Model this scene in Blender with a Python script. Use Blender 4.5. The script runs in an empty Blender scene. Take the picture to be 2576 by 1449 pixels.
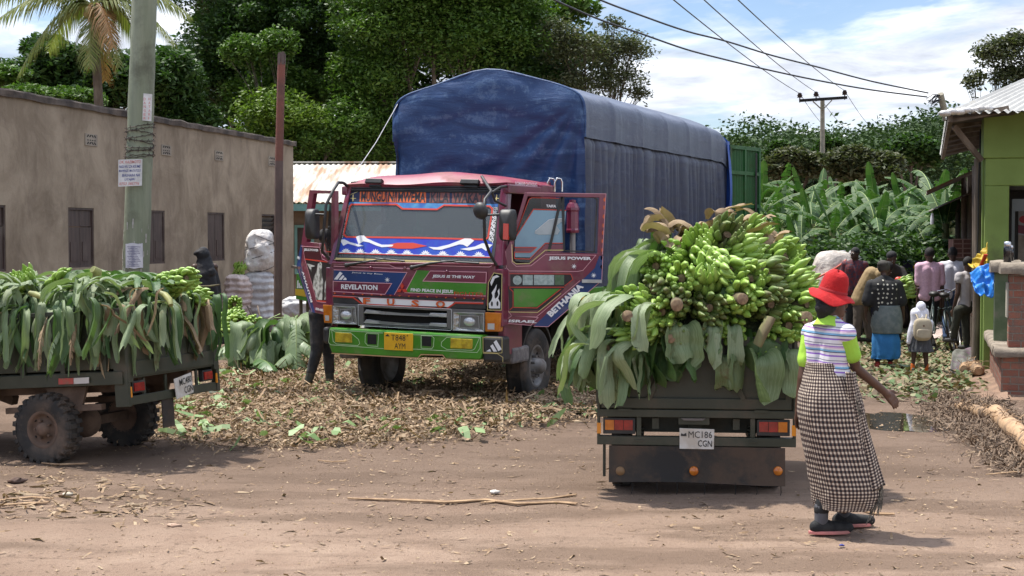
import bpy, bmesh, math, random
import numpy as np
from mathutils import Vector, Matrix, Quaternion, noise
R = math.radians
random.seed(7)
SC = bpy.context.scene
COL = SC.collection
V3 = Vector
# ---------------------------------------------------------------- camera
EYE = V3((0, 0, 1.95)); FPX = 3720.0; PITCH = math.atan(139 / 3720)
cam = bpy.data.cameras.new('camera'); camo = bpy.data.objects.new('camera', cam); COL.objects.link(camo)
camo.location = EYE; camo.rotation_euler = (math.pi / 2 - PITCH, 0, 0)
cam.sensor_width = 36; cam.lens = FPX / 2576 * 36; cam.clip_end = 3000; cam.clip_start = .1
SC.camera = camo
# ---------------------------------------------------------------- light
SUN = V3((-.36, .20, 1.0)).normalized()
el = math.asin(SUN.z); az = math.atan2(SUN.x, SUN.y)
sl = bpy.data.lights.new('sun', 'SUN'); so = bpy.data.objects.new('sun', sl); COL.objects.link(so)
sl.energy = 3.4; sl.angle = R(1.6); sl.color = (1, .955, .88)
so.rotation_euler = SUN.to_track_quat('Z', 'Y').to_euler()
W = bpy.data.worlds.new('World'); SC.world = W; W.use_nodes = True
nt = W.node_tree; nt.nodes.clear()
def N(nt, t, **k):
 n = nt.nodes.new(t)
 for a, b in k.items(): setattr(n, a, b)
 return n
def L(nt, a, b): nt.links.new(a, b)
def ramp(nt, fac, pts, interp='LINEAR'):
 r = N(nt, 'ShaderNodeValToRGB'); r.color_ramp.interpolation = interp
 e = r.color_ramp.elements
 while len(e) < len(pts): e.new(.5)
 for i, (p, c) in enumerate(pts):
  e[i].position = p
  e[i].color = (*c, 1) if hasattr(c, '__len__') else (c, c, c, 1)
 L(nt, fac, r.inputs[0]); return r.outputs[0]
def mixc(nt, fac, a, b, mode='MIX'):
 m = N(nt, 'ShaderNodeMix', data_type='RGBA', blend_type=mode)
 for s, v in ((m.inputs[0], fac), (m.inputs[6], a), (m.inputs[7], b)):
  if hasattr(v, 'is_linked') or hasattr(v, 'links'): L(nt, v, s)
  elif hasattr(v, '__len__'): s.default_value = (*v[:3], 1)
  else: s.default_value = v
 return m.outputs[2]
def math_(nt, op, a, b=0, c=None):
 m = N(nt, 'ShaderNodeMath', operation=op)
 for i, v in enumerate((a, b, c)):
  if v is None: continue
  if hasattr(v, 'links'): L(nt, v, m.inputs[i])
  else: m.inputs[i].default_value = v
 return m.outputs[0]
def noise_(nt, vec, scale, detail=4, rough=.55, dist=0, dim='3D'):
 n = N(nt, 'ShaderNodeTexNoise', noise_dimensions=dim)
 n.inputs['Scale'].default_value = scale; n.inputs['Detail'].default_value = detail
 n.inputs['Roughness'].default_value = rough; n.inputs['Distortion'].default_value = dist
 if vec is not None: L(nt, vec, n.inputs['Vector'])
 return n.outputs['Fac']
sky = N(nt, 'ShaderNodeTexSky', sky_type='NISHITA'); sky.sun_disc = False
sky.sun_elevation = el; sky.sun_rotation = az; sky.air_density = 1.0; sky.dust_density = .6; sky.ozone_density = 2
tc = N(nt, 'ShaderNodeTexCoord')
sp = N(nt, 'ShaderNodeSeparateXYZ'); L(nt, tc.outputs['Generated'], sp.inputs[0])
zz = math_(nt, 'ADD', math_(nt, 'MAXIMUM', sp.outputs[2], 0.0), .075)
cb = N(nt, 'ShaderNodeCombineXYZ')
L(nt, math_(nt, 'DIVIDE', sp.outputs[0], zz), cb.inputs[0]); L(nt, math_(nt, 'DIVIDE', sp.outputs[1], zz), cb.inputs[1])
mp = N(nt, 'ShaderNodeMapping'); L(nt, cb.outputs[0], mp.inputs[0]); mp.inputs['Location'].default_value = (3.1, 1.7, 0); mp.inputs['Scale'].default_value = (1.0, .8, 1)
n1 = noise_(nt, mp.outputs[0], .75, 9, .58, .5)
n2 = noise_(nt, mp.outputs[0], 2.6, 8, .6, .3)
mp3 = N(nt, 'ShaderNodeMapping'); L(nt, cb.outputs[0], mp3.inputs[0]); mp3.inputs['Location'].default_value = (3.16, 1.78, 0); mp3.inputs['Scale'].default_value = (1.0, .8, 1)
n3 = noise_(nt, mp3.outputs[0], 1.3, 8, .58, .5)
cov = math_(nt, 'ADD', math_(nt, 'MULTIPLY', n1, .72), math_(nt, 'MULTIPLY', n2, .28))
thr = math_(nt, 'MULTIPLY', math_(nt, 'MINIMUM', sp.outputs[2], .2), .45)
cov2 = math_(nt, 'SUBTRACT', cov, thr)
cm = ramp(nt, cov2, [(0.37, 0.05), (.49, 1.0)])
cc = ramp(nt, n3, [(.36, (5.0, 5.4, 6.3)), (.5, (8.4, 8.9, 9.9)), (.62, (12.6, 12.8, 13.2))])
cc2 = mixc(nt, 1, cc, ramp(nt, sp.outputs[2], [(.0, .80), (.18, .84), (.6, 1.0)]), 'MULTIPLY'); cc2 = mixc(nt, 1, cc2, ramp(nt, sp.outputs[2], [(.2, 0.), (.75, (1., 1., 1.))]), 'ADD'); SKM = N(nt, 'ShaderNodeVectorMath', operation='SCALE'); L(nt, cc2, SKM.inputs[0]); L(nt, math_(nt, 'ADD', math_(nt, 'MULTIPLY', math_(nt, 'MAXIMUM', math_(nt, 'SUBTRACT', sp.outputs[2], .15), 0), 1.6), 1.), SKM.inputs['Scale']); cc2 = SKM.outputs[0]  # clouds overhead, out of view, are brightened to add fill light
skyc = mixc(nt, 1, sky.outputs[0], (.95, 1.0, 1.12), 'MULTIPLY')
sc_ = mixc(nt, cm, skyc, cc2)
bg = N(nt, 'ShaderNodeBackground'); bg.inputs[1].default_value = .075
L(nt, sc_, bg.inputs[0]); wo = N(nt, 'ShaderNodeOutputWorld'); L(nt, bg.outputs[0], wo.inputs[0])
SC.view_settings.view_transform = 'Standard'; SC.view_settings.look = 'None'
SC.view_settings.exposure = .95; SC.view_settings.gamma = 1
SC.cycles.max_bounces = 6; SC.cycles.transparent_max_bounces = 12
# ---------------------------------------------------------------- pixel <-> world (2576-wide pixels)
def ray(px, py):
 u = (px - 1288) / FPX; v = (724.5 - py) / FPX
 return V3((u, math.cos(PITCH) + v * math.sin(PITCH), -math.sin(PITCH) + v * math.cos(PITCH)))
def at(px, py, Y):
 d = ray(px, py); return EYE + d * (Y / d.y)
def gr(px, py, z=0.0):
 d = ray(px, py); return EYE + d * ((z - EYE.z) / d.z)
class Pl:
 """a real plane: O origin, X along, Z up, N out"""
 def __init__(s, O, X, Z=V3((0, 0, 1)), Nn=None):
  s.O = V3(O); s.X = V3(X).normalized(); s.Z = V3(Z).normalized()
  s.N = s.X.cross(s.Z).normalized() if Nn is None else V3(Nn)
  s.M = Matrix((( s.X.x, s.Z.x, s.N.x, s.O.x), (s.X.y, s.Z.y, s.N.y, s.O.y), (s.X.z, s.Z.z, s.N.z, s.O.z), (0, 0, 0, 1)))
 def q(s, px, py):
  d = ray(px, py); t = (s.O - EYE).dot(s.N) / d.dot(s.N); h = EYE + d * t - s.O
  return (h.dot(s.X), h.dot(s.Z))
 def w(s, a, b, t=0): return s.O + s.X * a + s.Z * b + s.N * t
 def off(s, t): return Pl(s.O + s.N * t, s.X, s.Z, s.N)
# ---------------------------------------------------------------- mesh builder
class MB:
 def __init__(s): s.v = []; s.f = []; s.m = []; s.s = []; s.uv = {}
 def add(s, vs, fs, mi=0, smooth=False, M=None, uvs=None):
  b = len(s.v)
  if M is not None: vs = [M @ V3(v) for v in vs]
  s.v.extend([tuple(v) for v in vs])
  for k, f in enumerate(fs):
   if uvs is not None: s.uv[len(s.f)] = [uvs[i] for i in f]
   s.f.append([i + b for i in f]); s.m.append(mi); s.s.append(smooth)
  return s
 def box(s, c, d, M=None, mi=0, rz=0):
  c = V3(c); h = V3(d) / 2
  vs = [V3((x * h.x, y * h.y, z * h.z)) for z in (-1, 1) for y in (-1, 1) for x in (-1, 1)]
  if rz: q = Matrix.Rotation(rz, 3, 'Z'); vs = [q @ v for v in vs]
  vs = [v + c for v in vs]
  return s.add(vs, [(0, 2, 3, 1), (4, 5, 7, 6), (0, 1, 5, 4), (2, 6, 7, 3), (0, 4, 6, 2), (1, 3, 7, 5)], mi, False, M)
 def beam(s, a, b, w, h, up=V3((0, 0, 1)), mi=0):
  a, b = V3(a), V3(b); d = b - a; l = d.length; d.normalize()
  x = d.cross(up)
  if x.length < 1e-4: x = d.cross(V3((1, 0, 0)))
  x.normalize(); z = x.cross(d)
  M = Matrix(((x.x, d.x, z.x, a.x), (x.y, d.y, z.y, a.y), (x.z, d.z, z.z, a.z), (0, 0, 0, 1)))
  return s.box((0, l / 2, 0), (w, l, h), M, mi)
 def tube(s, pts, r, n=8, mi=0, cap=True, M=None, flat=1.0):
  pts = [V3(p) for p in pts]; k = len(pts)
  rs = r if hasattr(r, '__len__') else [r] * k
  vs, fs = [], []
  t0 = (pts[1] - pts[0]).normalized()
  u = t0.cross(V3((0, 0, 1)))
  if u.length < .1: u = t0.cross(V3((1, 0, 0)))
  u.normalize()
  for i, p in enumerate(pts):
   t = (pts[min(i + 1, k - 1)] - pts[max(i - 1, 0)]).normalized()
   u = (u - t * u.dot(t)).normalized(); w = t.cross(u)
   for j in range(n):
    a = 2 * math.pi * j / n
    vs.append(p + (u * math.cos(a) + w * math.sin(a) * flat) * rs[i])
  for i in range(k - 1):
   for j in range(n):
    fs.append((i * n + j, i * n + (j + 1) % n, (i + 1) * n + (j + 1) % n, (i + 1) * n + j))
  s.add(vs, fs, mi, n > 4, M)
  if cap: s.add(vs[:n], [tuple(range(n))[::-1]], mi, False, M); s.add(vs[-n:], [tuple(range(n))], mi, False, M)
  return s
 def lathe(s, prof, n=24, M=None, mi=0, smooth=True, cap=False):
  vs = [(r * math.cos(2 * math.pi * j / n), r * math.sin(2 * math.pi * j / n), z) for r, z in prof for j in range(n)]
  fs = [(i * n + j, i * n + (j + 1) % n, (i + 1) * n + (j + 1) % n, (i + 1) * n + j) for i in range(len(prof) - 1) for j in range(n)]
  s.add(vs, fs, mi, smooth, M)
  if cap: s.add(vs[:n], [tuple(range(n))[::-1]], mi, False, M); s.add(vs[-n:], [tuple(range(n))], mi, False, M)
  return s
 def prism(s, poly, t0, t1, M=None, mi=0):
  n = len(poly)
  ar = sum(poly[i][0] * poly[(i + 1) % n][1] - poly[(i + 1) % n][0] * poly[i][1] for i in range(n))
  if ar < 0: poly = poly[::-1]
  vs = [(a, b, t0) for a, b in poly] + [(a, b, t1) for a, b in poly]
  fs = [tuple(range(n))[::-1], tuple(range(n, 2 * n))] + [(i, (i + 1) % n, n + (i + 1) % n, n + i) for i in range(n)]
  return s.add(vs, fs, mi, False, M)
 def ring(s, outer, inner, t0, t1, M=None, mi=0):
  """frame between two polygons with the same vertex count"""
  n = len(outer)
  vs = [(a, b, t) for t in (t0, t1) for P in (outer, inner) for a, b in P]
  fs = []
  for i in range(n):
   j = (i + 1) % n
   fs += [(2 * n + i, 2 * n + j, 3 * n + j, 3 * n + i), (i, n + i, n + j, j), (i, j, 2 * n + j, 2 * n + i), (n + i, 3 * n + i, 3 * n + j, n + j)]
  return s.add(vs, fs, mi, False, M)
 def grid(s, fn, nu, nv, mi=0, smooth=True, M=None, uv=False, wrap=False):
  vs = [fn(i / nu, j / nv) for j in range(nv + 1) for i in range(nu + 1)]
  fs = [(j * (nu + 1) + i, j * (nu + 1) + i + 1, (j + 1) * (nu + 1) + i + 1, (j + 1) * (nu + 1) + i) for j in range(nv) for i in range(nu)]
  us = [(i / nu, j / nv) for j in range(nv + 1) for i in range(nu + 1)] if uv else None
  return s.add(vs, fs, mi, smooth, M, us)
 def sph(s, c, r, n=12, m=8, M=None, mi=0, R3=None):
  r = V3(r) if hasattr(r, '__len__') else V3((r, r, r)); c = V3(c)
  def fn(u, v):
   a = u * 2 * math.pi; b = (v - .5) * math.pi
   p = V3((r.x * math.cos(a) * math.cos(b), r.y * math.sin(a) * math.cos(b), r.z * math.sin(b)))
   if R3 is not None: p = R3 @ p
   return p + c
  return s.grid(fn, n, m, mi, True, M)
 def line(s, P, pts, w=.006, closed=False, mi=0, px=True, t=.002):
  """painted pinstripe on a plane, mitred flat ribbon a hair proud of it"""
  p = [P.q(*a) for a in pts] if px else pts
  n = len(p); L_, R_ = [], []
  for i in range(n):
   a = V3((*p[i - 1], 0)) if (i > 0 or closed) else None; b = V3((*p[i], 0)); c = V3((*p[(i + 1) % n], 0)) if (i < n - 1 or closed) else None
   d1 = (b - a).normalized() if a is not None else (c - b).normalized(); d2 = (c - b).normalized() if c is not None else d1
   m = (d1 + d2); m = m.normalized() if m.length > .1 else d1
   nn = V3((-m.y, m.x, 0)); k = w / 2 / max(.4, abs(nn.dot(V3((-d1.y, d1.x, 0)))))
   L_.append(b + nn * k); R_.append(b - nn * k)
  vs = [P.w(v.x, v.y, t) for v in L_] + [P.w(v.x, v.y, t) for v in R_]
  fs = [(i, (i + 1) % n, n + (i + 1) % n, n + i) for i in range(n if closed else n - 1)]
  return s.add(vs, fs, mi)
 def poly(s, P, pts, t0=0, t1=.003, mi=0):
  return s.prism([P.q(*a) for a in pts], t0, t1, P.M, mi)
 def build(s, name, mats, parent=None, bev=0, uvname=None, origin=None, weighted=False):
  me = bpy.data.meshes.new(name)
  off = V3(OFF.get(parent.name, (0, 0, 0))) if parent else (V3(origin) if origin is not None else V3((0, 0, 0)))
  vs = [(a - off.x, b - off.y, c - off.z) for a, b, c in s.v]
  me.from_pydata(vs, [], s.f)
  if not isinstance(mats, (list, tuple)): mats = [mats]
  for m in mats: me.materials.append(m)
  me.polygons.foreach_set('material_index', s.m); me.polygons.foreach_set('use_smooth', s.s)
  if s.uv:
   ul = me.uv_layers.new(name='UVMap')
   for i, us in s.uv.items():
    ls = me.polygons[i].loop_start
    for k, u in enumerate(us): ul.data[ls + k].uv = u
  me.update()
  o = bpy.data.objects.new(name, me); COL.objects.link(o)
  if parent: o.parent = parent; OFF[o.name] = OFF.get(parent.name, (0, 0, 0))
  elif origin is not None: o.location = off; OFF[o.name] = tuple(off)
  if bev:
   b = o.modifiers.new('Bevel', 'BEVEL'); b.width = bev; b.segments = 2; b.limit_method = 'ANGLE'; b.angle_limit = R(35)
  return o
OFF = {}
def tag(o, label=None, cat=None, group=None, kind=None):
 if label: o['label'] = label
 if cat: o['category'] = cat
 if group: o['group'] = group
 if kind: o['kind'] = kind
 return o
def thing(name, loc, label, cat, group=None, rz=0):
 o = bpy.data.objects.new(name, None); COL.objects.link(o); o.location = loc; o.rotation_euler = (0, 0, rz)
 o.empty_display_size = .2; OFF[o.name] = tuple(loc) if not rz else (0, 0, 0)
 return tag(o, label, cat, group)
def local(o): OFF[o.name] = (0, 0, 0); return o
def copy_tree(o, parent=None):
 c = o.copy(); COL.objects.link(c)
 if parent is not None: c.parent = parent
 for ch in o.children: copy_tree(ch, c)
 return c
def quads(name, P, mat, parent=None, kind=None, mi=None, mats=None, smooth=False):
 """P: (n,4,3) numpy quads -> one mesh fast"""
 n = len(P); me = bpy.data.meshes.new(name)
 P = np.asarray(P, dtype=np.float32).copy()
 if parent is not None: P -= np.array(OFF.get(parent.name, (0, 0, 0)), dtype=np.float32)
 me.vertices.add(n * 4); me.vertices.foreach_set('co', P.reshape(-1))
 me.loops.add(n * 4); me.loops.foreach_set('vertex_index', np.arange(n * 4, dtype=np.int32))
 me.polygons.add(n); me.polygons.foreach_set('loop_start', np.arange(0, n * 4, 4, dtype=np.int32))
 try: me.polygons.foreach_set('loop_total', np.full(n, 4, dtype=np.int32))
 except Exception: pass
 for m in (mats or [mat]): me.materials.append(m)
 if mi is not None: me.polygons.foreach_set('material_index', np.asarray(mi, dtype=np.int32))
 me.update(calc_edges=True); me.validate()
 o = bpy.data.objects.new(name, me); COL.objects.link(o)
 if parent is not None: o.parent = parent; OFF[o.name] = OFF.get(parent.name, (0, 0, 0))
 return tag(o, kind=kind)
# ---------------------------------------------------------------- materials
def mat(name, col, col2=None, scale=4, rough=.6, metal=0, bump=0, bscale=40, con=(.4, .62), dirt=None, dirts=2.5, dcon=(.52, .68), island=None, trans=0, spec=.5, sx=(1, 1, 1), detail=6, coat=0, uvcoord=False, bdist=.01):
 m = bpy.data.materials.new(name); m.use_nodes = True; nt = m.node_tree; nt.nodes.clear()
 out = N(nt, 'ShaderNodeOutputMaterial'); b = N(nt, 'ShaderNodeBsdfPrincipled')
 t = N(nt, 'ShaderNodeTexCoord'); mp = N(nt, 'ShaderNodeMapping'); L(nt, t.outputs['UV' if uvcoord else 'Object'], mp.inputs[0]); mp.inputs['Scale'].default_value = sx
 vec = mp.outputs[0]
 c = None
 if col2 is not None:
  c = mixc(nt, ramp(nt, noise_(nt, vec, scale, detail), [(con[0], 0.), (con[1], 1.)]), col, col2)
 if island is not None:
  g = N(nt, 'ShaderNodeNewGeometry'); rr = ramp(nt, g.outputs['Random Per Island'], [(i / (len(island) - 1), v) for i, v in enumerate(island)])
  c = mixc(nt, .5 if col2 is not None else 1.0, c if c is not None else col, rr)
 if dirt is not None:
  dn = noise_(nt, t.outputs['Object'], dirts, 8, .65)
  f = ramp(nt, dn, [(dcon[0], 0.), (dcon[1], .85)])
  c = mixc(nt, f, c if c is not None else col, dirt)
  L(nt, ramp(nt, dn, [(dcon[0], rough), (dcon[1], .9)]), b.inputs['Roughness'])
 else: b.inputs['Roughness'].default_value = rough
 if c is not None: L(nt, c, b.inputs['Base Color'])
 else: b.inputs['Base Color'].default_value = (*col, 1)
 b.inputs['Metallic'].default_value = metal
 b.inputs['Specular IOR Level'].default_value = spec
 if coat: b.inputs['Coat Weight'].default_value = coat; b.inputs['Coat Roughness'].default_value = .08
 if bump:
  bp = N(nt, 'ShaderNodeBump'); bp.inputs['Strength'].default_value = bump; bp.inputs['Distance'].default_value = bdist
  L(nt, noise_(nt, vec, bscale, 6, .6), bp.inputs['Height']); L(nt, bp.outputs[0], b.inputs['Normal'])
 sh = b.outputs[0]
 if trans:
  tr = N(nt, 'ShaderNodeBsdfTranslucent')
  if c is not None: L(nt, mixc(nt, 1, c, (1.0, 1.25, .55), 'MULTIPLY'), tr.inputs[0])
  else: tr.inputs[0].default_value = (*col, 1)
  mx = N(nt, 'ShaderNodeMixShader'); mx.inputs[0].default_value = trans
  L(nt, sh, mx.inputs[1]); L(nt, tr.outputs[0], mx.inputs[2]); sh = mx.outputs[0]
 L(nt, sh, out.inputs[0]); return m
def glass(name, tint=(.03, .04, .045), alpha=.45, rough=.03):
 m = bpy.data.materials.new(name); m.use_nodes = True; nt = m.node_tree; nt.nodes.clear()
 out = N(nt, 'ShaderNodeOutputMaterial'); b = N(nt, 'ShaderNodeBsdfPrincipled'); tr = N(nt, 'ShaderNodeBsdfTransparent')
 b.inputs['Base Color'].default_value = (*tint, 1); b.inputs['Roughness'].default_value = rough; b.inputs['Specular IOR Level'].default_value = .8
 tr.inputs[0].default_value = (.75, .8, .8, 1)
 mx = N(nt, 'ShaderNodeMixShader'); mx.inputs[0].default_value = alpha
 L(nt, tr.outputs[0], mx.inputs[1]); L(nt, b.outputs[0], mx.inputs[2]); L(nt, mx.outputs[0], out.inputs[0]); return m
# ---------------------------------------------------------------- text
_TC = {}
def text_geo(s, bold=0.0):
 k = (s, bold)
 if k in _TC: return _TC[k]
 cu = bpy.data.curves.new('lettering', 'FONT'); cu.body = s; cu.size = 1; cu.offset = bold; cu.resolution_u = 2
 o = bpy.data.objects.new('lettering', cu); COL.objects.link(o)
 bpy.context.view_layer.update(); dg = bpy.context.evaluated_depsgraph_get()
 me = bpy.data.meshes.new_from_object(o.evaluated_get(dg))
 vs = [v.co.copy() for v in me.vertices]; fs = [tuple(p.vertices) for p in me.polygons]
 bpy.data.objects.remove(o); bpy.data.curves.remove(cu); bpy.data.meshes.remove(me)
 x0 = min(v.x for v in vs); x1 = max(v.x for v in vs); y0 = min(v.y for v in vs); y1 = max(v.y for v in vs)
 _TC[k] = ([((v.x - x0) / (x1 - x0), (v.y - y0) / (y1 - y0)) for v in vs], fs); return _TC[k]
def text_on(mb, P, s, c00, c10, c01, c11=None, mi=0, t=.004, bold=.02, px=True):
 """fit text into the quad bottom-left, bottom-right, top-left on plane P"""
 vs, fs = text_geo(s, bold)
 A, B, C = (V3((*P.q(*c), 0)) if px else V3((*c, 0)) for c in (c00, c10, c01))
 mb.add([P.w(*(A + (B - A) * u + (C - A) * v).xy, t) for u, v in vs], fs, mi)
# ---------------------------------------------------------------- fused organic bodies
OLD = []; TMPS = bpy.data.scenes.new('work')
def capsule(mb, a, b, r0, r1=None, n=12, flat=None):
 a, b = V3(a), V3(b); r1 = r0 if r1 is None else r1
 d = b - a; l = max(d.length, 1e-4); d = d / l
 pts, rs = [], []
 for k in range(4): an = math.pi / 2 * k / 4; pts.append(a - d * r0 * math.cos(an)); rs.append(max(.001, r0 * math.sin(an)) if k else .0015)
 for k in range(0, 5): t = k / 4; pts.append(a.lerp(b, t)); rs.append(r0 + (r1 - r0) * t)
 for k in range(1, 5): an = math.pi / 2 * k / 4; pts.append(b + d * r1 * math.sin(an)); rs.append(max(.001, r1 * math.cos(an)))
 mb.tube(pts, rs, n)
def fuse(name, mb, m, parent, voxel=.01, smooth=3, disp=0):
 t = mb.build(name, m, parent)
 t.location = (0, 0, 0)
 rm = t.modifiers.new('r', 'REMESH'); rm.mode = 'VOXEL'; rm.voxel_size = voxel
 if smooth: s_ = t.modifiers.new('s', 'SMOOTH'); s_.factor = .5; s_.iterations = smooth
 TMPS.collection.objects.link(t); par = t.parent; t.parent = None; vl = TMPS.view_layers[0]; vl.update(); dg = vl.depsgraph
 me = bpy.data.meshes.new_from_object(t.evaluated_get(dg)); t.modifiers.clear(); TMPS.collection.objects.unlink(t); t.parent = par
 old = t.data; t.data = me; OLD.append(old)
 me.polygons.foreach_set('use_smooth', [True] * len(me.polygons))
 me.materials.clear()
 for q in (m if isinstance(m, (list, tuple)) else [m]): me.materials.append(q)
 if disp:
  nn_ = [v.normal.copy() for v in me.vertices]; cs = []
  for v, q_ in zip(me.vertices, nn_):
   p = v.co; k = noise.noise(V3((p.x * 6, p.y * 6, p.z * 14))) + .5 * noise.noise(V3((p.x * 18, p.y * 18, p.z * 22)))
   cs.extend(p + q_ * k * disp)
  me.vertices.foreach_set('co', cs); me.update()
 return t
# ================================================================ SETTING
def ground_mat():
 m = bpy.data.materials.new('dirt'); m.use_nodes = True; nt = m.node_tree; nt.nodes.clear()
 out = N(nt, 'ShaderNodeOutputMaterial'); b = N(nt, 'ShaderNodeBsdfPrincipled'); t = N(nt, 'ShaderNodeTexCoord'); v = t.outputs['Object']
 big = noise_(nt, v, .35, 5, .6); mid = noise_(nt, v, 1.7, 8, .7, .4); fine = noise_(nt, v, 14, 8, .75)
 mp = N(nt, 'ShaderNodeMapping'); L(nt, v, mp.inputs[0]); mp.inputs['Scale'].default_value = (.35, 1.4, 1); mp.inputs['Rotation'].default_value = (0, 0, .12)
 trk = noise_(nt, mp.outputs[0], 1.1, 6, .6, .2)
 c = mixc(nt, ramp(nt, mid, [(.35, 0.), (.65, 1.)]), (.285, .195, .14), (.39, .28, .205))
 c = mixc(nt, ramp(nt, big, [(.45, 0.), (.62, .7)]), c, (.25, .17, .12))
 c = mixc(nt, ramp(nt, trk, [(.47, 0.), (.58, .75)]), c, (.17, .115, .08))
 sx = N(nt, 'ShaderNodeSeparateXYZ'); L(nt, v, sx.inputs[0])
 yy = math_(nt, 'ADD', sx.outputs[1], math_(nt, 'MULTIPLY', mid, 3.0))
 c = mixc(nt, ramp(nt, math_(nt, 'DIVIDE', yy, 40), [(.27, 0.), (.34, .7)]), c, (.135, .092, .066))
 c = mixc(nt, ramp(nt, fine, [(.55, 0.), (.66, .6)]), c, (.10, .068, .047))
 c = mixc(nt, ramp(nt, fine, [(.25, .5), (.36, 0.)]), c, (.50, .36, .26))
 L(nt, c, b.inputs['Base Color']); b.inputs['Roughness'].default_value = .95; b.inputs['Specular IOR Level'].default_value = .2
 bp = N(nt, 'ShaderNodeBump'); bp.inputs['Strength'].default_value = .9; bp.inputs['Distance'].default_value = .03
 h = math_(nt, 'ADD', math_(nt, 'MULTIPLY', fine, .5), math_(nt, 'ADD', mid, noise_(nt, v, 55, 4, .7)))
 L(nt, h, bp.inputs['Height']); L(nt, bp.outputs[0], b.inputs['Normal']); L(nt, b.outputs[0], out.inputs[0]); return m
def gz(x, y):
 a = noise.noise(V3((x * .8, y * 1.3, 0))) * .018 + noise.noise(V3((x * 2.5, y * 5, 3))) * .013 + noise.noise(V3((x * 6, y * 9, 3))) * .006
 for k, (y0, s_) in enumerate(((9.15, .05), (10.3, .04), (8.1, .07), (12.2, -.05))): a -= .014 * math.exp(-((y - y0 - s_ * x - .1 * math.sin(x * .6 + k)) / .10) ** 2) * (1 + .35 * math.sin(x * 38 + k)) * (noise.noise(V3((x * .5, k * 7, 0))) > -.15)
 return a
PUD = gr(2262, 1058);
mb = MB()
def gf(u, v):
 y = 5 + 30 * v; x = -7.5 + 18 * u; z = gz(x, y)
 d = math.hypot((x - PUD.x) / .55, (y - PUD.y) / .75)
 if d < 1.3: z = min(z, -.03 + .03 * max(0, d - .8) / .5)
 return (x, y, z)
mb.grid(gf, 260, 330)
gm = ground_mat()
E = 1500
mb.add([(-E, -50, -.01), (E, -50, -.01), (E, 5, -.01), (-E, 5, -.01)], [(0, 1, 2, 3)])
mb.add([(-E, 35, -.01), (E, 35, -.01), (E, 1600, -.01), (-E, 1600, -.01)], [(0, 1, 2, 3)])
mb.add([(-E, 5, -.01), (-7.5, 5, -.01), (-7.5, 35, -.01), (-E, 35, -.01)], [(0, 1, 2, 3)])
mb.add([(10.5, 5, -.01), (E, 5, -.01), (E, 35, -.01), (10.5, 35, -.01)], [(0, 1, 2, 3)])
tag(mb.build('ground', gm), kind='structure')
wm = mat('muddy_water', (.035, .028, .02), rough=.04, spec=.9)
mb = MB(); mb.prism([(PUD.x + .62 * math.cos(a) * (1 + .25 * noise.noise(V3((math.cos(a) * 2, math.sin(a) * 2, 5)))), PUD.y + .8 * math.sin(a) * (1 + .3 * noise.noise(V3((math.cos(a) * 3, math.sin(a) * 3, 9))))) for a in np.linspace(0, 2 * math.pi, 40, endpoint=False)], -.02, -.012)
tag(mb.build('puddle', wm), kind='structure')
# ---- hills
hm = mat('hill_scrub', (.03, .06, .015), (.07, .11, .03), scale=.15, rough=.9, bump=1, bscale=.6, bdist=1.5)
mb = MB()
def hf(u, v):
 x = -160 + 420 * u; y = 150 + 190 * v
 h = 14 + 10 * noise.noise(V3((x * .012, y * .012, 1))) + 3 * noise.noise(V3((x * .05, y * .05, 4)))
 h = h * .75 + 3 * math.exp(-((x - 80) / 30) ** 2)
 return (x, y, -1 + h * min(1, v * 1.7) * (1 + .1 * v))
mb.grid(hf, 90, 40)
tag(mb.build('hills', hm), kind='structure')
# ---- foliage
def leafmat(name, cols, trans=.28, rough=.5):
 return mat(name, cols[0], island=cols, rough=rough, trans=trans, spec=.35)
LM = {'dark': leafmat('dark_foliage', [(.022, .05, .012), (.04, .085, .018), (.065, .12, .026), (.03, .062, .016)]),
      'mid': leafmat('green_foliage', [(.045, .095, .014), (.075, .145, .022), (.12, .19, .034), (.055, .11, .018)]),
      'bright': leafmat('yellow_green_foliage', [(.07, .13, .015), (.12, .19, .02), (.17, .24, .04), (.09, .15, .02)]),
      'olive': leafmat('olive_foliage', [(.05, .065, .025), (.085, .095, .04), (.12, .12, .06), (.05, .07, .03)])}
BARK = mat('bark', (.07, .05, .035), (.14, .11, .08), scale=6, rough=.9, bump=.8, bscale=20, sx=(1, 1, .3))
def leafquads(C, size, rng, flat=.5, aspect=.45):
 n = len(C)
 d = rng.normal(size=(n, 3)); d[:, 2] *= flat; d /= np.linalg.norm(d, axis=1)[:, None]
 u = rng.normal(size=(n, 3)); u -= (u * d).sum(1)[:, None] * d
 nrm = rng.normal(size=(n, 3)) * .6 + np.array([0, 0, 1.]);
 w = np.cross(nrm, d); w /= np.linalg.norm(w, axis=1)[:, None] + 1e-9
 s = size * rng.uniform(.6, 1.4, n)[:, None]
 a = C - d * s / 2; b = C + d * s / 2; m = (C + w * s * aspect / 2); k = (C - w * s * aspect / 2)
 return np.stack([a, m, b, k], axis=1)
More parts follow.
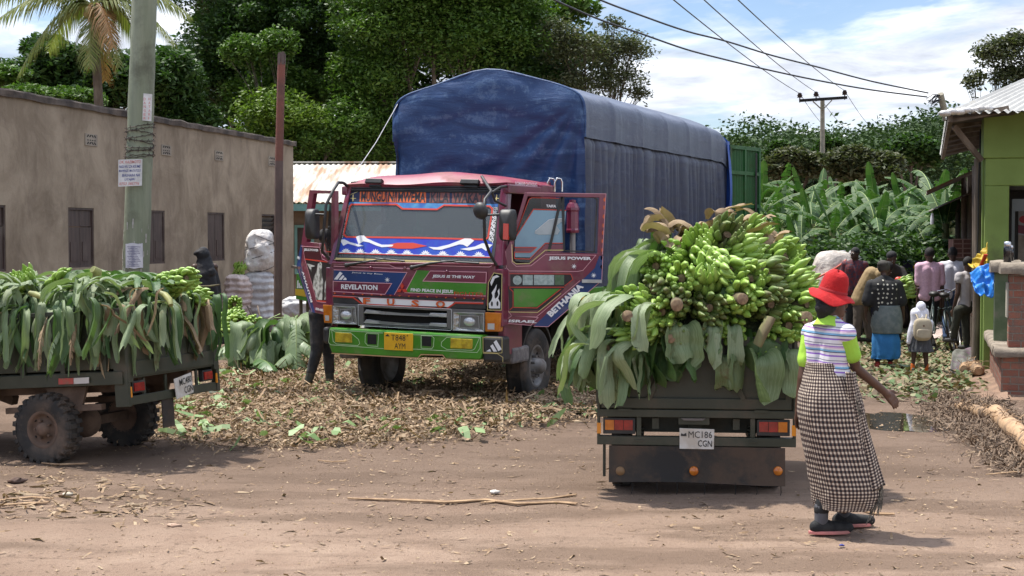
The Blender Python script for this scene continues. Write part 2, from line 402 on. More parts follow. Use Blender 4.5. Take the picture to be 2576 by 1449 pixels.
def clump_cloud(cen, rad, n, rng, sub=14, hollow=.35):
 """lumpy crown: sub-clumps on an ellipsoid, leaves on and in each"""
 cen = np.array(cen); rad = np.array(rad)
 d = rng.normal(size=(sub, 3)); d /= np.linalg.norm(d, axis=1)[:, None]; d[:, 2] = np.abs(d[:, 2]) * 1.1 - .35
 cc = cen + d * rad * rng.uniform(.25, 1.0, sub)[:, None]
 cr = rad.mean() * rng.uniform(.26, .5, sub)
 w = rng.integers(0, sub, n)
 q = rng.normal(size=(n, 3)); q /= np.linalg.norm(q, axis=1)[:, None]
 rr = rng.uniform(hollow, 1.05, n) ** .7
 P = cc[w] + q * (cr[w] * rr)[:, None] * np.array([1, 1, .62])
 lo = rng.random(n) < .34; P[lo] = (cen + q * rad * (rng.uniform(.3, 1.04, n) ** .6)[:, None] * np.array([1, 1, .95]))[lo]
 P[:, 2] += -.08 * rng.exponential(1, n) * (rng.random(n) < .3)
 return P, cc
def tree(name, label, blobs, kind, base, n, size, seed, group=None, trunk=.25, cat='tree', sub=16, mats=None, kinds=None):
 rng = np.random.default_rng(seed); base = V3(base)
 root = thing(name, base, label, cat, group)
 tb = MB(); top = V3(np.mean([b[0] for b in blobs], axis=0))
 fork = base.lerp(top, .42); fork.x += rng.normal() * .2
 tb.tube([base, base.lerp(fork, .5) + V3((rng.normal() * .1, 0, 0)), fork], [trunk, trunk * .8, trunk * .6], 9)
 Q = []; MI = []
 tot = sum(b[1][0] * b[1][2] for b in blobs)
 for bi, b in enumerate(blobs):
  c, r = b[0], b[1]
  nn = int(1.9 * n * r[0] * r[2] / tot)
  P, cc = clump_cloud(c, r, nn, rng, int(sub * 1.6))
  q = leafquads(P, size, rng); Q.append(q); MI.append(np.full(len(q), b[2] if len(b) > 2 else 0))
  mid = fork.lerp(V3(c), .6) + V3((rng.normal() * .15, rng.normal() * .15, .1))
  tb.tube([fork, mid, V3(c) + V3((0, 0, r[2] * .3))], [trunk * .35, trunk * .2, trunk * .06], 6)
  for k in cc[:7]: tb.tube([mid, mid.lerp(V3(k), .5) + V3((0, 0, .1)), V3(k)], [trunk * .10, trunk * .06, trunk * .02], 4)
 tb.build('trunk', BARK, root)
 quads('crown', np.concatenate(Q), None, root, mats=[LM[k] for k in (kinds or [kind])], mi=np.concatenate(MI))
 return root
def B(px, py, Y, rx, rz, k=0, ry=None):
 p = at(px, py, Y); s = Y / FPX
 return (tuple(p), (rx * s, (ry or (rx + rz) / 2) * s, rz * s), k)
def gy(px, Y): p = at(px, 600, Y); return (p.x, Y, 0)
tree('broadleaf_tree', 'dark tall tree directly above the rusty steel post', [B(590, 120, 53, 150, 120, 0), B(700, 30, 53, 160, 110, 0), B(560, -60, 54, 170, 110, 0), B(690, 250, 52, 130, 100, 1), B(810, 170, 54, 120, 120, 0), B(520, 200, 53, 90, 80, 0), B(800, -60, 54, 160, 110, 0)], 'dark', gy(640, 53), 60000, 0.16, 11, trunk=.35, kinds=['dark', 'mid'])
tree('broadleaf_tree', 'broad bright green tree rising above the blue tarpaulin', [B(1000, 60, 51, 180, 110, 0), B(1180, 90, 51, 170, 110, 0), B(1090, -50, 51, 240, 120, 0), B(930, 210, 51, 120, 110, 0), B(1290, 40, 52, 110, 110, 0), B(960, 340, 51, 110, 90, 0), B(1270, 170, 52, 120, 90, 1), B(1380, 190, 52, 70, 70, 1)], 'mid', gy(1080, 51), 76000, 0.15, 12, trunk=.4, kinds=['mid', 'dark'])
tree('feathery_tree', 'small pale yellow-green tree between the steel post and the lorry roof', [B(560, 380, 50, 110, 60, 1), B(880, 330, 50, 90, 110, 1), B(690, 285, 49, 115, 75, 0), B(640, 360, 49, 110, 50, 0), B(760, 350, 49, 70, 70, 1), B(620, 130, 50, 70, 50, 1), B(700, 110, 50, 60, 50, 1)], 'bright', gy(690, 49), 22000, 0.14, 13, trunk=.13, kinds=['bright', 'mid'])
tree('broadleaf_tree', 'shaded understorey tree behind the corner of the plaster building', [B(850, 400, 55, 140, 90, 0), B(600, 400, 55, 140, 80, 0), B(760, 450, 55, 120, 70, 0), B(960, 420, 55, 110, 70, 0)], 'dark', gy(760, 55), 22000, 0.20, 14, trunk=.2)
tree('broadleaf_tree', 'dark glossy tree around the palm trunk on the far left', [B(60, 210, 45, 110, 70, 0), B(150, 160, 45, 90, 60, 0), B(330, 200, 45, 110, 80, 0), B(430, 210, 46, 90, 100, 0), B(110, 120, 46, 60, 40, 0), B(220, 240, 45, 110, 60, 0), B(470, 300, 46, 80, 60, 0)], 'dark', gy(200, 45), 34000, .20, 15, trunk=.25, kinds=['dark'])
tree('broadleaf_tree', 'deep green canopy behind the nearer trees, between the palm and the lorry cover', [B(470 + 105 * i + 30 * (j % 2), 30 + 120 * j, 61, 95, 85, (i + j) % 3 == 0) for i in range(10) for j in range(4) if not (j == 0 and i == 0)], 'dark', gy(900, 61), 40000, 0.30, 19, trunk=.3, sub=8, kinds=['dark', 'mid'])
tree('leafy_shrub_tree', 'light green bushy tree just over the left end of the parapet', [B(70, 240, 39, 90, 30, 0), B(180, 250, 40, 90, 35, 0), B(10, 190, 40, 60, 30, 0)], 'mid', gy(90, 39.5), 9000, .12, 16, trunk=.1, kinds=['mid'])
tree('feathery_tree', 'sparse olive tree with thin twigs beside the open sky, right of the lorry cover', [B(1470, 130, 51, 110, 60, 0), B(1560, 200, 51, 75, 55, 0), B(1540, 60, 51, 35, 25, 0), B(1590, 120, 51, 40, 40, 0), B(1460, 210, 51, 100, 50, 0), B(1610, 235, 51, 35, 22, 0), B(1560, 120, 52, 90, 60, 0), B(1400, 90, 51, 70, 60, 0)], 'olive', gy(1480, 51), 8500, 0.12, 17, trunk=.16, sub=22, kinds=['olive'])
tree('acacia_tree', 'thin-leaved tree rising behind the corrugated roof of the green shop', [B(2500, 130, 30, 60, 45, 0), B(2560, 110, 30, 50, 40, 0), B(2540, 190, 30, 55, 40, 0), B(2450, 200, 30, 30, 30, 0), B(2590, 180, 30, 50, 50, 0), B(2560, 240, 30, 70, 30, 1)], 'olive', gy(2545, 30), 5000, .09, 18, trunk=.1, sub=20, kinds=['olive', 'mid'])
# ---- wooded skyline beyond the plantation
rng = np.random.default_rng(5); Q = []
for i in range(150):
 px = rng.uniform(1780, 2480); Y = rng.uniform(150, 240); py = 425 + rng.uniform(-45, 60) + (Y - 150) * -.22 - 45 * math.exp(-((px - 2370) / 100) ** 2)
 c = at(px, py, Y); r = rng.uniform(3.4, 6.4)
 P, _ = clump_cloud(c, (r, r, r * .8), 900, rng, 12); Q.append(leafquads(P, .5, rng, aspect=.6))
tag(quads('forest', np.concatenate(Q), leafmat('forest_foliage', [(.02, .042, .012), (.035, .07, .018), (.055, .09, .028), (.028, .055, .016)], .15, .8)), kind='stuff')
for k, (px, py, Y, r, lb) in enumerate([(1965, 372, 120, 30, 'dark round tree on the wooded skyline, nearest the blue lorry cover'), (2090, 366, 120, 34, 'dark tree on the wooded skyline behind the far power pole'), (2290, 372, 110, 60, 'broad dark tree on the wooded rise beside the shop roof')]):
 tree('forest_tree', lb, [B(px, py, Y, r, r * .7, 0), B(px + r * .8, py + 14, Y, r * .7, r * .6, 0), B(px - r * .7, py + 16, Y, r * .7, r * .5, 0)], 'dark', gy(px, Y), 6000, .5, 40 + k, trunk=.4, cat='tree', group='trees on the far skyline')
tree('bushy_tree', 'pale olive bush-like tree above the banana plants, left of the far power pole', [B(1990, 400, 75, 60, 34, 0), B(2040, 412, 75, 50, 34, 0), B(1960, 420, 75, 50, 30, 0)], 'olive', gy(2000, 75), 7000, .3, 51, trunk=.2, kinds=['olive'])
tree('bushy_tree', 'pale olive bush-like tree above the banana plants, right of the far power pole', [B(2140, 402, 70, 70, 38, 0), B(2220, 412, 70, 60, 36, 0), B(2180, 425, 70, 90, 34, 0)], 'olive', gy(2180, 70), 9000, .3, 52, trunk=.2, kinds=['olive'])
# ---- banana leaf
def banana_leaf(mb, base, yaw, Lg, Wd, el0, droop, rng, tear=.5, mi=0, ri=1, sag=.5, fold=.12, nst=12, roll=0, petiole=.12, curve=0.0, tgap=.3, seg=3):
 base = V3(base); pts = [base.copy()]; e = el0; y = yaw; st = Lg / nst
 for i in range(nst):
  t = (i + 1) / nst; e = el0 - droop * t ** 1.3; y = yaw + curve * t
  pts.append(pts[-1] + V3((math.cos(e) * math.sin(y), math.cos(e) * math.cos(y), math.sin(e))) * st)
 def pt(t):
  f = max(0, min(.9999, t)) * nst; i = int(f); return pts[i].lerp(pts[i + 1], f - i)
 def tan(t):
  f = max(0, min(.9999, t)) * nst; i = int(f); return (pts[i + 1] - pts[i]).normalized()
 rr = [max(.003, .016 * Lg / 2 * (1 - .8 * i / nst)) for i in range(nst + 1)]
 mb.tube(pts, rr, 5, ri)
 for s in (-1, 1):
  t = petiole
  while t < .985:
   torn = rng.random() < tear
   dt = rng.uniform(.03, .10) if torn else rng.uniform(.06, .16)
   t1 = min(1.0, t + dt); k = 2
   jit = rng.gauss(0, .35) if torn else rng.gauss(0, .06)
   rows = []
   for q in range(k + 1):
    tq = t + (t1 - t) * q / k; tt = (tq - petiole) / (1 - petiole)
    w = Wd / 2 * (max(0.0, tt) ** .35) * (max(0.0, 1 - tt) ** .42) * 1.25
    p = pt(tq); d = tan(tq); side = d.cross(V3((0, 0, 1)))
    side = V3((math.cos(y), -math.sin(y), 0)) if side.length < .25 else side.normalized()
    side = side * s; up = side.cross(d) * s
    if up.z < 0 and abs(up.z) > .2: up = -up
    if roll:
     qn = Quaternion(d, roll); side = qn @ side; up = qn @ up
    row = [p]; ang = -fold; cur = p.copy()
    sq = (q / k - .5) * -tgap * dt * Lg * .5 if torn else 0
    for g in range(seg):
     ang = -fold - (sag + jit) * ((g + .5) / seg)
     ang = max(-1.5, min(1.0, ang))
     dn = (up * .35 + V3((0, 0, 1)) * .65) if sag > .6 else up
     cur = cur + (side * math.cos(ang) + dn * math.sin(ang) + d * .22) * (w / seg)
     row.append(cur + d * sq * (g + 1) / seg)
    rows.append(row)
   vs = [v for r_ in rows for v in r_]; m_ = seg + 1
   fs = [(a * m_ + b, a * m_ + b + 1, (a + 1) * m_ + b + 1, (a + 1) * m_ + b) for a in range(k) for b in range(seg)]
   mb.add(vs, fs, mi, True)
   t = t1 + (rng.uniform(0, .012) if torn else 0)
def veinmat(name, cols, trans=.3, rough=.42):
 return mat(name, cols[0], cols[1], scale=3, island=cols, rough=rough, trans=trans, spec=.45, bump=.35, bscale=60, bdist=.004)
BL = veinmat('banana_leaf_green', [(.055, .13, .035), (.09, .18, .05), (.13, .23, .075), (.07, .15, .05)])
BLD = veinmat('banana_leaf_plantation', [(.03, .075, .018), (.055, .12, .028), (.085, .15, .042), (.12, .17, .07)], .3, .6)
BLP = veinmat('banana_leaf_pale', [(.15, .22, .10), (.22, .30, .15), (.30, .37, .22), (.12, .19, .08)], .25)
RIB = mat('leaf_rib', (.30, .38, .13), (.22, .30, .09), scale=3, rough=.5)
DRYL = mat('dry_leaf', (.19, .125, .07), (.34, .24, .14), scale=6, island=[(.12, .08, .045), (.27, .19, .11), (.40, .30, .19), (.18, .12, .07)], rough=.85, trans=.12, bump=.4, bscale=50)
STEM = mat('banana_stem', (.20, .22, .08), (.12, .09, .04), scale=5, rough=.7, sx=(1, 1, .2))
protos = []
for k in range(8):
 rng = random.Random(100 + k)
 r_ = local(thing('banana_plant', (0, 0, 0), 'tall banana plant with torn green leaves in the plantation behind the market', 'banana plant', 'banana plants of the plantation'))
 H = 1.75 + rng.random() * .5
 s_ = MB(); s_.tube([(0, 0, 0), (.03, 0, H * .5), (0, 0, H)], [.13, .11, .07], 10); s_.build('stem', STEM, r_)
 l_ = MB(); nl = 17
 for j in range(nl):
  yw = j * 2.4 + rng.uniform(-.4, .4); up = rng.uniform(.3, 1.3);
  if j < 2: up = 1.3 + .1 * j
  banana_leaf(l_, (0, 0, H - (rng.uniform(0, .4) if j < 9 else rng.uniform(.6, 1.5))), yw, rng.uniform(1.1, 1.75) if j else 1.2, rng.uniform(.28, .42), up, rng.uniform(.7, 1.9) if j > 0 else .25, rng, tear=.8 if j > 0 else .3, sag=.5, fold=.25, curve=rng.uniform(-.2, .2), petiole=.14)
 l_.build('leaf_crown', [BLD, RIB], r_); protos.append(r_)
rng = random.Random(3); spots = []
for Y, n, a, b in ((31, 12, 1900, 2440), (34, 12, 1870, 2420), (37, 13, 1890, 2480), (40, 14, 1850, 2500), (43.5, 14, 1860, 2500)):
 for i in range(n): spots.append((a + (b - a) * (i + rng.uniform(.15, .85)) / n, Y + rng.uniform(-1, 1)))
for i, (px, Y) in enumerate(spots):
 o = protos[i] if i < 8 else copy_tree(protos[rng.randrange(8)])
 p = at(px, 600, Y); o.location = (p.x, Y, 0); o.rotation_euler.z = rng.uniform(0, 6.28); s = rng.uniform(.86, 1.14) * (.93 if Y < 33 else 1.05); o.scale = (s, s, s)
rg = np.random.default_rng(9); Q = []
for i in range(26):
 c = at(rg.uniform(1900, 2440), 680 + rg.uniform(-40, 20), 29.5 + rg.uniform(-1, 1)); P, _ = clump_cloud(c, (.8, .5, .6), 700, rg, 8); Q.append(leafquads(P, .12, rg))
tag(quads('undergrowth', np.concatenate(Q), LM['dark']), kind='stuff')
# ---- coconut palm
root = thing('palm_tree', gy(262, 36), 'coconut palm with drooping part-brown fronds, left of the large wooden pole', 'palm tree')
c = at(236, 15, 36); b = V3(gy(262, 36)); mb = MB()
mb.tube([b, b.lerp(c, .5) + V3((.05, 0, 0)), c], [.16, .12, .10], 12); mb.build('trunk', BARK, root)
PF = leafmat('palm_frond', [(.10, .14, .03), (.18, .20, .05), (.24, .25, .09), (.13, .16, .05)])
PB = leafmat('palm_frond_brown', [(.25, .13, .05), (.33, .18, .07), (.20, .10, .04), (.28, .2, .09)])
def frond(mb, c, px, py, dY, sagk, rng, mi=0, n=64, ll=.75):
 e = at(px, py, c.y + dY); d = e - c; mid = c + d * .42 + V3((0, 0, sagk)); pts = []
 for i in range(17):
  t = i / 16; pts.append(c * (1 - t) ** 2 + mid * 2 * t * (1 - t) + e * t ** 2)
 mb.tube(pts, [.03 * (1 - .85 * i / 16) for i in range(17)], 5, 0 if mi == 0 else 1)
 for i in range(n):
  t = .1 + .9 * i / n; f = t * 15.99; k = int(f); p = pts[k].lerp(pts[k + 1], f - k); tg = (pts[k + 1] - pts[k]).normalized()
  side = tg.cross(V3((0, 0, 1))); side = V3((1, 0, 0)) if side.length < .2 else side.normalized()
  for s in (-1, 1):
   l_ = ll * (math.sin(math.pi * min(1, t * .9 + .1)) ** .5) * rng.uniform(.75, 1.1) + .1
   dirv = (side * s * .8 + tg * .7 + V3((0, 0, -.25 + rng.uniform(-.35, .2)))).normalized()
   q = p + dirv * l_ * .5; r2 = q + (dirv + V3((0, 0, -1.0))).normalized() * l_ * .5
   w = tg * .018
   mb.add([p - w, p + w, q + w, q - w, r2], [(0, 1, 2, 3), (3, 2, 4)], mi, False)
rng = random.Random(21)
for j, (px, py, dY, sg, mi) in enumerate([(-20, 60, -.5, .9, 0), (-90, 20, .5, .9, 0), (45, 190, -.4, 1.1, 0), (120, 130, .6, .9, 0), (300, 170, -.5, .9, 0), (265, 205, .3, .4, 1), (225, 170, -.5, .5, 0), (480, 40, .4, 1.0, 0), (440, 110, -.4, 1.0, 0), (400, -30, .6, 1, 0), (60, -40, .4, 1, 0), (350, 100, .9, .8, 0), (160, -120, 0, .5, 0), (300, -140, .3, .6, 0), (285, 120, -.8, .7, 1)]):
 fm = MB(); frond(fm, c, px, py, dY, sg, rng, 0); fm.build('frond', [PB if mi else PF], root)
cm_ = MB();
for k in range(7): cm_.sph(c + V3((rng.uniform(-.3, .3), rng.uniform(-.3, .1), rng.uniform(-.35, 0))), .11, 10, 7)
cm_.build('coconuts', mat('coconut_husk', (.12, .16, .04), (.2, .14, .05), rough=.6), root)
# ================================================================ BUILDINGS
def plaster():
 m = bpy.data.materials.new('streaked_plaster'); m.use_nodes = True; nt = m.node_tree; nt.nodes.clear()
 out = N(nt, 'ShaderNodeOutputMaterial'); b = N(nt, 'ShaderNodeBsdfPrincipled'); t = N(nt, 'ShaderNodeTexCoord'); v = t.outputs['Object']
 mp = N(nt, 'ShaderNodeMapping'); L(nt, v, mp.inputs[0]); mp.inputs['Scale'].default_value = (1.7, 1.7, .6)
 st = noise_(nt, mp.outputs[0], 1.3, 8, .65, .3); pt = noise_(nt, v, 1.1, 8, .65, .6); fn = noise_(nt, v, 9, 6, .7)
 c = mixc(nt, ramp(nt, pt, [(.38, 0.), (.62, 1.)]), (.25, .195, .14), (.38, .305, .225))
 c = mixc(nt, ramp(nt, st, [(.5, 0.), (.66, .55)]), c, (.17, .13, .095))
 c = mixc(nt, ramp(nt, fn, [(.6, 0.), (.75, .35)]), c, (.44, .36, .29))
 sx = N(nt, 'ShaderNodeSeparateXYZ'); L(nt, v, sx.inputs[0])
 mp2 = N(nt, 'ShaderNodeMapping'); L(nt, v, mp2.inputs[0]); mp2.inputs['Scale'].default_value = (1.6, 1.6, .12)
 z2 = math_(nt, 'ADD', math_(nt, 'MULTIPLY', sx.outputs[2], .25), math_(nt, 'MULTIPLY', noise_(nt, mp2.outputs[0], 2.2, 6, .7), .55))
 c = mixc(nt, ramp(nt, z2, [(1.07, 0.), (1.22, .8)]), c, (.07, .055, .045))
 L(nt, c, b.inputs['Base Color']); b.inputs['Roughness'].default_value = .95; b.inputs['Specular IOR Level'].default_value = .15
 bp = N(nt, 'ShaderNodeBump'); bp.inputs['Strength'].default_value = .7; bp.inputs['Distance'].default_value = .03
 L(nt, math_(nt, 'ADD', pt, math_(nt, 'MULTIPLY', fn, .4)), bp.inputs['Height']); L(nt, bp.outputs[0], b.inputs['Normal'])
 L(nt, b.outputs[0], out.inputs[0]); return m
PLAS = plaster()
WOODD = mat('dark_shutter', (.055, .035, .028), (.085, .055, .045), scale=4, rough=.6, bump=.2, sx=(3, 3, .5), dirt=(.14, .11, .09), dirts=3)
DARK = mat('dark_void', (.012, .011, .010), rough=.9)
Yb = 34.7; Bp = V3((-.1476 * Yb, Yb, 0)); wd = V3((.186, .983, 0)).normalized(); WLEN = 24.0
WP = Pl(Bp - wd * WLEN, wd)              # along wall, a: 0 .. WLEN
root = thing('plaster_building', Bp, 'long brown plastered building with a flat parapet and narrow shuttered windows', 'building')
ztop = 4.0; zs, zl = 1.38, 2.36
a2, a2b = WP.q(172, 600)[0], WP.q(237, 600)[0]; ww = a2b - a2
wins = [WP.q(15, 600)[0] - ww, a2, WP.q(415, 600)[0] - ww, WP.q(565, 600)[0] - ww, WP.q(694, 600)[0] - ww]
mb = MB(); M = WP.M; e = [0.0]
for a in wins: e += [a, a + ww]
e.append(WLEN)
mb.prism([(0, -.3), (WLEN, -.3), (WLEN, zs), (0, zs)], -.25, 0, M); mb.prism([(0, zl), (WLEN, zl), (WLEN, ztop), (0, ztop)], -.25, 0, M)
for i in range(0, len(e), 2): mb.prism([(e[i], zs), (e[i + 1], zs), (e[i + 1], zl), (e[i], zl)], -.25, 0, M)
mb.prism([(WLEN - .25, -.3), (WLEN, -.3), (WLEN, ztop), (WLEN - .25, ztop)], -7, -.25, M)
mb.prism([(0, -.3), (.25, -.3), (.25, ztop), (0, ztop)], -7, -.25, M)
mb.prism([(.3, 3.6), (WLEN - .3, 3.6), (WLEN - .3, 3.7), (.3, 3.7)], -7, -.26, M)
mb.build('wall', PLAS, root)
cp = MB(); COPM = mat('coping_concrete', (.045, .035, .03), (.13, .10, .08), scale=3, rough=.95, bump=1, bscale=12)
def cf(u, v):
 a = -.1 + (WLEN + .2) * u; k = v * 5; prof = [(.05, -.03), (.055, .06), (.04, .085), (-.26, .09), (-.3, .06), (-.3, 0)]
 i = min(4, int(k)); f = k - i; x = prof[i][0] * (1 - f) + prof[i + 1][0] * f; z = prof[i][1] * (1 - f) + prof[i + 1][1] * f
 n = noise.noise(V3((a * 2.5, z * 9, 2))) * .02
 return WP.w(a, ztop + z + n, x + n)
cp.grid(cf, 160, 5, smooth=False); cp.prism([(WLEN, ztop), (WLEN + .05, ztop), (WLEN + .05, ztop + .08), (WLEN, ztop + .08)], -7, .04, M)
cp.build('coping', COPM, root)
LOUV = mat('louvre_glass', (.12, .12, .12), (.2, .2, .19), rough=.35)
for i, a in enumerate(wins):
 f = MB(); fr = .035
 f.ring([(a, zs), (a + ww, zs), (a + ww, zl), (a, zl)], [(a + fr, zs + fr), (a + ww - fr, zs + fr), (a + ww - fr, zl - fr), (a + fr, zl - fr)], -.10, -.012, M)
 fo = f.build('window', WOODD, root)
 if i < 4:
  for h in (0, 1):
   s = MB(); x0 = a + fr + h * (ww - 2 * fr) / 2 + .008; x1 = x0 + (ww - 2 * fr) / 2 - .016; zz_ = zl - .32 if i in (0, 1) else zl - fr
   s.prism([(x0, zs + fr), (x1, zs + fr), (x1, zz_), (x0, zz_)], -.06, -.03, M)
   if i in (0, 1): s.prism([(x0, zz_ + .015), (x1, zz_ + .015), (x1, zl - fr), (x0, zl - fr)], -.07, -.04, M)
   s.prism([(x0 + .07, zs + .1), (x1 - .07, zs + .1), (x1 - .07, zs + .42), (x0 + .07, zs + .42)], -.029, -.02, M)
   s.build('shutter', WOODD, fo)
 else:
  s = MB()
  for k in range(9):
   z = zl - .07 - k * .1
   s.add([WP.w(a + fr, z, -.03), WP.w(a + ww - fr, z, -.03), WP.w(a + ww - fr, z - .09, -.11), WP.w(a + fr, z - .09, -.11), WP.w(a + fr, z - .004, -.078), WP.w(a + ww - fr, z - .004, -.078), WP.w(a + ww - fr, z - .094, -.118), WP.w(a + fr, z - .094, -.118)], [(0, 1, 2, 3), (7, 6, 5, 4)])
  s.build('louvre', LOUV, fo)
VB = mat('vent_block', (.24, .20, .16), (.33, .28, .22), rough=.95)
for px, py, w, h in ((228, 352, 31, 34), (417, 378, 25, 29), (550, 392, 21, 27), (683, 406, 18, 26)):
 a0, b1 = WP.q(px - w / 2, py - h / 2); a1, b0 = WP.q(px + w / 2, py + h / 2); b0, b1 = min(b0, b1), max(b0, b1)
 mb = MB(); mb.prism([(a0, b0), (a1, b0), (a1, b1), (a0, b1)], -.01, .015, M, 0)
 W_ = a1 - a0; H_ = b1 - b0
 for rr_ in range(3):
  for k in range(4):
   x = a0 + W_ * (.16 + .19 * k); z = b0 + H_ * (.12 + .3 * rr_); sl_ = (.05 if k < 2 else -.05) * W_ * (1 if rr_ != 1 else 0)
   hh = H_ * (.2 if rr_ != 1 else .09)
   mb.prism([(x - sl_, z), (x + W_ * .1 - sl_, z), (x + W_ * .1 + sl_, z + hh), (x + sl_, z + hh)], .0155, .0175, M, 1)
 mb.build('vent', [VB, DARK], root)
# ---- low building with rusty roof
root = thing('tin_roof_building', (-4, 38, 0), 'low building with a rust-streaked pale corrugated roof and teal eaves board', 'building')
def corr(mb, P0, P1, P2, P3, n, amp=.02, per=.076, mi=0, nv=1):
 """corrugated sheet P0->P1 along the eave, P3->P2 along the ridge"""
 P0, P1, P2, P3 = map(V3, (P0, P1, P2, P3)); nn = (P1 - P0).cross(P3 - P0).normalized()
 if nn.z < 0: nn = -nn
 Lx = (P1 - P0).length; k = int(Lx / per * 6)
 def fn(u, v):
  p = P0.lerp(P1, u).lerp(P3.lerp(P2, u), v); return p + nn * amp * math.cos(u * Lx / per * 2 * math.pi)
 mb.grid(fn, k, nv, mi, True); return mb
def tin(name, a, b_, rust, sc=1.2):
 m = bpy.data.materials.new(name); m.use_nodes = True; nt = m.node_tree; nt.nodes.clear()
 out = N(nt, 'ShaderNodeOutputMaterial'); b = N(nt, 'ShaderNodeBsdfPrincipled'); t = N(nt, 'ShaderNodeTexCoord'); v = t.outputs['Object']
 mp = N(nt, 'ShaderNodeMapping'); L(nt, v, mp.inputs[0]); mp.inputs['Scale'].default_value = (1.6, .25, .25)
 r = noise_(nt, mp.outputs[0], sc, 8, .6, .2); c = mixc(nt, noise_(nt, v, 3, 6), a, b_)
 c = mixc(nt, ramp(nt, r, [(.5, 0.), (.6, .8)]), c, rust)
 L(nt, c, b.inputs['Base Color']); b.inputs['Roughness'].default_value = .75; L(nt, b.outputs[0], out.inputs[0]); return m
TIN = tin('rusty_tin', (.44, .41, .36), (.56, .53, .47), (.32, .16, .07))
xl, xr = -6.6, 3.0; ze = at(900, 509, 37.6).z; zr = at(900, 411, 42.5).z
mb = MB(); corr(mb, (xl, 37.6, ze), (xr, 37.6, ze), (xr, 42.5, zr), (xl, 42.5, zr), 0, .018, .15); corr(mb, (xr, 47.4, ze), (xl, 47.4, ze), (xl, 42.5, zr), (xr, 42.5, zr), 0, .018, .15)
mb.beam((xl, 42.5, zr + .03), (xr, 42.5, zr + .03), .3, .04); mb.build('roof', TIN, root)
mb = MB(); mb.box(((xl + xr) / 2, 37.64, ze - .13), (xr - xl, .03, .17)); mb.build('eaves_board', mat('teal_paint', (.16, .33, .29), (.22, .4, .36), rough=.5), root)
mb = MB(); mb.box(((xl + xr) / 2 + .2, 42.5, ze / 2 - .1), (xr - xl - .8, 8.4, ze));
PL2 = mat('cream_brown_wall', (.20, .145, .10), (.30, .22, .16), scale=1.2, rough=.95, bump=.4, bscale=8); mb.build('wall', PL2, root)
P38 = Pl(V3((0, 38.28, 0)), V3((1, 0, 0)))
for x0, x1, lab in ((742, 790, 0), (850, 890, 1)):
 a0, b0 = P38.q(x0, 690); a1, b1 = P38.q(x1, 566)
 mb = MB(); mb.ring([(a0, b0), (a1, b0), (a1, b1), (a0, b1)], [(a0 + .07, b0 + .07), (a1 - .07, b0 + .07), (a1 - .07, b1 - .07), (a0 + .07, b1 - .07)], 0, .05, P38.M);
 w_ = mb.build('window', bpy.data.materials['teal_paint'], root)
 mb = MB(); mb.prism([(a0 + .07, b0 + .07), (a1 - .07, b0 + .07), (a1 - .07, b1 - .07), (a0 + .07, b1 - .07)], .003, .012, P38.M); mb.prism([(a0 + .07, (b0 + b1) / 2), (a1 - .07, (b0 + b1) / 2), (a1 - .07, (b0 + b1) / 2 + .04), (a0 + .07, (b0 + b1) / 2 + .04)], .012, .03, P38.M); mb.build('pane', WOODD, w_)
# ---- green shop on the right
F0 = V3((5.75, 17.4, 0)); dF = V3((.963, -.27, 0)).normalized(); dS = V3((.27, .963, 0)).normalized()
FM = Matrix(((dF.x, dS.x, 0, F0.x), (dF.y, dS.y, 0, F0.y), (0, 0, 1, 0), (0, 0, 0, 1)))
def FW(a, b, z): return FM @ V3((a, b, z))
shop = thing('green_shop', FW(2, 4, 0), 'green painted shop with a pale corrugated roof and a dark doorway', 'building')
GRN = mat('lime_paint', (.15, .215, .04), (.19, .27, .06), scale=1.3, rough=.7, bump=.15, bscale=14, dirt=(.10, .11, .05), dirts=1.6, dcon=(.55, .75))
GRN2 = mat('lime_paint_trim', (.15, .21, .035), (.19, .26, .05), scale=2, rough=.7)
def BX(mb, a0, a1, b0, b1, z0, z1, mi=0): mb.box(((a0 + a1) / 2, (b0 + b1) / 2, (z0 + z1) / 2), (a1 - a0, b1 - b0, z1 - z0), FM, mi)
a_c = -.10; bw = 3.2
mb = MB(); BX(mb, a_c, 4.5, bw, bw + .25, 2.98, 3.62); BX(mb, a_c + .03, 4.5, bw + .03, bw + .28, 2.60, 2.98)
BX(mb, a_c + .03, .25, bw + .03, bw + .28, 0, 2.60); BX(mb, a_c, a_c + .2, bw + .25, bw + 1.0, 0, 3.6); mb.build('wall', GRN, shop, bev=.012)
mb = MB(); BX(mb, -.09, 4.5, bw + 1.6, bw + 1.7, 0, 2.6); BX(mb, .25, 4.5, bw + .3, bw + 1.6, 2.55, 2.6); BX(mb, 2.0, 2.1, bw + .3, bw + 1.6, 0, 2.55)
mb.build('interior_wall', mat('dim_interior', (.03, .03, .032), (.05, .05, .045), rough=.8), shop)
mb = MB(); BX(mb, .3, .34, bw + .27, bw + .33, .5, 2.25); BX(mb, .3, 1.6, bw + .27, bw + .33, 2.25, 2.42); mb.build('doorway_frame', mat('grey_frame', (.08, .085, .08), rough=.5), shop)
mb = MB(); ROOFP = mat('pale_tin', (.40, .39, .36), (.5, .49, .45), scale=2, rough=.5, metal=.15, dirt=(.3, .26, .2), dirts=2, dcon=(.56, .72))
e0 = (-.6, 2.4, 3.55)
T_ = 4.2
corr(mb, FW(*e0), FW(4.2, 2.4, 3.55), FW(4.2, 2.4 + T_, 3.55 + T_ * .245), FW(-.6 + .4 * T_, 2.4 + T_, 3.55 + T_ * .245), 0, .02, .12, nv=2)
mb2 = MB(); h = FW(-.6 + .4 * T_, 2.4 + T_, 3.55 + T_ * .245)
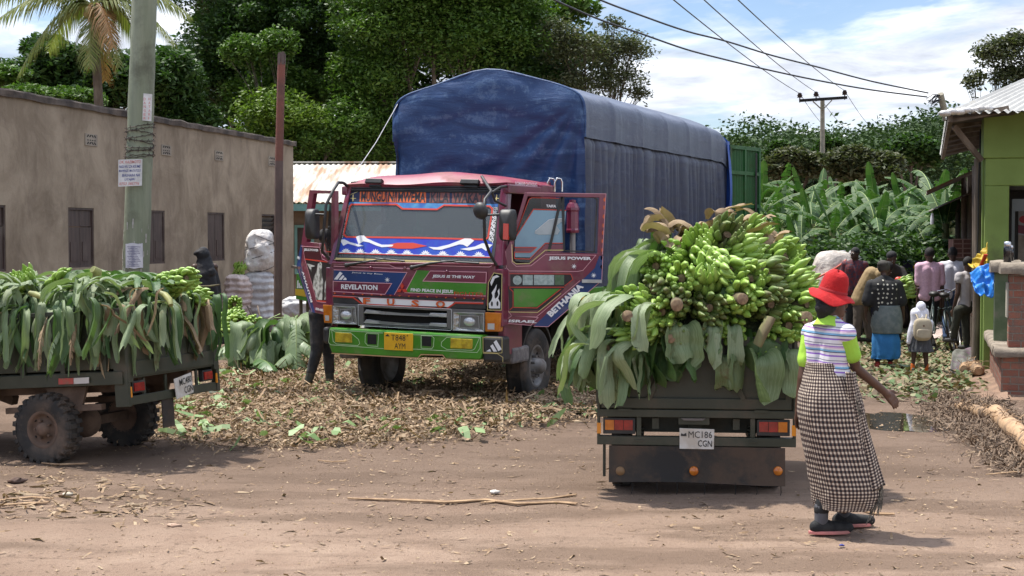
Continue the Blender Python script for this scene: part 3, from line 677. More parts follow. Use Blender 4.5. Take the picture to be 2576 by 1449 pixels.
corr(mb, FW(-.6, 12.4, 3.5), FW(-.6, 2.42, 3.545), h, FW(-.6 + .4 * T_, 12.4, 3.55 + T_ * .245), 0, .018, .12)
mb.build('roof', ROOFP, shop)
mb = MB()   # crumpled ridge cap at the tip
for k in range(7): mb.sph(FW(-.62 + k * .09, 2.36 + k * .03, 3.545 + (k % 2) * .012 + k * .01), (.1, .07, .045), 7, 5)
mb.build('flashing', mat('bent_flashing', (.6, .58, .55), (.4, .38, .35), rough=.4, metal=.4), shop)
RAF = mat('old_timber', (.10, .075, .055), (.19, .15, .115), scale=5, rough=.9, sx=(1, 1, .3), bump=.4)
mb = MB()
for k in range(7): b = 2.55 + k * 1.4; mb.beam(FW(-.58, b, 3.47), FW(.2, b, 3.6), .05, .09)
mb.beam(FW(-.55, 2.45, 3.48), FW(-.55, 12.3, 3.44), .06, .08); mb.beam(FW(-.5, 3.0, 3.42), FW(-.12, 3.25, 2.95), .05, .07)
mb.build('rafter', RAF, shop)
mb = MB(); mb.add([FW(-.56, 2.46, 3.49), FW(-.56, 12.3, 3.44), FW(.3, 12.3, 3.66), FW(.3, 2.46, 3.56), FW(4, 2.46, 3.49), FW(4, 3.25, 3.68), FW(-.1, 3.25, 3.62)], [(0, 1, 2, 3), (3, 4, 5, 6)])
mb.build('eave_shade_lining', mat('eave_shade_dark', (.03, .024, .02), (.06, .045, .035), scale=5, rough=.9), shop)  # dark lining added below the eaves; their shade is in its colour
mb = MB(); mb.tube([FW(-.13, 3.5, 3.4), FW(-.14, 3.3, 3.1), FW(-.15, 3.35, 2.6), FW(-.15, 3.3, 2.0), FW(-.16, 3.4, 1.5), FW(-.13, 3.2, 1.35), FW(-.12, 3.3, 1.7)], .012, 6); mb.build('hanging_cable', DARK, shop)
sh = thing('timber_stall', FW(0, 8, 0), 'weathered timber stall with rusty lean-to awnings beyond the green shop', 'market stall')
mb = MB(); rng = random.Random(4); b = 4.3
while b < 14.5:
 w = rng.uniform(.14, .22); x = rng.uniform(-.02, .02); BX(mb, -.06 + x, -.02 + x, b, b + w, -.05, rng.uniform(2.75, 3.1)); b += w + .008
mb.build('plank_wall', RAF, sh)
for a, b in ((-.16, 3.7), (-.12, 6.0), (-.2, 10), (-.25, 13)): mb = MB(); mb.tube([FW(a, b, 0), FW(a + .02, b, 1.5), FW(a, b, 3.0)], [.06, .055, .05], 8); mb.build('post', RAF, sh)
RT = tin('old_tin', (.10, .085, .075), (.2, .18, .165), (.16, .06, .03))
mb = MB(); corr(mb, FW(-.85, 12.8, 2.72), FW(-.85, 6.8, 2.62), FW(-.02, 6.8, 3.0), FW(-.02, 12.8, 3.1), 0, .015, .12)
corr(mb, FW(-.8, 14.8, 2.42), FW(-.8, 9.2, 2.34), FW(-.02, 9.2, 2.7), FW(-.02, 14.8, 2.75), 0, .015, .12)
mb.build('awning', RT, sh)
mb = MB(); mb.tube([FW(-.75, 9.3, 2.3), FW(-.75, 9.3, 2.18), FW(-.75, 9.3, 2.1)], [.02, .035, .03], 8); mb.build('light_bulb', mat('white_bulb', (.8, .8, .8), rough=.3), sh)
BRK = bpy.data.materials.new('worn_brick'); BRK.use_nodes = True; nt = BRK.node_tree; nt.nodes.clear()
out = N(nt, 'ShaderNodeOutputMaterial'); b = N(nt, 'ShaderNodeBsdfPrincipled'); t = N(nt, 'ShaderNodeTexCoord'); v = t.outputs['Object']
sx = N(nt, 'ShaderNodeSeparateXYZ'); L(nt, v, sx.inputs[0]); cb = N(nt, 'ShaderNodeCombineXYZ')
L(nt, math_(nt, 'SUBTRACT', math_(nt, 'MULTIPLY', sx.outputs[0], 1.0), math_(nt, 'MULTIPLY', sx.outputs[1], 1.0)), cb.inputs[0]); L(nt, sx.outputs[2], cb.inputs[1])
bt = N(nt, 'ShaderNodeTexBrick'); L(nt, cb.outputs[0], bt.inputs['Vector']); bt.inputs['Scale'].default_value = 1; bt.inputs['Brick Width'].default_value = .23; bt.inputs['Row Height'].default_value = .085; bt.inputs['Mortar Size'].default_value = .009; bt.inputs['Mortar Smooth'].default_value = .3
bt.inputs['Color1'].default_value = (.22, .075, .045, 1); bt.inputs['Color2'].default_value = (.30, .12, .075, 1); bt.inputs['Mortar'].default_value = (.22, .18, .14, 1)
c = mixc(nt, ramp(nt, noise_(nt, v, 7, 8, .7), [(.45, 0.), (.65, .8)]), bt.outputs[0], (.15, .115, .09)); L(nt, c, b.inputs['Base Color']); b.inputs['Roughness'].default_value = .9
bp = N(nt, 'ShaderNodeBump'); bp.inputs['Strength'].default_value = .8; bp.inputs['Distance'].default_value = .015; L(nt, math_(nt, 'SUBTRACT', noise_(nt, v, 30, 5), bt.outputs['Fac']), bp.inputs['Height']); L(nt, bp.outputs[0], b.inputs['Normal']); L(nt, b.outputs[0], out.inputs[0])
CON = mat('rough_concrete', (.20, .165, .125), (.30, .25, .19), scale=5, rough=.95, bump=1, bscale=25, dirt=(.1, .08, .06), dirts=4)
po = thing('porch_wall', FW(.5, .5, 0), 'red brick porch wall with thick uneven concrete ledge in front of the green shop', 'wall')
mb = MB(); BX(mb, .02, 4, 0, .22, -.1, .5); BX(mb, .02, .24, .22, 4.8, -.1, .5); mb.build('brick_base', BRK, po)
def lumpy(mb, a0, a1, b0, b1, z0, z1, nseg, along='a', amp=.018):
 prof = [(0, 0), (-.03, .35), (0, .8), (.12, 1), (.88, 1), (1, .8), (1.03, .35), (1, 0)]
 def fn(u, v):
  k = v * 7; i = min(6, int(k)); f = k - i; x = prof[i][0] * (1 - f) + prof[i + 1][0] * f; z = prof[i][1] * (1 - f) + prof[i + 1][1] * f
  if along == 'a': p = V3((a0 + (a1 - a0) * u, b0 + (b1 - b0) * x, z0 + (z1 - z0) * z))
  else: p = V3((a0 + (a1 - a0) * x, b0 + (b1 - b0) * u, z0 + (z1 - z0) * z))
  n = V3((noise.noise(p * 5), noise.noise(p * 5 + V3((9, 0, 0))), noise.noise(p * 5 + V3((0, 9, 0))))) * amp
  return FM @ (p + n)
 mb.grid(fn, nseg, 7);
 for u in (0, 1): mb.add([fn(u, i / 7) for i in range(8)], [tuple(range(8))], 0)
mb = MB(); lumpy(mb, -.06, 4, -.07, .3, .49, .6, 50); lumpy(mb, -.06, .30, .28, 4.85, .49, .6, 60, 'b'); mb.build('ledge', CON, po)
mb = MB(); BX(mb, .10, 1.1, .04, .34, .6, 1.46); mb.build('brick_pillar', BRK, po)
mb = MB(); lumpy(mb, .0, 1.2, -.04, .42, 1.46, 1.60, 24); mb.build('pillar_cap', CON, po)
mb = MB(); BX(mb, -.02, .2, 1.05, 1.27, .6, 1.46); mb.build('green_pillar', mat('faded_green', (.10, .14, .07), (.17, .2, .12), scale=4, rough=.9, dirt=(.2, .17, .13), dirts=4), po)
mb = MB(); lumpy(mb, -.08, .28, .98, 1.34, 1.46, 1.60, 10); mb.build('pillar_cap', CON, po)
mb = MB(); BX(mb, .075, .097, .06, .32, .95, 1.36); mb.build('cream_panel', mat('cream_panel', (.45, .42, .33), (.3, .28, .22), rough=.8), po)
ft = MB()
def ff(u, v):
 b = -.6 + 6 * v; k = u; x = -.34 + .42 * k; z = -.01 + .09 * k ** 1.5 + .03 * noise.noise(V3((b * 3, k * 4, 2)))
 return FM @ V3((x + .05 * noise.noise(V3((b * 2, 0, 7))), b, z))
ft.grid(ff, 8, 50);
def ff2(u, v):
 a = -.2 + 4 * v; return FM @ V3((a, -.35 + .4 * u + .04 * noise.noise(V3((a * 2, 1, 7))), .07 * u ** 1.5 - .01 + .03 * noise.noise(V3((a * 3, u * 4, 2)))))
ft.grid(ff2, 8, 40); ft.build('footing', mat('mud_footing', (.26, .165, .11), (.17, .11, .075), scale=3, rough=.95, bump=1, bscale=18), po)
def label_thing(name, P, rect, m, label, cat, t=.006, group=None):
 o = MB(); o.prism(rect, 0, t, P.M); return tag(o.build(name, m, origin=P.w(*rect[0])), label, cat, group)
PW = Pl(FW(0, bw + 1.595, 0), dF); q0 = PW.q(2560, 690); q1 = PW.q(2620, 528)
mb = MB(); mb.prism([(q0[0], q0[1]), (q1[0], q0[1]), (q1[0], q1[1]), (q0[0], q1[1])], .002, .012, PW.M, 0)
mb.prism([(q0[0] + .05 + .09 * math.cos(a) + .05, q1[1] - .14 + .06 * math.sin(a)) for a in np.linspace(0, 6.28, 20, endpoint=False)], .012, .014, PW.M, 1)
mb.prism([(q0[0], q1[1] - .34), (q1[0], q1[1] - .40), (q1[0], q1[1] - .26), (q0[0], q1[1] - .22)], .012, .014, PW.M, 2)
mb.prism([(q0[0], q1[1] - .75), (q1[0], q1[1] - .75), (q1[0], q1[1] - .42), (q0[0], q1[1] - .36)], .012, .0135, PW.M, 3)
tag(mb.build('poster', [mat('poster_grey', (.28, .28, .29), rough=.5), mat('poster_red', (.4, .02, .03), rough=.5), mat('poster_maroon', (.16, .02, .04), rough=.5), mat('poster_tan', (.2, .15, .11), (.3, .25, .2), scale=8, rough=.5)], origin=PW.w(*q0)), 'grey poster with a red oval hanging inside the dark shop doorway', 'poster')
BOT = mat('dark_bottle', (.012, .012, .014), rough=.12, spec=.8); CAPM = mat('silver_cap', (.6, .6, .62), rough=.25, metal=.8)
for a, b, h, lb in ((.16, 1.12, .2, 'dark metal-topped flask on the green porch pillar'), (.08, .1, .25, 'taller dark flask with silver top on the left end of the brick pillar')):
 r_ = thing('flask', FW(a, b, 1.6), lb, 'flask', 'flasks on the porch pillars'); mb = MB(); Mx = Matrix.Translation(FW(a, b, 1.598)); mb.lathe([(.001, 0), (.045, 0), (.047, h * .6), (.042, h * .75), (.035, h * .78)], 16, Mx); mb.build('body', BOT, r_)
 mb = MB(); mb.lathe([(.037, h * .77), (.042, h * .82), (.04, h * .97), (.02, h), (.001, h)], 14, Mx); mb.build('lid', CAPM, r_)
mb = MB(); rng = random.Random(2)
for k in range(6): mb.sph(FW(.52 + .09 * (k % 3), .15 + .03 * k % .1, 1.66 + .05 * (k // 3)), (.085, .06, .05), 9, 6, R3=Matrix.Rotation(k, 3, 'Z'))
tag(mb.build('folded_cloths', mat('pale_cloth', (.6, .6, .62), (.25, .1, .15), scale=9, rough=.8, con=(.5, .62)), origin=FW(.6, .15, 1.6)), 'crumpled pale cloths lying on the brick pillar cap', 'cloths')
# ---- wooden pole, foreground left
PG = mat('treated_pole', (.19, .215, .145), (.27, .29, .205), scale=2.2, rough=.85, bump=.5, bscale=14, sx=(3, 3, .35), dirt=(.09, .09, .06), dirts=2.2, dcon=(.5, .7))
PY = 18.0
def poleC(z):
 t = (z - at(340, 740, PY).z) / (at(363, 0, PY).z - at(340, 740, PY).z); a = at(340, 740, PY).lerp(at(363, 0, PY), t); a.y = PY; return a
root = thing('utility_pole', (poleC(0).x, PY, 0), 'thick green-grey wooden pole leaning slightly, with barbed wire and papers on it', 'utility pole')
mb = MB(); pts = []; rs = []
for i in range(70):
 z = -.05 + 8.5 * i / 69; c = poleC(z); k = noise.noise(V3((0, 0, z * 2.1))) * .008
 pts.append(V3((c.x + k, c.y, z))); rs.append(.166 - .0035 * z + .006 * noise.noise(V3((4, 0, z * 3))))
mb.tube(pts, rs, 28); mb.build('shaft', PG, root)
def pr(z): return .166 - .0035 * z
BW = mat('barbed_wire', (.08, .06, .05), rough=.7, metal=.4)
rng = random.Random(8); mb = MB()
for k, py in enumerate((318, 326, 336, 343, 350, 358, 368, 374, 385, 392, 396)):
 z0 = at(350, py, PY).z; tp = []; ph = rng.uniform(0, 6)
 for i in range(41):
  a = ph + i / 40 * 6.28; z = z0 + .03 * math.sin(a * 1 + ph) + rng.uniform(-.006, .006); c = poleC(z); r_ = pr(z) + .012; tp.append(V3((c.x + r_ * math.cos(a), c.y + r_ * math.sin(a), z)))
 mb.tube(tp, .0045, 4, cap=False)
 for i in range(0, 40, 3): p = tp[i]; d = V3((rng.uniform(-1, 1), rng.uniform(-1, 1), rng.uniform(-1, 1))).normalized() * .028; mb.tube([p - d, p + d], .003, 3)
mb.build('wire_wrap', BW, root)
PEEL = mat('peeling_paper', (.45, .43, .40), (.30, .28, .25), scale=8, rough=.9)
mb = MB(); rng = random.Random(12)
for k in range(46):
 a = rng.uniform(3.5, 5.9); z = rng.uniform(.95, 2.05); w = rng.uniform(.01, .035); h = rng.uniform(.02, .12)
 def fn(u, v, a=a, z=z, w=w, h=h):
  zz_ = z + h * v; c = poleC(zz_); r_ = pr(zz_) + .006; an = a + (u - .5) * w / r_ * (.6 + .8 * noise.noise(V3((v * 3, k, 0)))); return V3((c.x + r_ * math.cos(an), c.y + r_ * math.sin(an), zz_))
 mb.grid(fn, 2, 4)
mb.build('paper_scraps', PEEL, root)
def curved_sheet(mb, x0, x1, y0, y1, rr_, mi=0, wob=.0, t=.0):
 """paper following the round of the pole between pixel edges"""
 def fn(u, v):
  z = at(350, y1 + (y0 - y1) * v, PY).z; c = poleC(z); R_ = pr(z) + .007 + rr_
  px = x0 + (x1 - x0) * u; X = at(px, 500, PY - R_).x - c.x; X = max(-R_ * .97, min(R_ * .97, X))
  return V3((c.x + X, c.y - math.sqrt(max(0, R_ * R_ - X * X)), z + wob * math.sin(u * 9 + v * 4)))
 mb.grid(fn, 14, 10, mi)
WP_ = mat('white_paper', (.62, .62, .66), (.5, .5, .54), scale=9, rough=.8)
mb = MB(); curved_sheet(mb, 313, 356, 612, 674, .006, wob=.006)
for k in range(13): curved_sheet(mb, 318 + (k % 3) * 2, 351 - (k * 7 % 9), 620 + k * 4, 621.1 + k * 4, .0075, 1, .006)
tag(mb.build('notice', [WP_, mat('grey_ink', (.22, .22, .3), rough=.8)], origin=at(335, 640, PY)), 'small torn white printed notice low on the wooden pole', 'notice')
SP = Pl(V3((poleC(3).x, PY - .165, 0)) + V3((.09, .025, 0)), V3((1, .22, 0)))
SP = Pl(SP.O, V3((1, .25, 0)), Nn=V3((.25, -1, 0)).normalized())
RED = mat('sign_red', (.45, .04, .04), rough=.6); PKR = mat('faded_red', (.55, .20, .18), rough=.7)
WHT = mat('enamel_white', (.66, .65, .64), (.5, .49, .47), scale=8, rough=.45)
mb = MB(); mb.poly(SP, [(358, 303), (381, 305), (383, 237), (361, 235)], 0, .004, 0)
o = mb.build('danger_sign', WHT, origin=SP.O); tag(o, 'narrow white metal plate with two vertical red warning words on the pole', 'sign')
mb = MB()
for s_, x0, x1 in (('DANGER', 361, 366.5), ('HATARI', 373, 378)):
 for i, ch in enumerate(s_): y = 246 + i * 9.6; text_on(mb, SP, ch, (x0, y + 6.5), (x1 if ch != 'I' else x0 + 1.6, y + 6.5), (x0 + .3, y), t=.006, bold=.01)
mb.build('lettering', PKR, o)
HP = Pl(V3((poleC(2.6).x, PY - .19, 0)), V3((1, 0, 0)))
mb = MB(); mb.poly(HP, [(298, 469.5), (357, 467), (358.5, 400), (298, 402)], 0, .006, 0)
o = mb.build('handwritten_sign', WHT, origin=HP.w(0, 2.5)); tag(o, 'square white board with hand-painted red and blue words on the pole', 'sign')
for nm, m_, rows in (('red_lettering', PKR, [('DK. KAZIMOTO', 301, 354, 404, 411.5), ('0753 385776', 300, 350, 459, 466)]), ('blue_lettering', mat('sign_blue', (.05, .07, .25), rough=.7), [('NGUVU ZA KIUME', 300, 353, 416, 423), ('MAPENZI, MATATIZO', 299, 354, 427, 434), ('BIASHARA NA', 307, 352, 438, 445), ('UTAJIRI', 313, 339, 449, 456)])):
 mb = MB()
 for s_, x0, x1, y0, y1 in rows: text_on(mb, HP, s_, (x0, y1), (x1, y1 - 1), (x0 + 1.5, y0), t=.008, bold=.015)
 mb.build(nm, m_, o)
# ---- steel post
SY = 22.0; RST = mat('rusty_steel', (.22, .075, .05), (.13, .06, .045), scale=3, rough=.8, bump=.3, bscale=30, dirt=(.30, .12, .08), dirts=1.5)
STL = mat('brown_steel', (.10, .065, .055), (.14, .09, .075), scale=3, rough=.7, bump=.2)
tp = at(708, 158, SY); bt_ = at(697, 800, SY); bt_.z = -.02; md = at(702, 405, SY)
root = thing('steel_post', (bt_.x, SY, 0), 'tall rusty round steel post, red-brown at the top and dark below', 'post')
mb = MB(); mb.tube([bt_, md], [.062, .062], 20, 0); mb.build('lower_pipe', STL, root)
mb = MB(); mb.tube([md, tp], [.0605, .058], 20, 0); mb.build('upper_pipe', RST, root)
mb = MB()
for k in range(6): a = k * 1.05; p = tp + V3((.055 * math.cos(a), .055 * math.sin(a), 0)); mb.beam(p - V3((0, 0, .03)), p + V3((.004, 0, .12 + .02 * (k % 3))), .045, .006, up=V3((math.cos(a), math.sin(a), 0)))
mb.build('torn_rim', STL, root)
# ---- far power pole, roof pole and wires
FY = 76; WDP = mat('grey_pole_wood', (.22, .20, .15), (.3, .27, .21), scale=4, rough=.9)
b_ = at(2070, 600, FY); b_.z = 0; t_ = at(2069, 246, FY)
root = thing('power_pole', b_, 'distant wooden power pole with a dark crossarm above the banana plants', 'utility pole')
mb = MB(); mb.tube([b_, t_], [.16, .11], 12); mb.build('shaft', WDP, root)
ca = at(2009, 254, FY); cb_ = at(2129, 246, FY - 1); mb = MB(); mb.beam(ca + V3((0, -.18, 0)), cb_ + V3((0, -.18, 0)), .12, .14); mb.build('crossarm', DARK, root)
mb = MB(); mb.beam(at(2045, 255, FY - .3), at(2068, 276, FY - .2), .05, .05); mb.beam(at(2093, 252, FY - .3), at(2070, 276, FY - .2), .05, .05); mb.build('brace', WDP, root)
INS = mat('brown_insulator', (.03, .02, .02), rough=.3)
ip = []
for px, py in ((2012, 243), (2053, 240), (2125, 236)):
 p = at(px, py, FY - .4); ip.append(p); mb = MB(); mb.lathe([(.03, -.3), (.03, -.05), (.14, -.05), (.10, .02), (.15, .03), (.09, .12), (.12, .13), (.05, .2), (.001, .2)], 12, Matrix.Translation(p)); mb.build('insulator', INS, root)
WIRE = mat('wire', (.025, .025, .028), rough=.5)
for i, (p, near, far, lb) in enumerate(zip(ip, ((1690, -8), (1775, -12), (1862, -14)), ((2098, 336), (2145, 334), (2212, 338)), ('thin power line meeting the left insulator of the far pole', 'thin power line meeting the middle insulator of the far pole', 'thin power line meeting the right insulator of the far pole'))):
 a = at(near[0] - 120, near[1] - 95, 24); f = at(*far, 128); q = p + V3((0, 0, .16)); mb = MB()
 def cat(A, Bq, sag, n=14): return [A.lerp(Bq, t / n) + V3((0, 0, -sag * 4 * (t / n) * (1 - t / n))) for t in range(n + 1)]
 mb.tube(cat(a, q, .15) + cat(q, f, .3)[1:], .017, 4); tag(mb.build('power_line', WIRE, origin=q), lb, 'wire', 'high wires on the far pole')
rp0 = at(2380, 300, 21); rp1 = at(2366, 236, 20.8)
root = thing('roof_pole', rp0, 'short weathered pole with tangled wire ends at the shop roof corner', 'pole')
mb = MB(); mb.tube([rp0, rp1], [.05, .045], 10); mb.build('shaft', WDP, root); mb = MB(); rng = random.Random(3)
for k in range(7):
 p = rp1 + V3((-.02, -.05, -.02)); d = V3((-rng.uniform(.1, .22), 0, -rng.uniform(-.03, .16))); mb.tube([p, p + d * .5 + V3((0, 0, rng.uniform(.0, .06))), p + d, p + d * .7 + V3((0, 0, -.05)), p + V3((.01, 0, -.06))], .006, 4)
mb.build('wire_tangle', WIRE, root)
for lb, pts in (('upper of the two thick black cables sagging to the shop roof pole', [(1250, -150), (1400, -52), (1510, 0), (1610, 38), (1725, 78), (1827, 104), (1940, 139), (2050, 167), (2190, 204), (2335, 234)]), ('lower of the two thick black cables sagging to the shop roof pole', [(1180, -110), (1300, -45), (1395, 0), (1500, 46), (1610, 84), (1725, 124), (1820, 149), (1919, 173), (2050, 201), (2190, 226), (2332, 244)])):
 mb = MB(); P_ = []
 for i, (x, y) in enumerate(pts): P_.append(at(x, y, 20.8 - 7 * (1 - i / (len(pts) - 1))))
 fine = []
 for i in range(len(P_) - 1):
  p0, p1, p2, p3 = P_[max(0, i - 1)], P_[i], P_[i + 1], P_[min(len(P_) - 1, i + 2)]
  for k in range(5): t = k / 5; fine.append(.5 * ((2 * p1) + (p2 - p0) * t + (2 * p0 - 5 * p1 + 4 * p2 - p3) * t * t + (3 * p1 - p0 - 3 * p2 + p3) * t ** 3))
 mb.tube(fine + [P_[-1]], .011, 5); tag(mb.build('overhead_cable', WIRE, origin=P_[-1]), lb, 'wire', 'two thick service cables')
# ================================================================ LORRY
TY = R(22); ax = V3((math.cos(TY), -math.sin(TY), 0)); ay = V3((math.sin(TY), math.cos(TY), 0)); TO = V3((-1.10, 16.25, 0))
TM = Matrix(((ax.x, ay.x, 0, TO.x), (ax.y, ay.y, 0, TO.y), (0, 0, 1, 0), (0, 0, 0, 1)))
def TW(x, y, z): return TM @ V3((x, y, z))
Zu = V3((0, 0, 1))
def FPl(ly): return Pl(TW(0, ly, 0), ax)
def TP(px, py, ly): P = FPl(ly); return P.w(*P.q(px, py))
DUST = (.22, .15, .10)
MAR = mat('maroon_paint', (.14, .018, .042), (.19, .027, .058), scale=2, rough=.28, coat=.5, dirt=DUST, dirts=3, dcon=(.53, .85))
BLU = mat('navy_paint', (.010, .032, .13), (.014, .045, .17), scale=2, rough=.3, coat=.4, dirt=DUST, dirts=3, dcon=(.58, .85))
GRE = mat('green_paint', (.045, .19, .012), (.06, .24, .018), scale=2, rough=.32, coat=.4, dirt=DUST, dirts=3, dcon=(.56, .8))
BLK = mat('black_plastic', (.018, .018, .019), (.035, .033, .03), scale=6, rough=.5, dirt=(.12, .09, .07), dirts=4, dcon=(.6, .85))
WPT = mat('white_lettering_paint', (.72, .72, .72), rough=.5)
PIN = mat('pink_pinstripe', (.62, .30, .34), rough=.5)
REDP = mat('red_piping', (.55, .045, .02), rough=.45)
ORG = mat('orange_letter_paint', (.68, .13, .02), (.5, .09, .02), scale=20, rough=.5)
YEL = mat('cream_pinstripe', (.55, .45, .18), rough=.5)
SIL = mat('silver_trim', (.42, .42, .41), (.55, .55, .54), scale=5, rough=.35, metal=.5, dirt=DUST, dirts=5, dcon=(.6, .85))
GRY = mat('grey_trim', (.13, .12, .115), (.17, .16, .15), scale=5, rough=.45, metal=.3, dirt=DUST, dirts=5, dcon=(.6, .85))
CHR = mat('chrome', (.7, .7, .7), rough=.12, metal=1)
RUB = mat('tyre_rubber', (.022, .021, .02), (.05, .042, .035), scale=5, rough=.85, bump=.5, bscale=30, dirt=(.15, .105, .075), dirts=3.5, dcon=(.5, .7))
LORRY = thing('lorry', TW(0, 4, 0), 'maroon lorry with lettered open doors, green bumper and high blue tarpaulin', 'lorry')
LR = LORRY
cab = MB()
cab.prism([(-.99, 1.165), (.99, 1.165), (.99, 1.60), (-.99, 1.60)], -.12, 0, FPl(0).M)       # front skin (t is towards the viewer)
for s in (-1, 1):
 cab.box((s * 1.03, .30, 1.25), (.10, .60, .62), TM)
 cab.add([TW(s * 1.06, -.01 + .04, 1.60), TW(s * .96, -.0, 1.60), TW(s * .96, .15, 1.60), TW(s * 1.07, .15, 1.60), TW(s * .99, .36, 2.5), TW(s * .925, .33, 2.5), TW(s * .925, .5, 2.5), TW(s * .99, .5, 2.5)][:: 1], [(0, 1, 5, 4), (1, 2, 6, 5), (2, 3, 7, 6), (3, 0, 4, 7)])  # A pillar
 cab.prism([(1.28, .95), (1.75, .95), (1.75, 2.5), (1.28, 2.5)], s * 1.0 - .04, s * 1.0 + .04, TM @ Matrix(((0, 0, 1, 0), (1, 0, 0, 0), (0, 1, 0, 0), (0, 0, 0, 1))))
 cab.prism([(.45, .62), (.62, .62), (.62, .95), (1.75, .95), (1.75, 1.06), (.1, 1.06), (.1, .62)], s * 1.02 - .04, s * 1.02 + .04, TM @ Matrix(((0, 0, 1, 0), (1, 0, 0, 0), (0, 1, 0, 0), (0, 0, 0, 1))))
 cab.box((s * 1.0, .95, 2.43), (.07, 1.6 - .3, .10), TM)
cab.box((0, 1.72, 1.75), (1.96, .06, 1.6), TM); cab.box((0, .95, .98), (1.98, 1.5, .06), TM)
for s in (-1, 1):   # window-sill step rail below the glass
 pass
cab.box((0, .06, 1.61), (1.98, .16, .03), TM)
cab.build('cab_body', MAR, LR, bev=.012)
mb = MB()
def rf(u, v):
 x = -1 + 2 * u; l = v
 y = .34 + 1.44 * l; edge = 1 - abs(x) ** 5
 rise = min(1, l / .12) ** .5; tail = 1 - max(0, (l - .85) / .15) ** 2 * .4
 z = 2.50 + (.055 * edge ** .5 + .07 * (1 - x * x) ) * rise * tail + .012 * math.sin(x * 6) * edge
 xs = x * (1.0 - .0 * l)
 return TW(xs * 1.005, y - .03 * (1 - rise), z)
mb.grid(rf, 36, 24)
mb.add([rf(i / 12, 0) for i in range(13)] + [TW(1.0, .34, 2.46), TW(-1.0, .34, 2.46)], [tuple(range(15))])
for s in (0, 1): mb.add([rf(s, i / 10) for i in range(11)] + [TW((2 * s - 1) * 1.0, 1.78, 2.44), TW((2 * s - 1) * 1.0, .34, 2.44)], [tuple(range(13))])
mb.add([rf(i / 12, 1) for i in range(13)] + [TW(1.0, 1.78, 2.44), TW(-1.0, 1.78, 2.44)], [tuple(range(15))])
RF = mb.build('roof', mat('roof_maroon', (.20, .02, .05), (.26, .035, .07), scale=2, rough=.5, dirt=DUST, dirts=3, dcon=(.5, .8)), LR)
mb = MB(); SPn = Pl(TW(1.006, 0, 0), ay, Nn=ax); mb2 = MB()
text_on(mb, SPn, 'ROMANI CATHOLIC', (1296, 466), (1351, 468.5), (1296, 456.5), t=.003); mb.build('lettering', WPT, RF)
wz = Zu * .80 + ay * .32
WS = Pl(TW(0, .02, 1.62), ax, wz)                 # windscreen plane
mb = MB(); mb.poly(WS, [(880, 482), (1265, 486), (1263, 461), (891, 457)], -.02, .01, 0)
for k in range(5):
 y0 = 459.5 + k * 4.6; mb.poly(WS, [(885, y0 + 2), (1263, y0 + 4.8), (1263, y0 + 3), (886, y0)], .01, .028, 0)
mb.build('air_louvre', BLK, LR)
for x0, x1, y in ((925, 966, 457), (1163, 1209, 459)):
 mb = MB(); mb.poly(WS, [(x0, y + 10), (x1, y + 11), (x1 + 3, y), (x0 + 4, y - 1)], .03, .09, 0); mb.poly(WS, [(x0 + 8, y + 16), (x1 - 3, y + 17), (x1 - 4, y + 10), (x0 + 8, y + 10)], .012, .05, 0); mb.build('marker_light', BLK, LR, bev=.006)
WG = glass('windscreen_glass', (.15, .165, .165), .52, .06)  # grey tint puts the screen's pale reflection into its base colour
mb = MB(); mb.poly(WS, [(845, 650), (1243, 663), (1262, 487), (882, 481)], -.008, -.002, 0); WI = mb.build('windscreen', WG, LR)
mb = MB(); mb.ring([WS.q(*p) for p in [(841, 655), (1242, 668), (1267, 480), (879, 474)]], [WS.q(*p) for p in [(850, 647), (1236, 659), (1258, 486), (884, 482)]], -.03, .016, WS.M); mb.build('rubber_seal', BLK, WI)
mb = MB(); mb.line(WS, [(846, 651), (1239, 664)], .012, t=.018); mb.line(WS, [(843, 654), (1240, 667)], .006, t=.018); mb.build('seal_stripe', YEL, WI)
DKB = mat('dark_navy_film', (.012, .015, .05), rough=.4)
mb = MB(); mb.poly(WS, [(878, 508), (1259, 513), (1259, 486), (883, 481)], 0, .002, 0)
for pts in ([(858, 603), (872, 603), (888, 520), (878, 509)],): pass
mb.build('sun_strip', DKB, WI)
mb = MB(); LBL = mat('sky_blue_film', (.08, .28, .48), (.03, .12, .38), scale=8, rough=.4)
mb.poly(WS, [(877, 515), (998, 516), (1013, 527), (1100, 529), (1117, 518), (1258, 521), (1259, 513.4), (878, 508.4)], 0, .002, 0); mb.build('blue_strip', LBL, WI)
BBL = mat('bright_blue_film', (.025, .035, .42), (.02, .08, .42), scale=6, rough=.4)
mb = MB(); mb.poly(WS, [(851, 637), (1234, 648), (1241, 612), (1225, 604), (866, 598), (854, 603)], 0, .002, 0); mb.build('lower_film', BBL, WI)
LACE = bpy.data.materials.new('lace_film'); LACE.use_nodes = True; nt = LACE.node_tree; b = nt.nodes['Principled BSDF']; t = N(nt, 'ShaderNodeTexCoord')
vo = N(nt, 'ShaderNodeTexVoronoi', feature='DISTANCE_TO_EDGE'); vo.inputs['Scale'].default_value = 38; L(nt, t.outputs['Object'], vo.inputs[0]); L(nt, ramp(nt, vo.outputs[0], [(.05, .65), (.12, .06)], 'CONSTANT'), b.inputs[0]); b.inputs['Roughness'].default_value = .5
mb = MB(); mb.poly(WS, [(850, 603), (862, 599), (879, 516), (874, 513)], 0, .002, 0); mb.poly(WS, [(1240, 613), (1229, 604), (1239, 521), (1257, 521)], 0, .002, 0); mb.build('lace_border', LACE, WI)
mb = MB()
mb.line(WS, [(884, 514.5), (998, 514.5), (1013, 525.6), (1100, 527), (1117, 516.5), (1232, 519), (1239, 526), (1228, 598), (1220, 603), (1054, 598.5), (872, 596.5), (865, 590), (880, 520)], .02, True, t=.0045)
mb.line(WS, [(851, 637), (1234, 648)], .010, t=.0045)
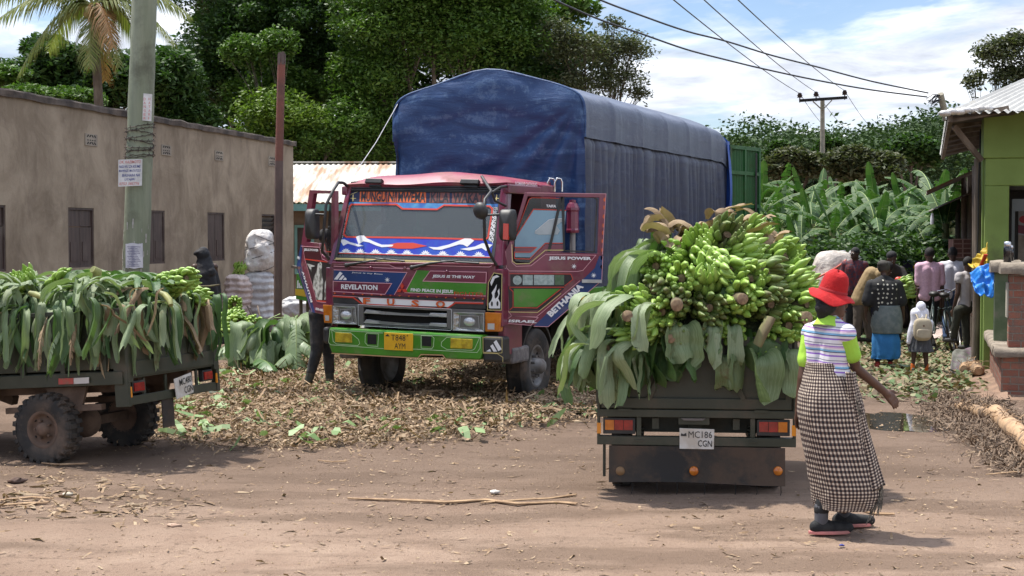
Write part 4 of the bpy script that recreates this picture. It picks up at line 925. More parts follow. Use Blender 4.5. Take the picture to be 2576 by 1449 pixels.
mb.poly(WS, [(962, 619), (1000, 611), (1040, 611), (1075, 619), (1038, 626), (1000, 626)], .0022, .0045, 0); mb.build('red_outline', REDP, WI)
mb = MB()
wave = lambda s: [(s(350), 870), (s(400), 850), (s(460), 852), (s(500), 890), (s(600), 935), (s(700), 975), (s(860), 975), (s(840), 1000), (s(700), 1010), (s(620), 985), (s(530), 945), (s(450), 930), (s(385), 970)]
zx = lambda x: 830.6 + x * .186; zy = lambda y: 434.5 + y * .186
mb.poly(WS, [(zx(a), zy(b)) for a, b in wave(lambda x: x)], .0025, .005, 0)
mb.poly(WS, [(zx(a), zy(b)) for a, b in [(1950, 920), (1900, 893), (1820, 890), (1720, 930), (1600, 975), (1450, 1010), (1330, 1005), (1400, 1040), (1500, 1045), (1620, 1010), (1750, 970), (1800, 975), (1855, 1005)]], .0025, .005, 0)
mb.poly(WS, [(zx(a), zy(b)) for a, b in [(130, 905), (200, 905), (270, 940), (460, 990), (380, 1000), (240, 960), (180, 990)]], .0025, .005, 0)
mb.poly(WS, [(zx(a), zy(b)) for a, b in [(2200, 975), (2060, 955), (1960, 1000), (1760, 1035), (1880, 1055), (2050, 1020), (2110, 1060)]], .0025, .005, 0)
for cx in (215, 410, 615, 825, 1040, 1290, 1525, 1765, 2010):
 cy = 1080 + (cx - 215) * .025
 for k in range(7):
  a = math.pi * (k + .0) / 6; ca, sa = math.cos(a), math.sin(a); l_ = 60 if k % 6 else 82
  x1, y1 = cx + ca * l_ * 1.05, cy - sa * l_ * 1.0; w = 9
  mb.poly(WS, [(zx(cx - sa * 4), zy(cy - ca * 4)), (zx(cx + (x1 - cx) * .7 - sa * w), zy(cy + (y1 - cy) * .7 - ca * w)), (zx(x1), zy(y1)), (zx(cx + (x1 - cx) * .7 + sa * w), zy(cy + (y1 - cy) * .7 + ca * w)), (zx(cx + sa * 4), zy(cy + ca * 4))], .0025, .0045, 0)
mb.line(WS, [(852, 635), (1234, 646)], .004, t=.005)
mb.build('white_waves', WPT, WI)
mb = MB()
for x0, x1 in ((905, 972), (974, 997), (999, 1072)): mb.poly(WS, [(x0, 508 + (x0 - 905) * .015), (x1, 508.5 + (x1 - 905) * .015), (x1, 480 + (x1 - 905) * .012), (x0 + 1, 479.5 + (x0 - 905) * .012)], .002, .004, 0)
for x0, x1 in ((1081, 1131), (1137, 1223)): mb.poly(WS, [(x0, 510.5), (x1, 511.5), (x1, 483.5), (x0 + 1, 482)], .002, .004, 1)
mb.build('letter_plates', [ORG, mat('faded_orange', (.24, .07, .04), (.14, .05, .05), scale=25, rough=.5)], WI)
mb = MB()
for s_, x0, x1, y in (('MUNGU', 908, 970, 507), ('NI', 976, 995, 507.5), ('MWEMA', 1001, 1070, 508), ('KILA', 1083, 1129, 509), ('WAKATI', 1139, 1221, 510)): text_on(mb, WS, s_, (x0, y), (x1, y + (x1 - x0) * .015), (x0 + 2, y - 25), t=.006, bold=.03)
mb.build('lettering', mat('black_letter', (.02, .015, .02), rough=.5), WI)
mb = MB();
for x in (887, 1248): mb.line(WS, [(x - 5, 499), (x + 9, 499.5)], .008, t=.005); mb.line(WS, [(x + 2, 490), (x + 1, 507)], .012, t=.006)
mb.line(WS, [(878, 497), (884, 489), (900, 483)], .006, t=.005); mb.build('corner_emblem', mat('cream_paint', (.6, .5, .2), rough=.5), WI)
FP = FPl(-.001); z2 = lambda x, y: (766.7 + x * .21164, 626.1 + y * .21164)
fp = MB(); fp.poly(FP, [(838, 741), (1224, 750), (1226, 682), (839, 674)], -.002, .010, 0); FR = fp.build('front_panel', MAR, LR, bev=.004)
mb = MB(); mb.poly(FP, [z2(*p) for p in [(350, 250), (1220, 282), (1070, 545), (960, 540), (1040, 412), (345, 384)]], .010, .0125); mb.build('navy_field', BLU, FR)
mb = MB(); mb.poly(FP, [z2(*p) for p in [(1340, 252), (1490, 260), (1412, 382), (2168, 408), (2155, 548), (1195, 522)]], .010, .0125); mb.build('green_field', GRE, FR)
mb = MB()
for pts, cl in (([(345, 384), (1040, 412), (960, 540), (345, 505)], True), ([(1500, 262), (2165, 278), (2160, 405), (1412, 382)], True), ([(350, 248), (1222, 280), (1072, 545)], False), ([(1340, 250), (1195, 520), (2155, 560)], False), ([(350, 205), (1330, 240), (1420, 195), (2200, 215), (2230, 200)], False), ([(350, 180), (1010, 190), (1090, 225), (1330, 232)], False)):
 mb.line(FP, [z2(*p) for p in pts], .008, cl, t=.015)
mb.build('pinstripe', PIN, FR)
mb = MB(); text_on(mb, FP, 'REVELATION', z2(440, 478), z2(872, 490), z2(440, 418), t=.016, bold=.035); text_on(mb, FP, 'JESUS IS THE WAY', z2(1520, 348), z2(2025, 362), z2(1528, 306), t=.016, bold=.04)
text_on(mb, FP, 'FIND PEACE IN JESUS', z2(1265, 515), z2(1768, 538), z2(1268, 466), t=.016, bold=.035); text_on(mb, FP, 'Jesus is my Boss', z2(565, 290), z2(930, 312), z2(570, 270), t=.016, bold=.01)
for pts in ([(355, 362), (395, 365), (455, 290), (425, 270)], [(410, 366), (445, 368), (478, 325), (460, 310)], [(460, 368), (505, 370), (498, 345), (482, 338)]): mb.poly(FP, [z2(*p) for p in pts], .0125, .015)
def star(mb, P, cx, cy, r, t0, t1, n=8):
 mb.poly(P, [(cx + (r if k % 2 == 0 else r * .28) * math.cos(k * math.pi / n + .2), cy + (r if k % 2 == 0 else r * .28) * math.sin(k * math.pi / n + .2)) for k in range(2 * n)], t0, t1)
star(mb, FP, *z2(987, 368), 7.5, .0125, .015); mb.build('lettering', WPT, FR)
mb = MB(); text_on(mb, FP, 'FIGHTER', z2(1780, 552), z2(2135, 566), z2(1782, 508), t=.016, bold=.0)
for ang in (-90, 30, 150):
 c = z2(1168, 462 + 0); a = R(ang); d = (math.cos(a), math.sin(a)); n_ = (-d[1], d[0]); s = 8.3; c = (c[0], c[1] + 3)
 mb.poly(FP, [c, (c[0] + d[0] * s * .9 + n_[0] * s * .52, c[1] + d[1] * s * .9 + n_[1] * s * .52), (c[0] + d[0] * s * 1.8, c[1] + d[1] * s * 1.8), (c[0] + d[0] * s * .9 - n_[0] * s * .52, c[1] + d[1] * s * .9 - n_[1] * s * .52)], .0125, .03)
mb.build('red_emblem', REDP, FR)
mb = MB()
for k in range(17): x = 365 + k * 110; mb.poly(FP, [z2(x - 14, 520 + k * 4.3), z2(x + 14, 521 + k * 4.3), z2(x, 536 + k * 4.3)], .0105, .02)
mb.build('orange_tabs', ORG, FR)
mb = MB(); mb.poly(FP, [z2(*p) for p in [(342, 545), (2152, 600), (2152, 712), (1700, 705), (640, 655), (342, 645)]], -.002, .008); NS = mb.build('name_strip', BLK, LR)
mb = MB(); mb.poly(FP, [z2(*p) for p in [(635, 572), (1782, 628), (1730, 690), (700, 652)]], .008, .012); mb.build('white_backing', WPT, NS)
mb = MB(); mb.line(FP, [z2(*p) for p in [(342, 562), (585, 577), (690, 655), (1690, 712), (1800, 640), (2130, 648)]], .016, t=.016); mb.build('red_piping', REDP, NS)
mb = MB(); mb.line(FP, [z2(*p) for p in [(342, 552), (600, 567), (635, 572), (1790, 628), (2130, 634)]], .005, t=.017); mb.build('pinstripe', PIN, NS)
for ch, x0, x1, y0, y1 in (('F', 706, 788, 652, 580), ('U', 990, 1076, 668, 592), ('S', 1280, 1368, 683, 606), ('O', 1570, 1678, 694, 614)):
 mb = MB(); c0 = z2(x0, y0); text_on(mb, FP, ch, z2(x0, y0), z2(x1, y0 + 3), z2(x0, y1), t=.03, bold=.03)
 vs, fs = text_geo(ch, .03); text_on(mb, FP, ch, z2(x0, y0), z2(x1, y0 + 3), z2(x0, y1), t=.022, bold=.03); text_on(mb, FP, ch, z2(x0, y0), z2(x1, y0 + 3), z2(x0, y1), t=.026, bold=.03)
 mb.build('letter', ORG, NS)
GP = FPl(-.012)
mb = MB(); mb.ring([GP.q(*z2(*p)) for p in [(345, 893), (2145, 972), (2145, 728), (345, 648)]], [GP.q(*z2(*p)) for p in [(700, 895), (1692, 940), (1692, 738), (700, 692)]], -.04, .008, GP.M)
GL = mb.build('grille', GRY, LR, bev=.004)
mb = MB(); mb.poly(GP, [z2(*p) for p in [(690, 900), (1700, 945), (1700, 735), (690, 690)]], -.10, -.09); mb.build('grille_void', DARK, GL)
for y in (0, 118):
 mb = MB(); a = [GP.q(*z2(*p)) for p in [(700, 765 + y), (1690, 812 + y + 2), (1690, 768 + y), (1495, 760 + y), (1470, 800 + y), (910, 772 + y), (880, 738 + y), (735, 720 + y)]]
 mb.prism(a, -.045, .012, GP.M); mb.build('grille_bar', SIL, GL, bev=.004)
mb = MB()
for P_ in ([(640, 660), (1740, 715), (1750, 730), (1750, 955), (1735, 968), (650, 912), (640, 895)],): mb.line(GP, [z2(*p) for p in P_], .005, True, t=.011)
mb.build('grille_outline', WPT, GL)
HG = bpy.data.materials.new('headlamp_glass'); HG.use_nodes = True; nt = HG.node_tree; b = nt.nodes['Principled BSDF']; b.inputs['Base Color'].default_value = (.32, .33, .33, 1); b.inputs['Metallic'].default_value = .6; b.inputs['Roughness'].default_value = .22; b.inputs['Coat Weight'].default_value = 1
t = N(nt, 'ShaderNodeTexCoord'); bp = N(nt, 'ShaderNodeBump'); bp.inputs['Strength'].default_value = .8; bp.inputs['Distance'].default_value = .02; L(nt, noise_(nt, t.outputs['Object'], 22, 2, .5), bp.inputs['Height']); L(nt, bp.outputs[0], b.inputs['Normal'])
for (x0, x1, y0, y1, dy) in ((352, 634, 678, 884, 10), (1778, 2142, 752, 968, 12)):
 mb = MB(); sl_ = dy
 O_ = [z2(x0, y1 - 4), z2(x1, y1 + sl_), z2(x1 - (20 if x0 < 999 else 0), y0 + sl_), z2(x0 + (0 if x0 < 999 else 8), y0)]; I_ = [z2(x0 + 70, y1 - 34), z2(x1 - 60, y1 - 24), z2(x1 - 70, y0 + 45), z2(x0 + 80, y0 + 38)]
 oo, ii = [GP.q(*p) for p in O_], [GP.q(*p) for p in I_]
 vs = [GP.w(*p, .03) for p in oo] + [GP.w(*p, .0) for p in ii]; mb.add(vs, [(0, 1, 5, 4), (1, 2, 6, 5), (2, 3, 7, 6), (3, 0, 4, 7)]); mb.prism(oo, -.05, .0, GP.M)
 hl = mb.build('headlight', HG, LR)
 mb = MB(); mb.line(GP, O_, .008, True, t=.034); mb.line(GP, I_, .005, True, t=.02); mb.build('headlight_trim', SIL, hl)
 mb = MB(); c = [(a[0] + b_[0]) / 2 for a, b_ in zip([ii[0]], [ii[2]])][0]; cz = (ii[0][1] + ii[2][1]) / 2
 mb.sph(GP.w(c, cz, -.005), (.075, .05, .055), 14, 8, R3=Matrix.Rotation(-TY, 3, 'Z')); mb.build('lens', mat('lens_glass', (.5, .5, .5), rough=.08, metal=.3, coat=1), hl)
AMB = mat('amber_lens', (.48, .13, .012), (.6, .2, .02), scale=12, rough=.2, coat=.6); CLR = mat('clear_lens', (.5, .48, .45), rough=.2)
for P_, q_ in (([(242, 878), (338, 882), (338, 665), (228, 662)], [(262, 850), (305, 852), (303, 790), (255, 788)]), ([(2152, 982), (2330, 984), (2345, 760), (2152, 750)], [(2188, 955), (2268, 958), (2268, 885), (2188, 883)])):
 P0 = FPl(.01); mb = MB(); mb.poly(P0, [z2(*p) for p in P_], -.06, .03); h = mb.build('corner_lamp', AMB, LR, bev=.008); mb = MB(); mb.poly(P0, [z2(*p) for p in q_], .03, .034); mb.build('clear_lens', CLR, h)
P0 = FPl(.005); mb = MB(); mb.poly(P0, [z2(*p) for p in [(2180, 725), (2345, 728), (2352, 300), (2255, 285), (2190, 400)]], -.03, .014); CP = mb.build('corner_panel', mat('mirror_black', (.03, .03, .035), rough=.08, metal=.6), LR, bev=.004)
mb = MB(); fl = [(2200, 706), (2195, 650), (2228, 605), (2240, 560), (2228, 520), (2262, 470), (2288, 420), (2282, 480), (2262, 535), (2270, 575), (2290, 580), (2308, 545), (2300, 500), (2318, 470), (2322, 530), (2305, 590), (2330, 640), (2328, 706)]
mb.poly(P0, [z2(*p) for p in fl], .014, .017); mb.poly(P0, [z2(*p) for p in [(2212, 400), (2240, 330), (2290, 310), (2320, 330), (2265, 350), (2225, 440)]], .014, .017); mb.build('flame', WPT, CP)
mb = MB()
for c in ((2232, 652), (2298, 650), (2275, 560)): mb.poly(P0, [z2(c[0] + 12 * math.cos(a), c[1] + 30 * math.sin(a)) for a in np.linspace(0, 6.28, 12, endpoint=False)], .017, .0195)
mb.build('flame_hole', BLK, CP)
mb = MB(); mb.line(P0, [z2(*p) for p in [(2180, 725), (2345, 728), (2352, 300), (2255, 285), (2190, 400)]], .008, True, t=.019); mb.build('pinstripe', YEL, CP)
BP = FPl(-.14); mb = MB()
bo = [z2(*p) for p in [(285, 935), (2100, 1030), (2110, 1245), (2085, 1320), (1680, 1318), (1640, 1270), (1385, 1262), (1345, 1305), (320, 1248), (285, 1150)]]
mb.poly(BP, bo, -.22, 0); BU = mb.build('bumper', GRE, LR, bev=.02)
mb = MB(); mb.poly(BP, [z2(*p) for p in [(288, 1150), (2108, 1242), (2100, 1180), (290, 1100)]], .0, .0);
mb = MB(); lp = BP
for P_, cl in (([(300, 960), (930, 1000)], 0), ([(300, 960), (285, 1110), (310, 1140), (940, 1185)], 0), ([(1290, 1020), (2090, 1050), (2085, 1180), (2050, 1232), (1290, 1190)], 0), ([(320, 960), (360, 985), (545, 995), (640, 1075), (655, 1125), (630, 1150), (380, 1130), (340, 1100)], 1), ([(740, 1000), (880, 1010), (870, 1160), (750, 1150), (718, 1110), (722, 1020)], 1), ([(1385, 1030), (1510, 1035), (1538, 1060), (1532, 1160), (1510, 1188), (1385, 1180)], 1), ([(2080, 1055), (2020, 1190), (1990, 1205), (1690, 1195), (1625, 1155), (1625, 1110), (1690, 1050)], 1)):
 mb.line(lp, [z2(*p) for p in P_], .006, bool(cl), t=.004)
mb.build('pinstripe', mat('pale_green_stripe', (.45, .62, .35), rough=.5), BU)
mb = MB(); mb.line(lp, [z2(*p) for p in [(320, 1240), (1345, 1297), (1385, 1255), (1640, 1262), (1680, 1310), (2120, 1325)]], .012, t=.004); mb.build('gold_edge', mat('gold_stripe', (.45, .28, .14), rough=.5), BU)
for x in (745, 1395):
 mb = MB(); d = (x - 745) * .035; mb.poly(BP, [z2(*p) for p in [(x, 1130 + d), (x + 108, 1136 + d), (x + 110, 1018 + d), (x, 1012 + d)]], .0, .003); mb.build('tow_hole', DARK, BU)
FOG = mat('yellow_lens', (.55, .42, .03), (.35, .25, .02), scale=14, rough=.15, coat=.8, bump=.4, bscale=60)
for P_ in ([(365, 1105), (565, 1115), (562, 1003), (368, 993)], [(1735, 1180), (1995, 1188), (1998, 1075), (1738, 1062)]):
 mb = MB(); mb.poly(BP, [z2(*p) for p in P_], -.02, .012); mb.build('fog_light', FOG, BU, bev=.004)
mb = MB(); k_ = [(2110, 1345), (2360, 1352), (2355, 1260), (2350, 1050), (2110, 1040)]
mb.poly(BP, [z2(*p) for p in k_], -.22, -.004); EC = mb.build('bumper_end', BLK, BU, bev=.03); mb = MB(); mb.poly(BP, [z2(*p) for p in [(205, 1120), (275, 1135), (282, 935), (205, 930)]], -.22, -.004); mb.build('bumper_end', BLK, BU, bev=.03)
mb = MB()
for P_ in ([(2245, 1110), (2275, 1085), (2340, 1195), (2300, 1215)], [(2205, 1155), (2232, 1135), (2285, 1220), (2245, 1222)], [(2155, 1218), (2200, 1190), (2215, 1222)]): mb.poly(BP, [z2(*p) for p in P_], -.004, .002)
mb.build('white_chevron', WPT, BU)
mb = MB(); mb.line(BP, [z2(*p) for p in [(2118, 1050), (2345, 1058), (2345, 1235), (2300, 1240), (2120, 1228)]], .006, True, t=.001); mb.line(BP, [z2(*p) for p in [(2120, 1240), (2290, 1245), (2355, 1290), (2355, 1345)]], .006, t=.001); mb.build('end_pinstripe', YEL, BU)
NPl = BP.off(.012); PLM = mat('yellow_plate', (.72, .42, .015), (.65, .36, .02), scale=8, rough=.4)
mb = MB(); mb.poly(NPl, [z2(*p) for p in [(942, 1198), (1282, 1215), (1285, 1010), (942, 992)]], -.012, .0); NPt = mb.build('number_plate', PLM, LR, bev=.003)
BKT = mat('black_paint', (.02, .02, .02), rough=.5)
mb = MB(); text_on(mb, NPl, 'T848', z2(1028, 1088), z2(1198, 1094), z2(1028, 1018), t=.003, bold=.0); text_on(mb, NPl, 'AYM', z2(1068, 1185), z2(1196, 1191), z2(1068, 1118), t=.003, bold=.0); mb.poly(NPl, [z2(*p) for p in [(955, 1036), (1010, 1040), (985, 1012)]], 0, .003)
text_on(mb, NPl, '4', z2(1210, 1042), z2(1228, 1043), z2(1210, 1020), t=.003); mb.build('lettering', BKT, NPt)
for s in (-1, 1): mb = MB(); mb.box((s * .98, .55, .60), (.2, .5, .18), TM); mb.build('step', mat('worn_step', (.12, .11, .11), (.22, .2, .19), scale=10, rough=.7, bump=.5), LR, bev=.03)
for P_ in ([(803, 0)],): pass
for pts, blade in ((((871, 667), (905, 661), (969, 651)), ((945, 650), (1018, 657))), (((1036, 673), (1085, 662), (1150, 655)), ((1110, 657), (1205, 662)))):
 mb = MB(); p3 = [TP(x, y, -.04 - .02 * i) for i, (x, y) in enumerate(pts)]; mb.tube(p3, [.022, .013, .008], 6); b0, b1 = TP(*blade[0], -.03), TP(*blade[1], -.03); mb.tube([b0, b1], .010, 5); mb.sph(p3[0], .026, 8, 6); mb.build('wiper', BLK, LR)
mb = MB()
for x, y in ((877, 674), (933, 674), (1019, 675), (1125, 684)): mb.sph(TP(x, y, -.012), .022, 10, 6)
mb.build('bonnet_studs', MAR, LR)
def mirror(tubes, discs, body, refl=None):
 mb = MB()
 for t_, r in tubes: mb.tube([TP(*p) for p in t_], r, 8)
 arm = mb.build('mirror', BLK, LR)
 P = FPl(body[4]); a0, b0 = P.q(body[0], body[3]); a1, b1 = P.q(body[1], body[2]); mb = MB(); w, h = a1 - a0, b1 - b0
 def fn(u, v):
  a = 2 * math.pi * u; c, s_ = math.cos(a), math.sin(a); e = .35; x = math.copysign(abs(c) ** e, c) * w / 2; z = math.copysign(abs(s_) ** e, s_) * h / 2; k = [1, 1, .92, .6, .0][min(4, int(v * 4))]; d = [.09, .02, -.01, -.04, -.05][min(4, int(v * 4))]
  return P.w((a0 + a1) / 2 + x * k, (b0 + b1) / 2 + z * k, -d)
 mb.grid(fn, 28, 4); mb.build('mirror_housing', BLK, arm)
 if refl: mb = MB(); mb.poly(P.off(.052), refl, -.03, .0); mb.build('reflector', mat('red_reflector', (.6, .05, .03), rough=.25, coat=.5), arm)
 for (x, y, ly, r) in discs:
  c = TP(x, y, ly); mb = MB(); M_ = Matrix.Translation(c) @ ((-ay + V3((-.5, 0, -.3))).to_track_quat('Z', 'Y').to_matrix().to_4x4()); mb.lathe([(.001, .05), (r * .5, .045), (r * .9, .015), (r, -.01), (r * .97, -.03), (.001, -.03)], 20, M_); mb.build('round_mirror', BLK, arm)
mirror([([(1212, 444, .36), (1236, 481, .05), (1219, 503, -.22), (1218, 539, -.28), (1219, 602, -.22), (1233, 640, -.1), (1249, 667, -.01)], .017), ([(1277, 468, .33), (1258, 471, .15), (1238, 484, .03)], .014), ([(1238, 484, .03), (1245, 505, .1), (1273, 518, .25)], .014), ([(1220, 541, -.26), (1272, 539, -.26)], .012)], [(1207, 531, -.30, .095)], (1254, 1292, 526, 606, -.26), [(1265, 602), (1278, 603), (1279, 563), (1266, 562)])
mirror([([(876, 470, .36), (864, 460, .2), (851, 459, .05), (838, 479, -.1), (820, 516, -.2), (813, 601, -.2), (810, 632, -.1), (828, 652, .0)], .017), ([(818, 540, -.2), (780, 538, -.22)], .012)], [], (767, 794, 525, 602, -.22))
# ---- doors
def door(P, outer, hole, name, glassm, th=.05):
 mb = MB(); mb.ring([P.q(*p) for p in outer], [P.q(*p) for p in hole], -th, 0, P.M); return mb.build(name, MAR, LR, bev=.006)
DP = Pl(V3((-.043, 15.99, 0)), V3((1, 0, 0)))
dout = [(1266, 640), (1288, 598), (1320, 484), (1524, 487), (1517, 640), (1514, 705), (1379, 821), (1262, 813)]
dhol = [(1289, 652), (1294, 600), (1328, 494), (1507, 497), (1503, 638), (1376, 634), (1336, 664), (1297, 662)]
DR = door(DP, dout, dhol, 'door', None)
z3 = lambda x, y: (1213.9 + x * .28225, 434.5 + y * .28225)
BLF = mat('pale_blue_pane', (.17, .31, .40), (.12, .24, .34), scale=3, rough=.12, coat=.6); SMK = glass('smoked_glass', (.02, .02, .022), .55)
mb = MB(); mb.poly(DP, [z3(*p) for p in [(285, 600), (420, 225), (700, 228), (735, 660), (560, 700), (425, 800), (290, 790)]], -.03, -.025); mb.build('window', SMK, DR)
mb = MB(); mb.poly(DP, [z3(*p) for p in [(290, 585), (450, 332), (745, 340), (720, 625), (560, 628), (440, 755), (285, 750)]], -.024, -.021); mb.build('pale_blue_pane', BLF, DR)  # plain pale blue pane over the forward door glass
mb = MB(); mb.poly(DP, [z3(*p) for p in [(290, 665), (480, 668), (440, 706), (290, 704)]], -.020, -.012); mb.poly(DP, [z3(*p) for p in [(560, 640), (720, 640), (720, 700), (500, 760), (430, 812), (420, 790)]], -.020, -.012); mb.build('lower_band', MAR, DR)
mb = MB(); mb.poly(DP, [z3(*p) for p in [(470, 520), (590, 420), (640, 410), (735, 408), (735, 432), (700, 440), (660, 470), (690, 515), (670, 550), (500, 552), (465, 540)]], -.020, -.017); mb.build('pale_decal', mat('pale_grey_blue', (.42, .47, .48), (.34, .4, .42), scale=5, rough=.3), DR)
mb = MB(); mb.line(DP, [z3(*p) for p in [(470, 520), (590, 420), (640, 410), (735, 408)]], .005, t=-.015); mb.build('decal_outline', WPT, DR)
mb = MB(); mb.line(DP, [z3(*p) for p in [(290, 560), (415, 235), (440, 222), (690, 228)]], .008, t=-.02); mb.line(DP, [z3(*p) for p in [(290, 583), (455, 325), (745, 335)]], .010, t=-.019); mb.line(DP, [z3(*p) for p in [(285, 665), (480, 665), (430, 708), (285, 708), (285, 765), (420, 770), (560, 628), (720, 628)]], .009, t=-.010); mb.build('red_outline', REDP, DR)
mb = MB(); mb.beam(DP.w(*DP.q(*z3(705, 205)), -.02), DP.w(*DP.q(*z3(590, 705)), -.02), .03, .03); mb.build('window_divider', BLK, DR)
mb = MB(); mb.ring([DP.q(*z3(*p)) for p in [(720, 700), (1000, 715), (1030, 235), (1000, 212), (700, 205)]], [DP.q(*z3(*p)) for p in [(735, 690), (990, 700), (1015, 245), (990, 225), (730, 220)]], -.03, -.005, DP.M); mb.build('window_seal', BLK, DR)
mb = MB(); pts = [z3(*p) for p in [(455, 1368), (585, 1372), (1062, 960), (1072, 742), (1040, 742), (1000, 850), (890, 955)]]; mb.poly(DP, pts, .0, .003); mb.build('navy_band', BLU, DR)
mb = MB(); mb.poly(DP, [z3(*p) for p in [(248, 905), (790, 905), (800, 955), (730, 1012), (248, 1012)]], .0, .003); mb.poly(DP, [z3(*p) for p in [(228, 1012), (735, 1012), (720, 1040), (520, 1225), (240, 1235)]], .0, .002); mb.build('dark_inset', mat('inset_black', (.02, .015, .018), rough=.3), DR)
mb = MB(); mb.poly(DP, [z3(*p) for p in [(278, 1035), (690, 1035), (485, 1195), (280, 1200)]], .002, .005); mb.build('green_field', GRE, DR)
mb = MB(); STK = mat('sticker', (.38, .46, .44), (.25, .32, .30), scale=30, rough=.5)
mb.poly(DP, [z3(310 + 40 * math.cos(a), 958 + 42 * math.sin(a)) for a in np.linspace(0, 6.28, 20, endpoint=False)], .003, .0045)
for x in (358, 458, 548, 645): mb.poly(DP, [z3(x, 1000), z3(x + (90 if x < 640 else 82), 1000), z3(x + (90 if x < 640 else 82), 912), z3(x, 910)], .003, .0045, 0 if x < 640 else 1)
mb.build('stickers', [STK, mat('green_sticker', (.06, .12, .05), (.1, .15, .09), scale=30, rough=.5)], DR)
mb = MB(); mb.line(DP, [z3(*p) for p in [(240, 1020), (728, 1020)]], .008, t=.008); mb.line(DP, [z3(*p) for p in [(275, 1200), (485, 1205), (700, 1035)]], .008, t=.008); mb.line(DP, [z3(*p) for p in [(240, 1030), (272, 1060), (272, 1195), (242, 1225)]], .007, t=.008); mb.line(DP, [z3(*p) for p in [(238, 900), (785, 903), (805, 950), (730, 1010)]], .006, t=.008); mb.build('red_piping', REDP, DR)
mb = MB()
for P_, c in (([(205, 700), (215, 850), (240, 875), (850, 880), (895, 870), (1010, 735), (560, 728), (430, 830), (300, 835), (262, 800), (255, 620)], 0), ([(455, 1368), (585, 1372), (1062, 960), (1072, 742)], 0), ([(170, 1338), (430, 1360), (495, 1290), (260, 1275), (175, 1335)], 0), ([(395, 180), (1100, 188), (1068, 730)], 0), ([(205, 850), (205, 1200), (260, 1275), (480, 1285), (870, 960)], 0), ([(885, 958), (1060, 960)], 0)): mb.line(DP, [z3(*p) for p in P_], .006, bool(c), t=.007)
mb.build('pinstripe', PIN, DR)
mb = MB(); mb.line(DP, [z3(*p) for p in [(262, 640), (268, 790), (300, 812), (420, 808), (560, 690), (720, 690)]], .009, t=.006); mb.line(DP, [z3(*p) for p in [(232, 1240), (490, 1245), (700, 1075)]], .008, t=.009); mb.build('gold_stripe', YEL, DR)
mb = MB(); text_on(mb, DP, 'JESUS POWER', z3(590, 782), z3(970, 786), z3(590, 746), t=.009, bold=.05); text_on(mb, DP, 'ISRAEL', z3(230, 1332), z3(480, 1340), z3(238, 1308), t=.009, bold=.04)
text_on(mb, DP, 'BETHANIA', z3(612, 1288), z3(905, 1018), z3(570, 1250), t=.009, bold=.05); text_on(mb, DP, 'TAIFA', z3(566, 308), z3(655, 310), z3(568, 284), t=-.015, bold=.04)
star(mb, DP, *z3(815, 835), 8, .003, .006); star(mb, DP, *z3(990, 915), 8, .003, .006); mb.build('lettering', WPT, DR)
mb = MB()
for k, y in enumerate((240, 310, 390, 470, 535, 610, 690, 760, 840)): mb.poly(DP, [z3(1088 - k * 3.6 + 10 * math.cos(a), y + 20 * math.sin(a)) for a in np.linspace(0, 6.28, 6, endpoint=False)], .001, .003)
mb.build('orange_dots', ORG, DR)
mb = MB(); mb.beam(DP.w(*DP.q(*z3(885, 965)), .03), DP.w(*DP.q(*z3(1062, 967)), .03), .03, .035); mb.build('handle', SIL, DR)
LP = Pl(V3((-2.045, 16.79, 0)), V3((.5, -.866, 0)))
z4 = lambda x, y: (734.7 + x * .26473, 447.2 + y * .26473)
lout = [(821, 793), (784, 785), (746, 672), (757, 616), (778, 478), (842, 480), (842, 560), (839, 654)]
lhol = [(816, 646), (808, 640), (802, 612), (771, 609), (789, 487), (833, 487), (833, 560), (832, 645)]
DL = door(LP, lout, lhol, 'door', None)
mb = MB(); mb.poly(LP, [z4(*p) for p in [(310, 610), (335, 250), (385, 250), (380, 690), (330, 700)]], -.03, -.025); mb.build('window', SMK, DL)
mb = MB(); mb.poly(LP, [(746, 672), (757, 616), (761, 617), (757, 668), (793, 787), (784, 785)], 0, .003); mb.build('navy_band', BLU, DL)
mb = MB(); mb.poly(LP, [z4(*p) for p in [(130, 775), (345, 800), (370, 830), (360, 1175), (240, 1170)]], 0, .003); mb.build('dark_inset', bpy.data.materials['inset_black'], DL)
mb = MB(); mb.poly(LP, [z4(*p) for p in [(105, 655), (265, 655), (290, 770), (125, 770)]], 0, .003); mb.build('dark_field', mat('deep_maroon', (.06, .006, .012), rough=.3), DL)
mb = MB(); fig = [(250, 820), (275, 798), (288, 830), (285, 900), (300, 1000), (290, 1160), (230, 1160), (225, 1080), (200, 1040), (215, 940), (240, 880)]
mb.poly(LP, [z4(*p) for p in fig], .003, .006); mb.poly(LP, [z4(*p) for p in [(315, 1000), (330, 960), (335, 1000), (345, 1150), (310, 1160)]], .003, .006); mb.poly(LP, [z4(*p) for p in [(145, 815), (225, 840), (185, 850), (190, 895)]], .003, .006)
mb.build('robed_figure_painting', mat('figure_white', (.5, .5, .46), (.12, .12, .1), scale=14, rough=.5, con=(.45, .6)), DL)
mb = MB(); text_on(mb, LP, 'JESUS POWER', z4(118, 700), z4(255, 708), z4(118, 670), t=.006, bold=.03); text_on(mb, LP, 'BETHANIA', z4(182, 1185), z4(95, 890), z4(200, 1180), t=.006, bold=.03); text_on(mb, LP, 'ISRAEL', z4(228, 1255), z4(305, 1272), z4(230, 1232), t=.006, bold=.03)
star(mb, LP, *z4(65, 760), 5, .003, .006); mb.build('lettering', WPT, DL)
mb = MB(); mb.line(LP, [z4(*p) for p in [(105, 650), (125, 770), (240, 1175), (355, 1190), (375, 830)]], .008, t=.006); mb.line(LP, [z4(*p) for p in [(90, 650), (265, 660), (290, 770), (350, 800)]], .008, t=.006); mb.line(LP, [z4(*p) for p in [(62, 850), (195, 1275)]], .006, t=.006); mb.build('pinstripe', PIN, DL)
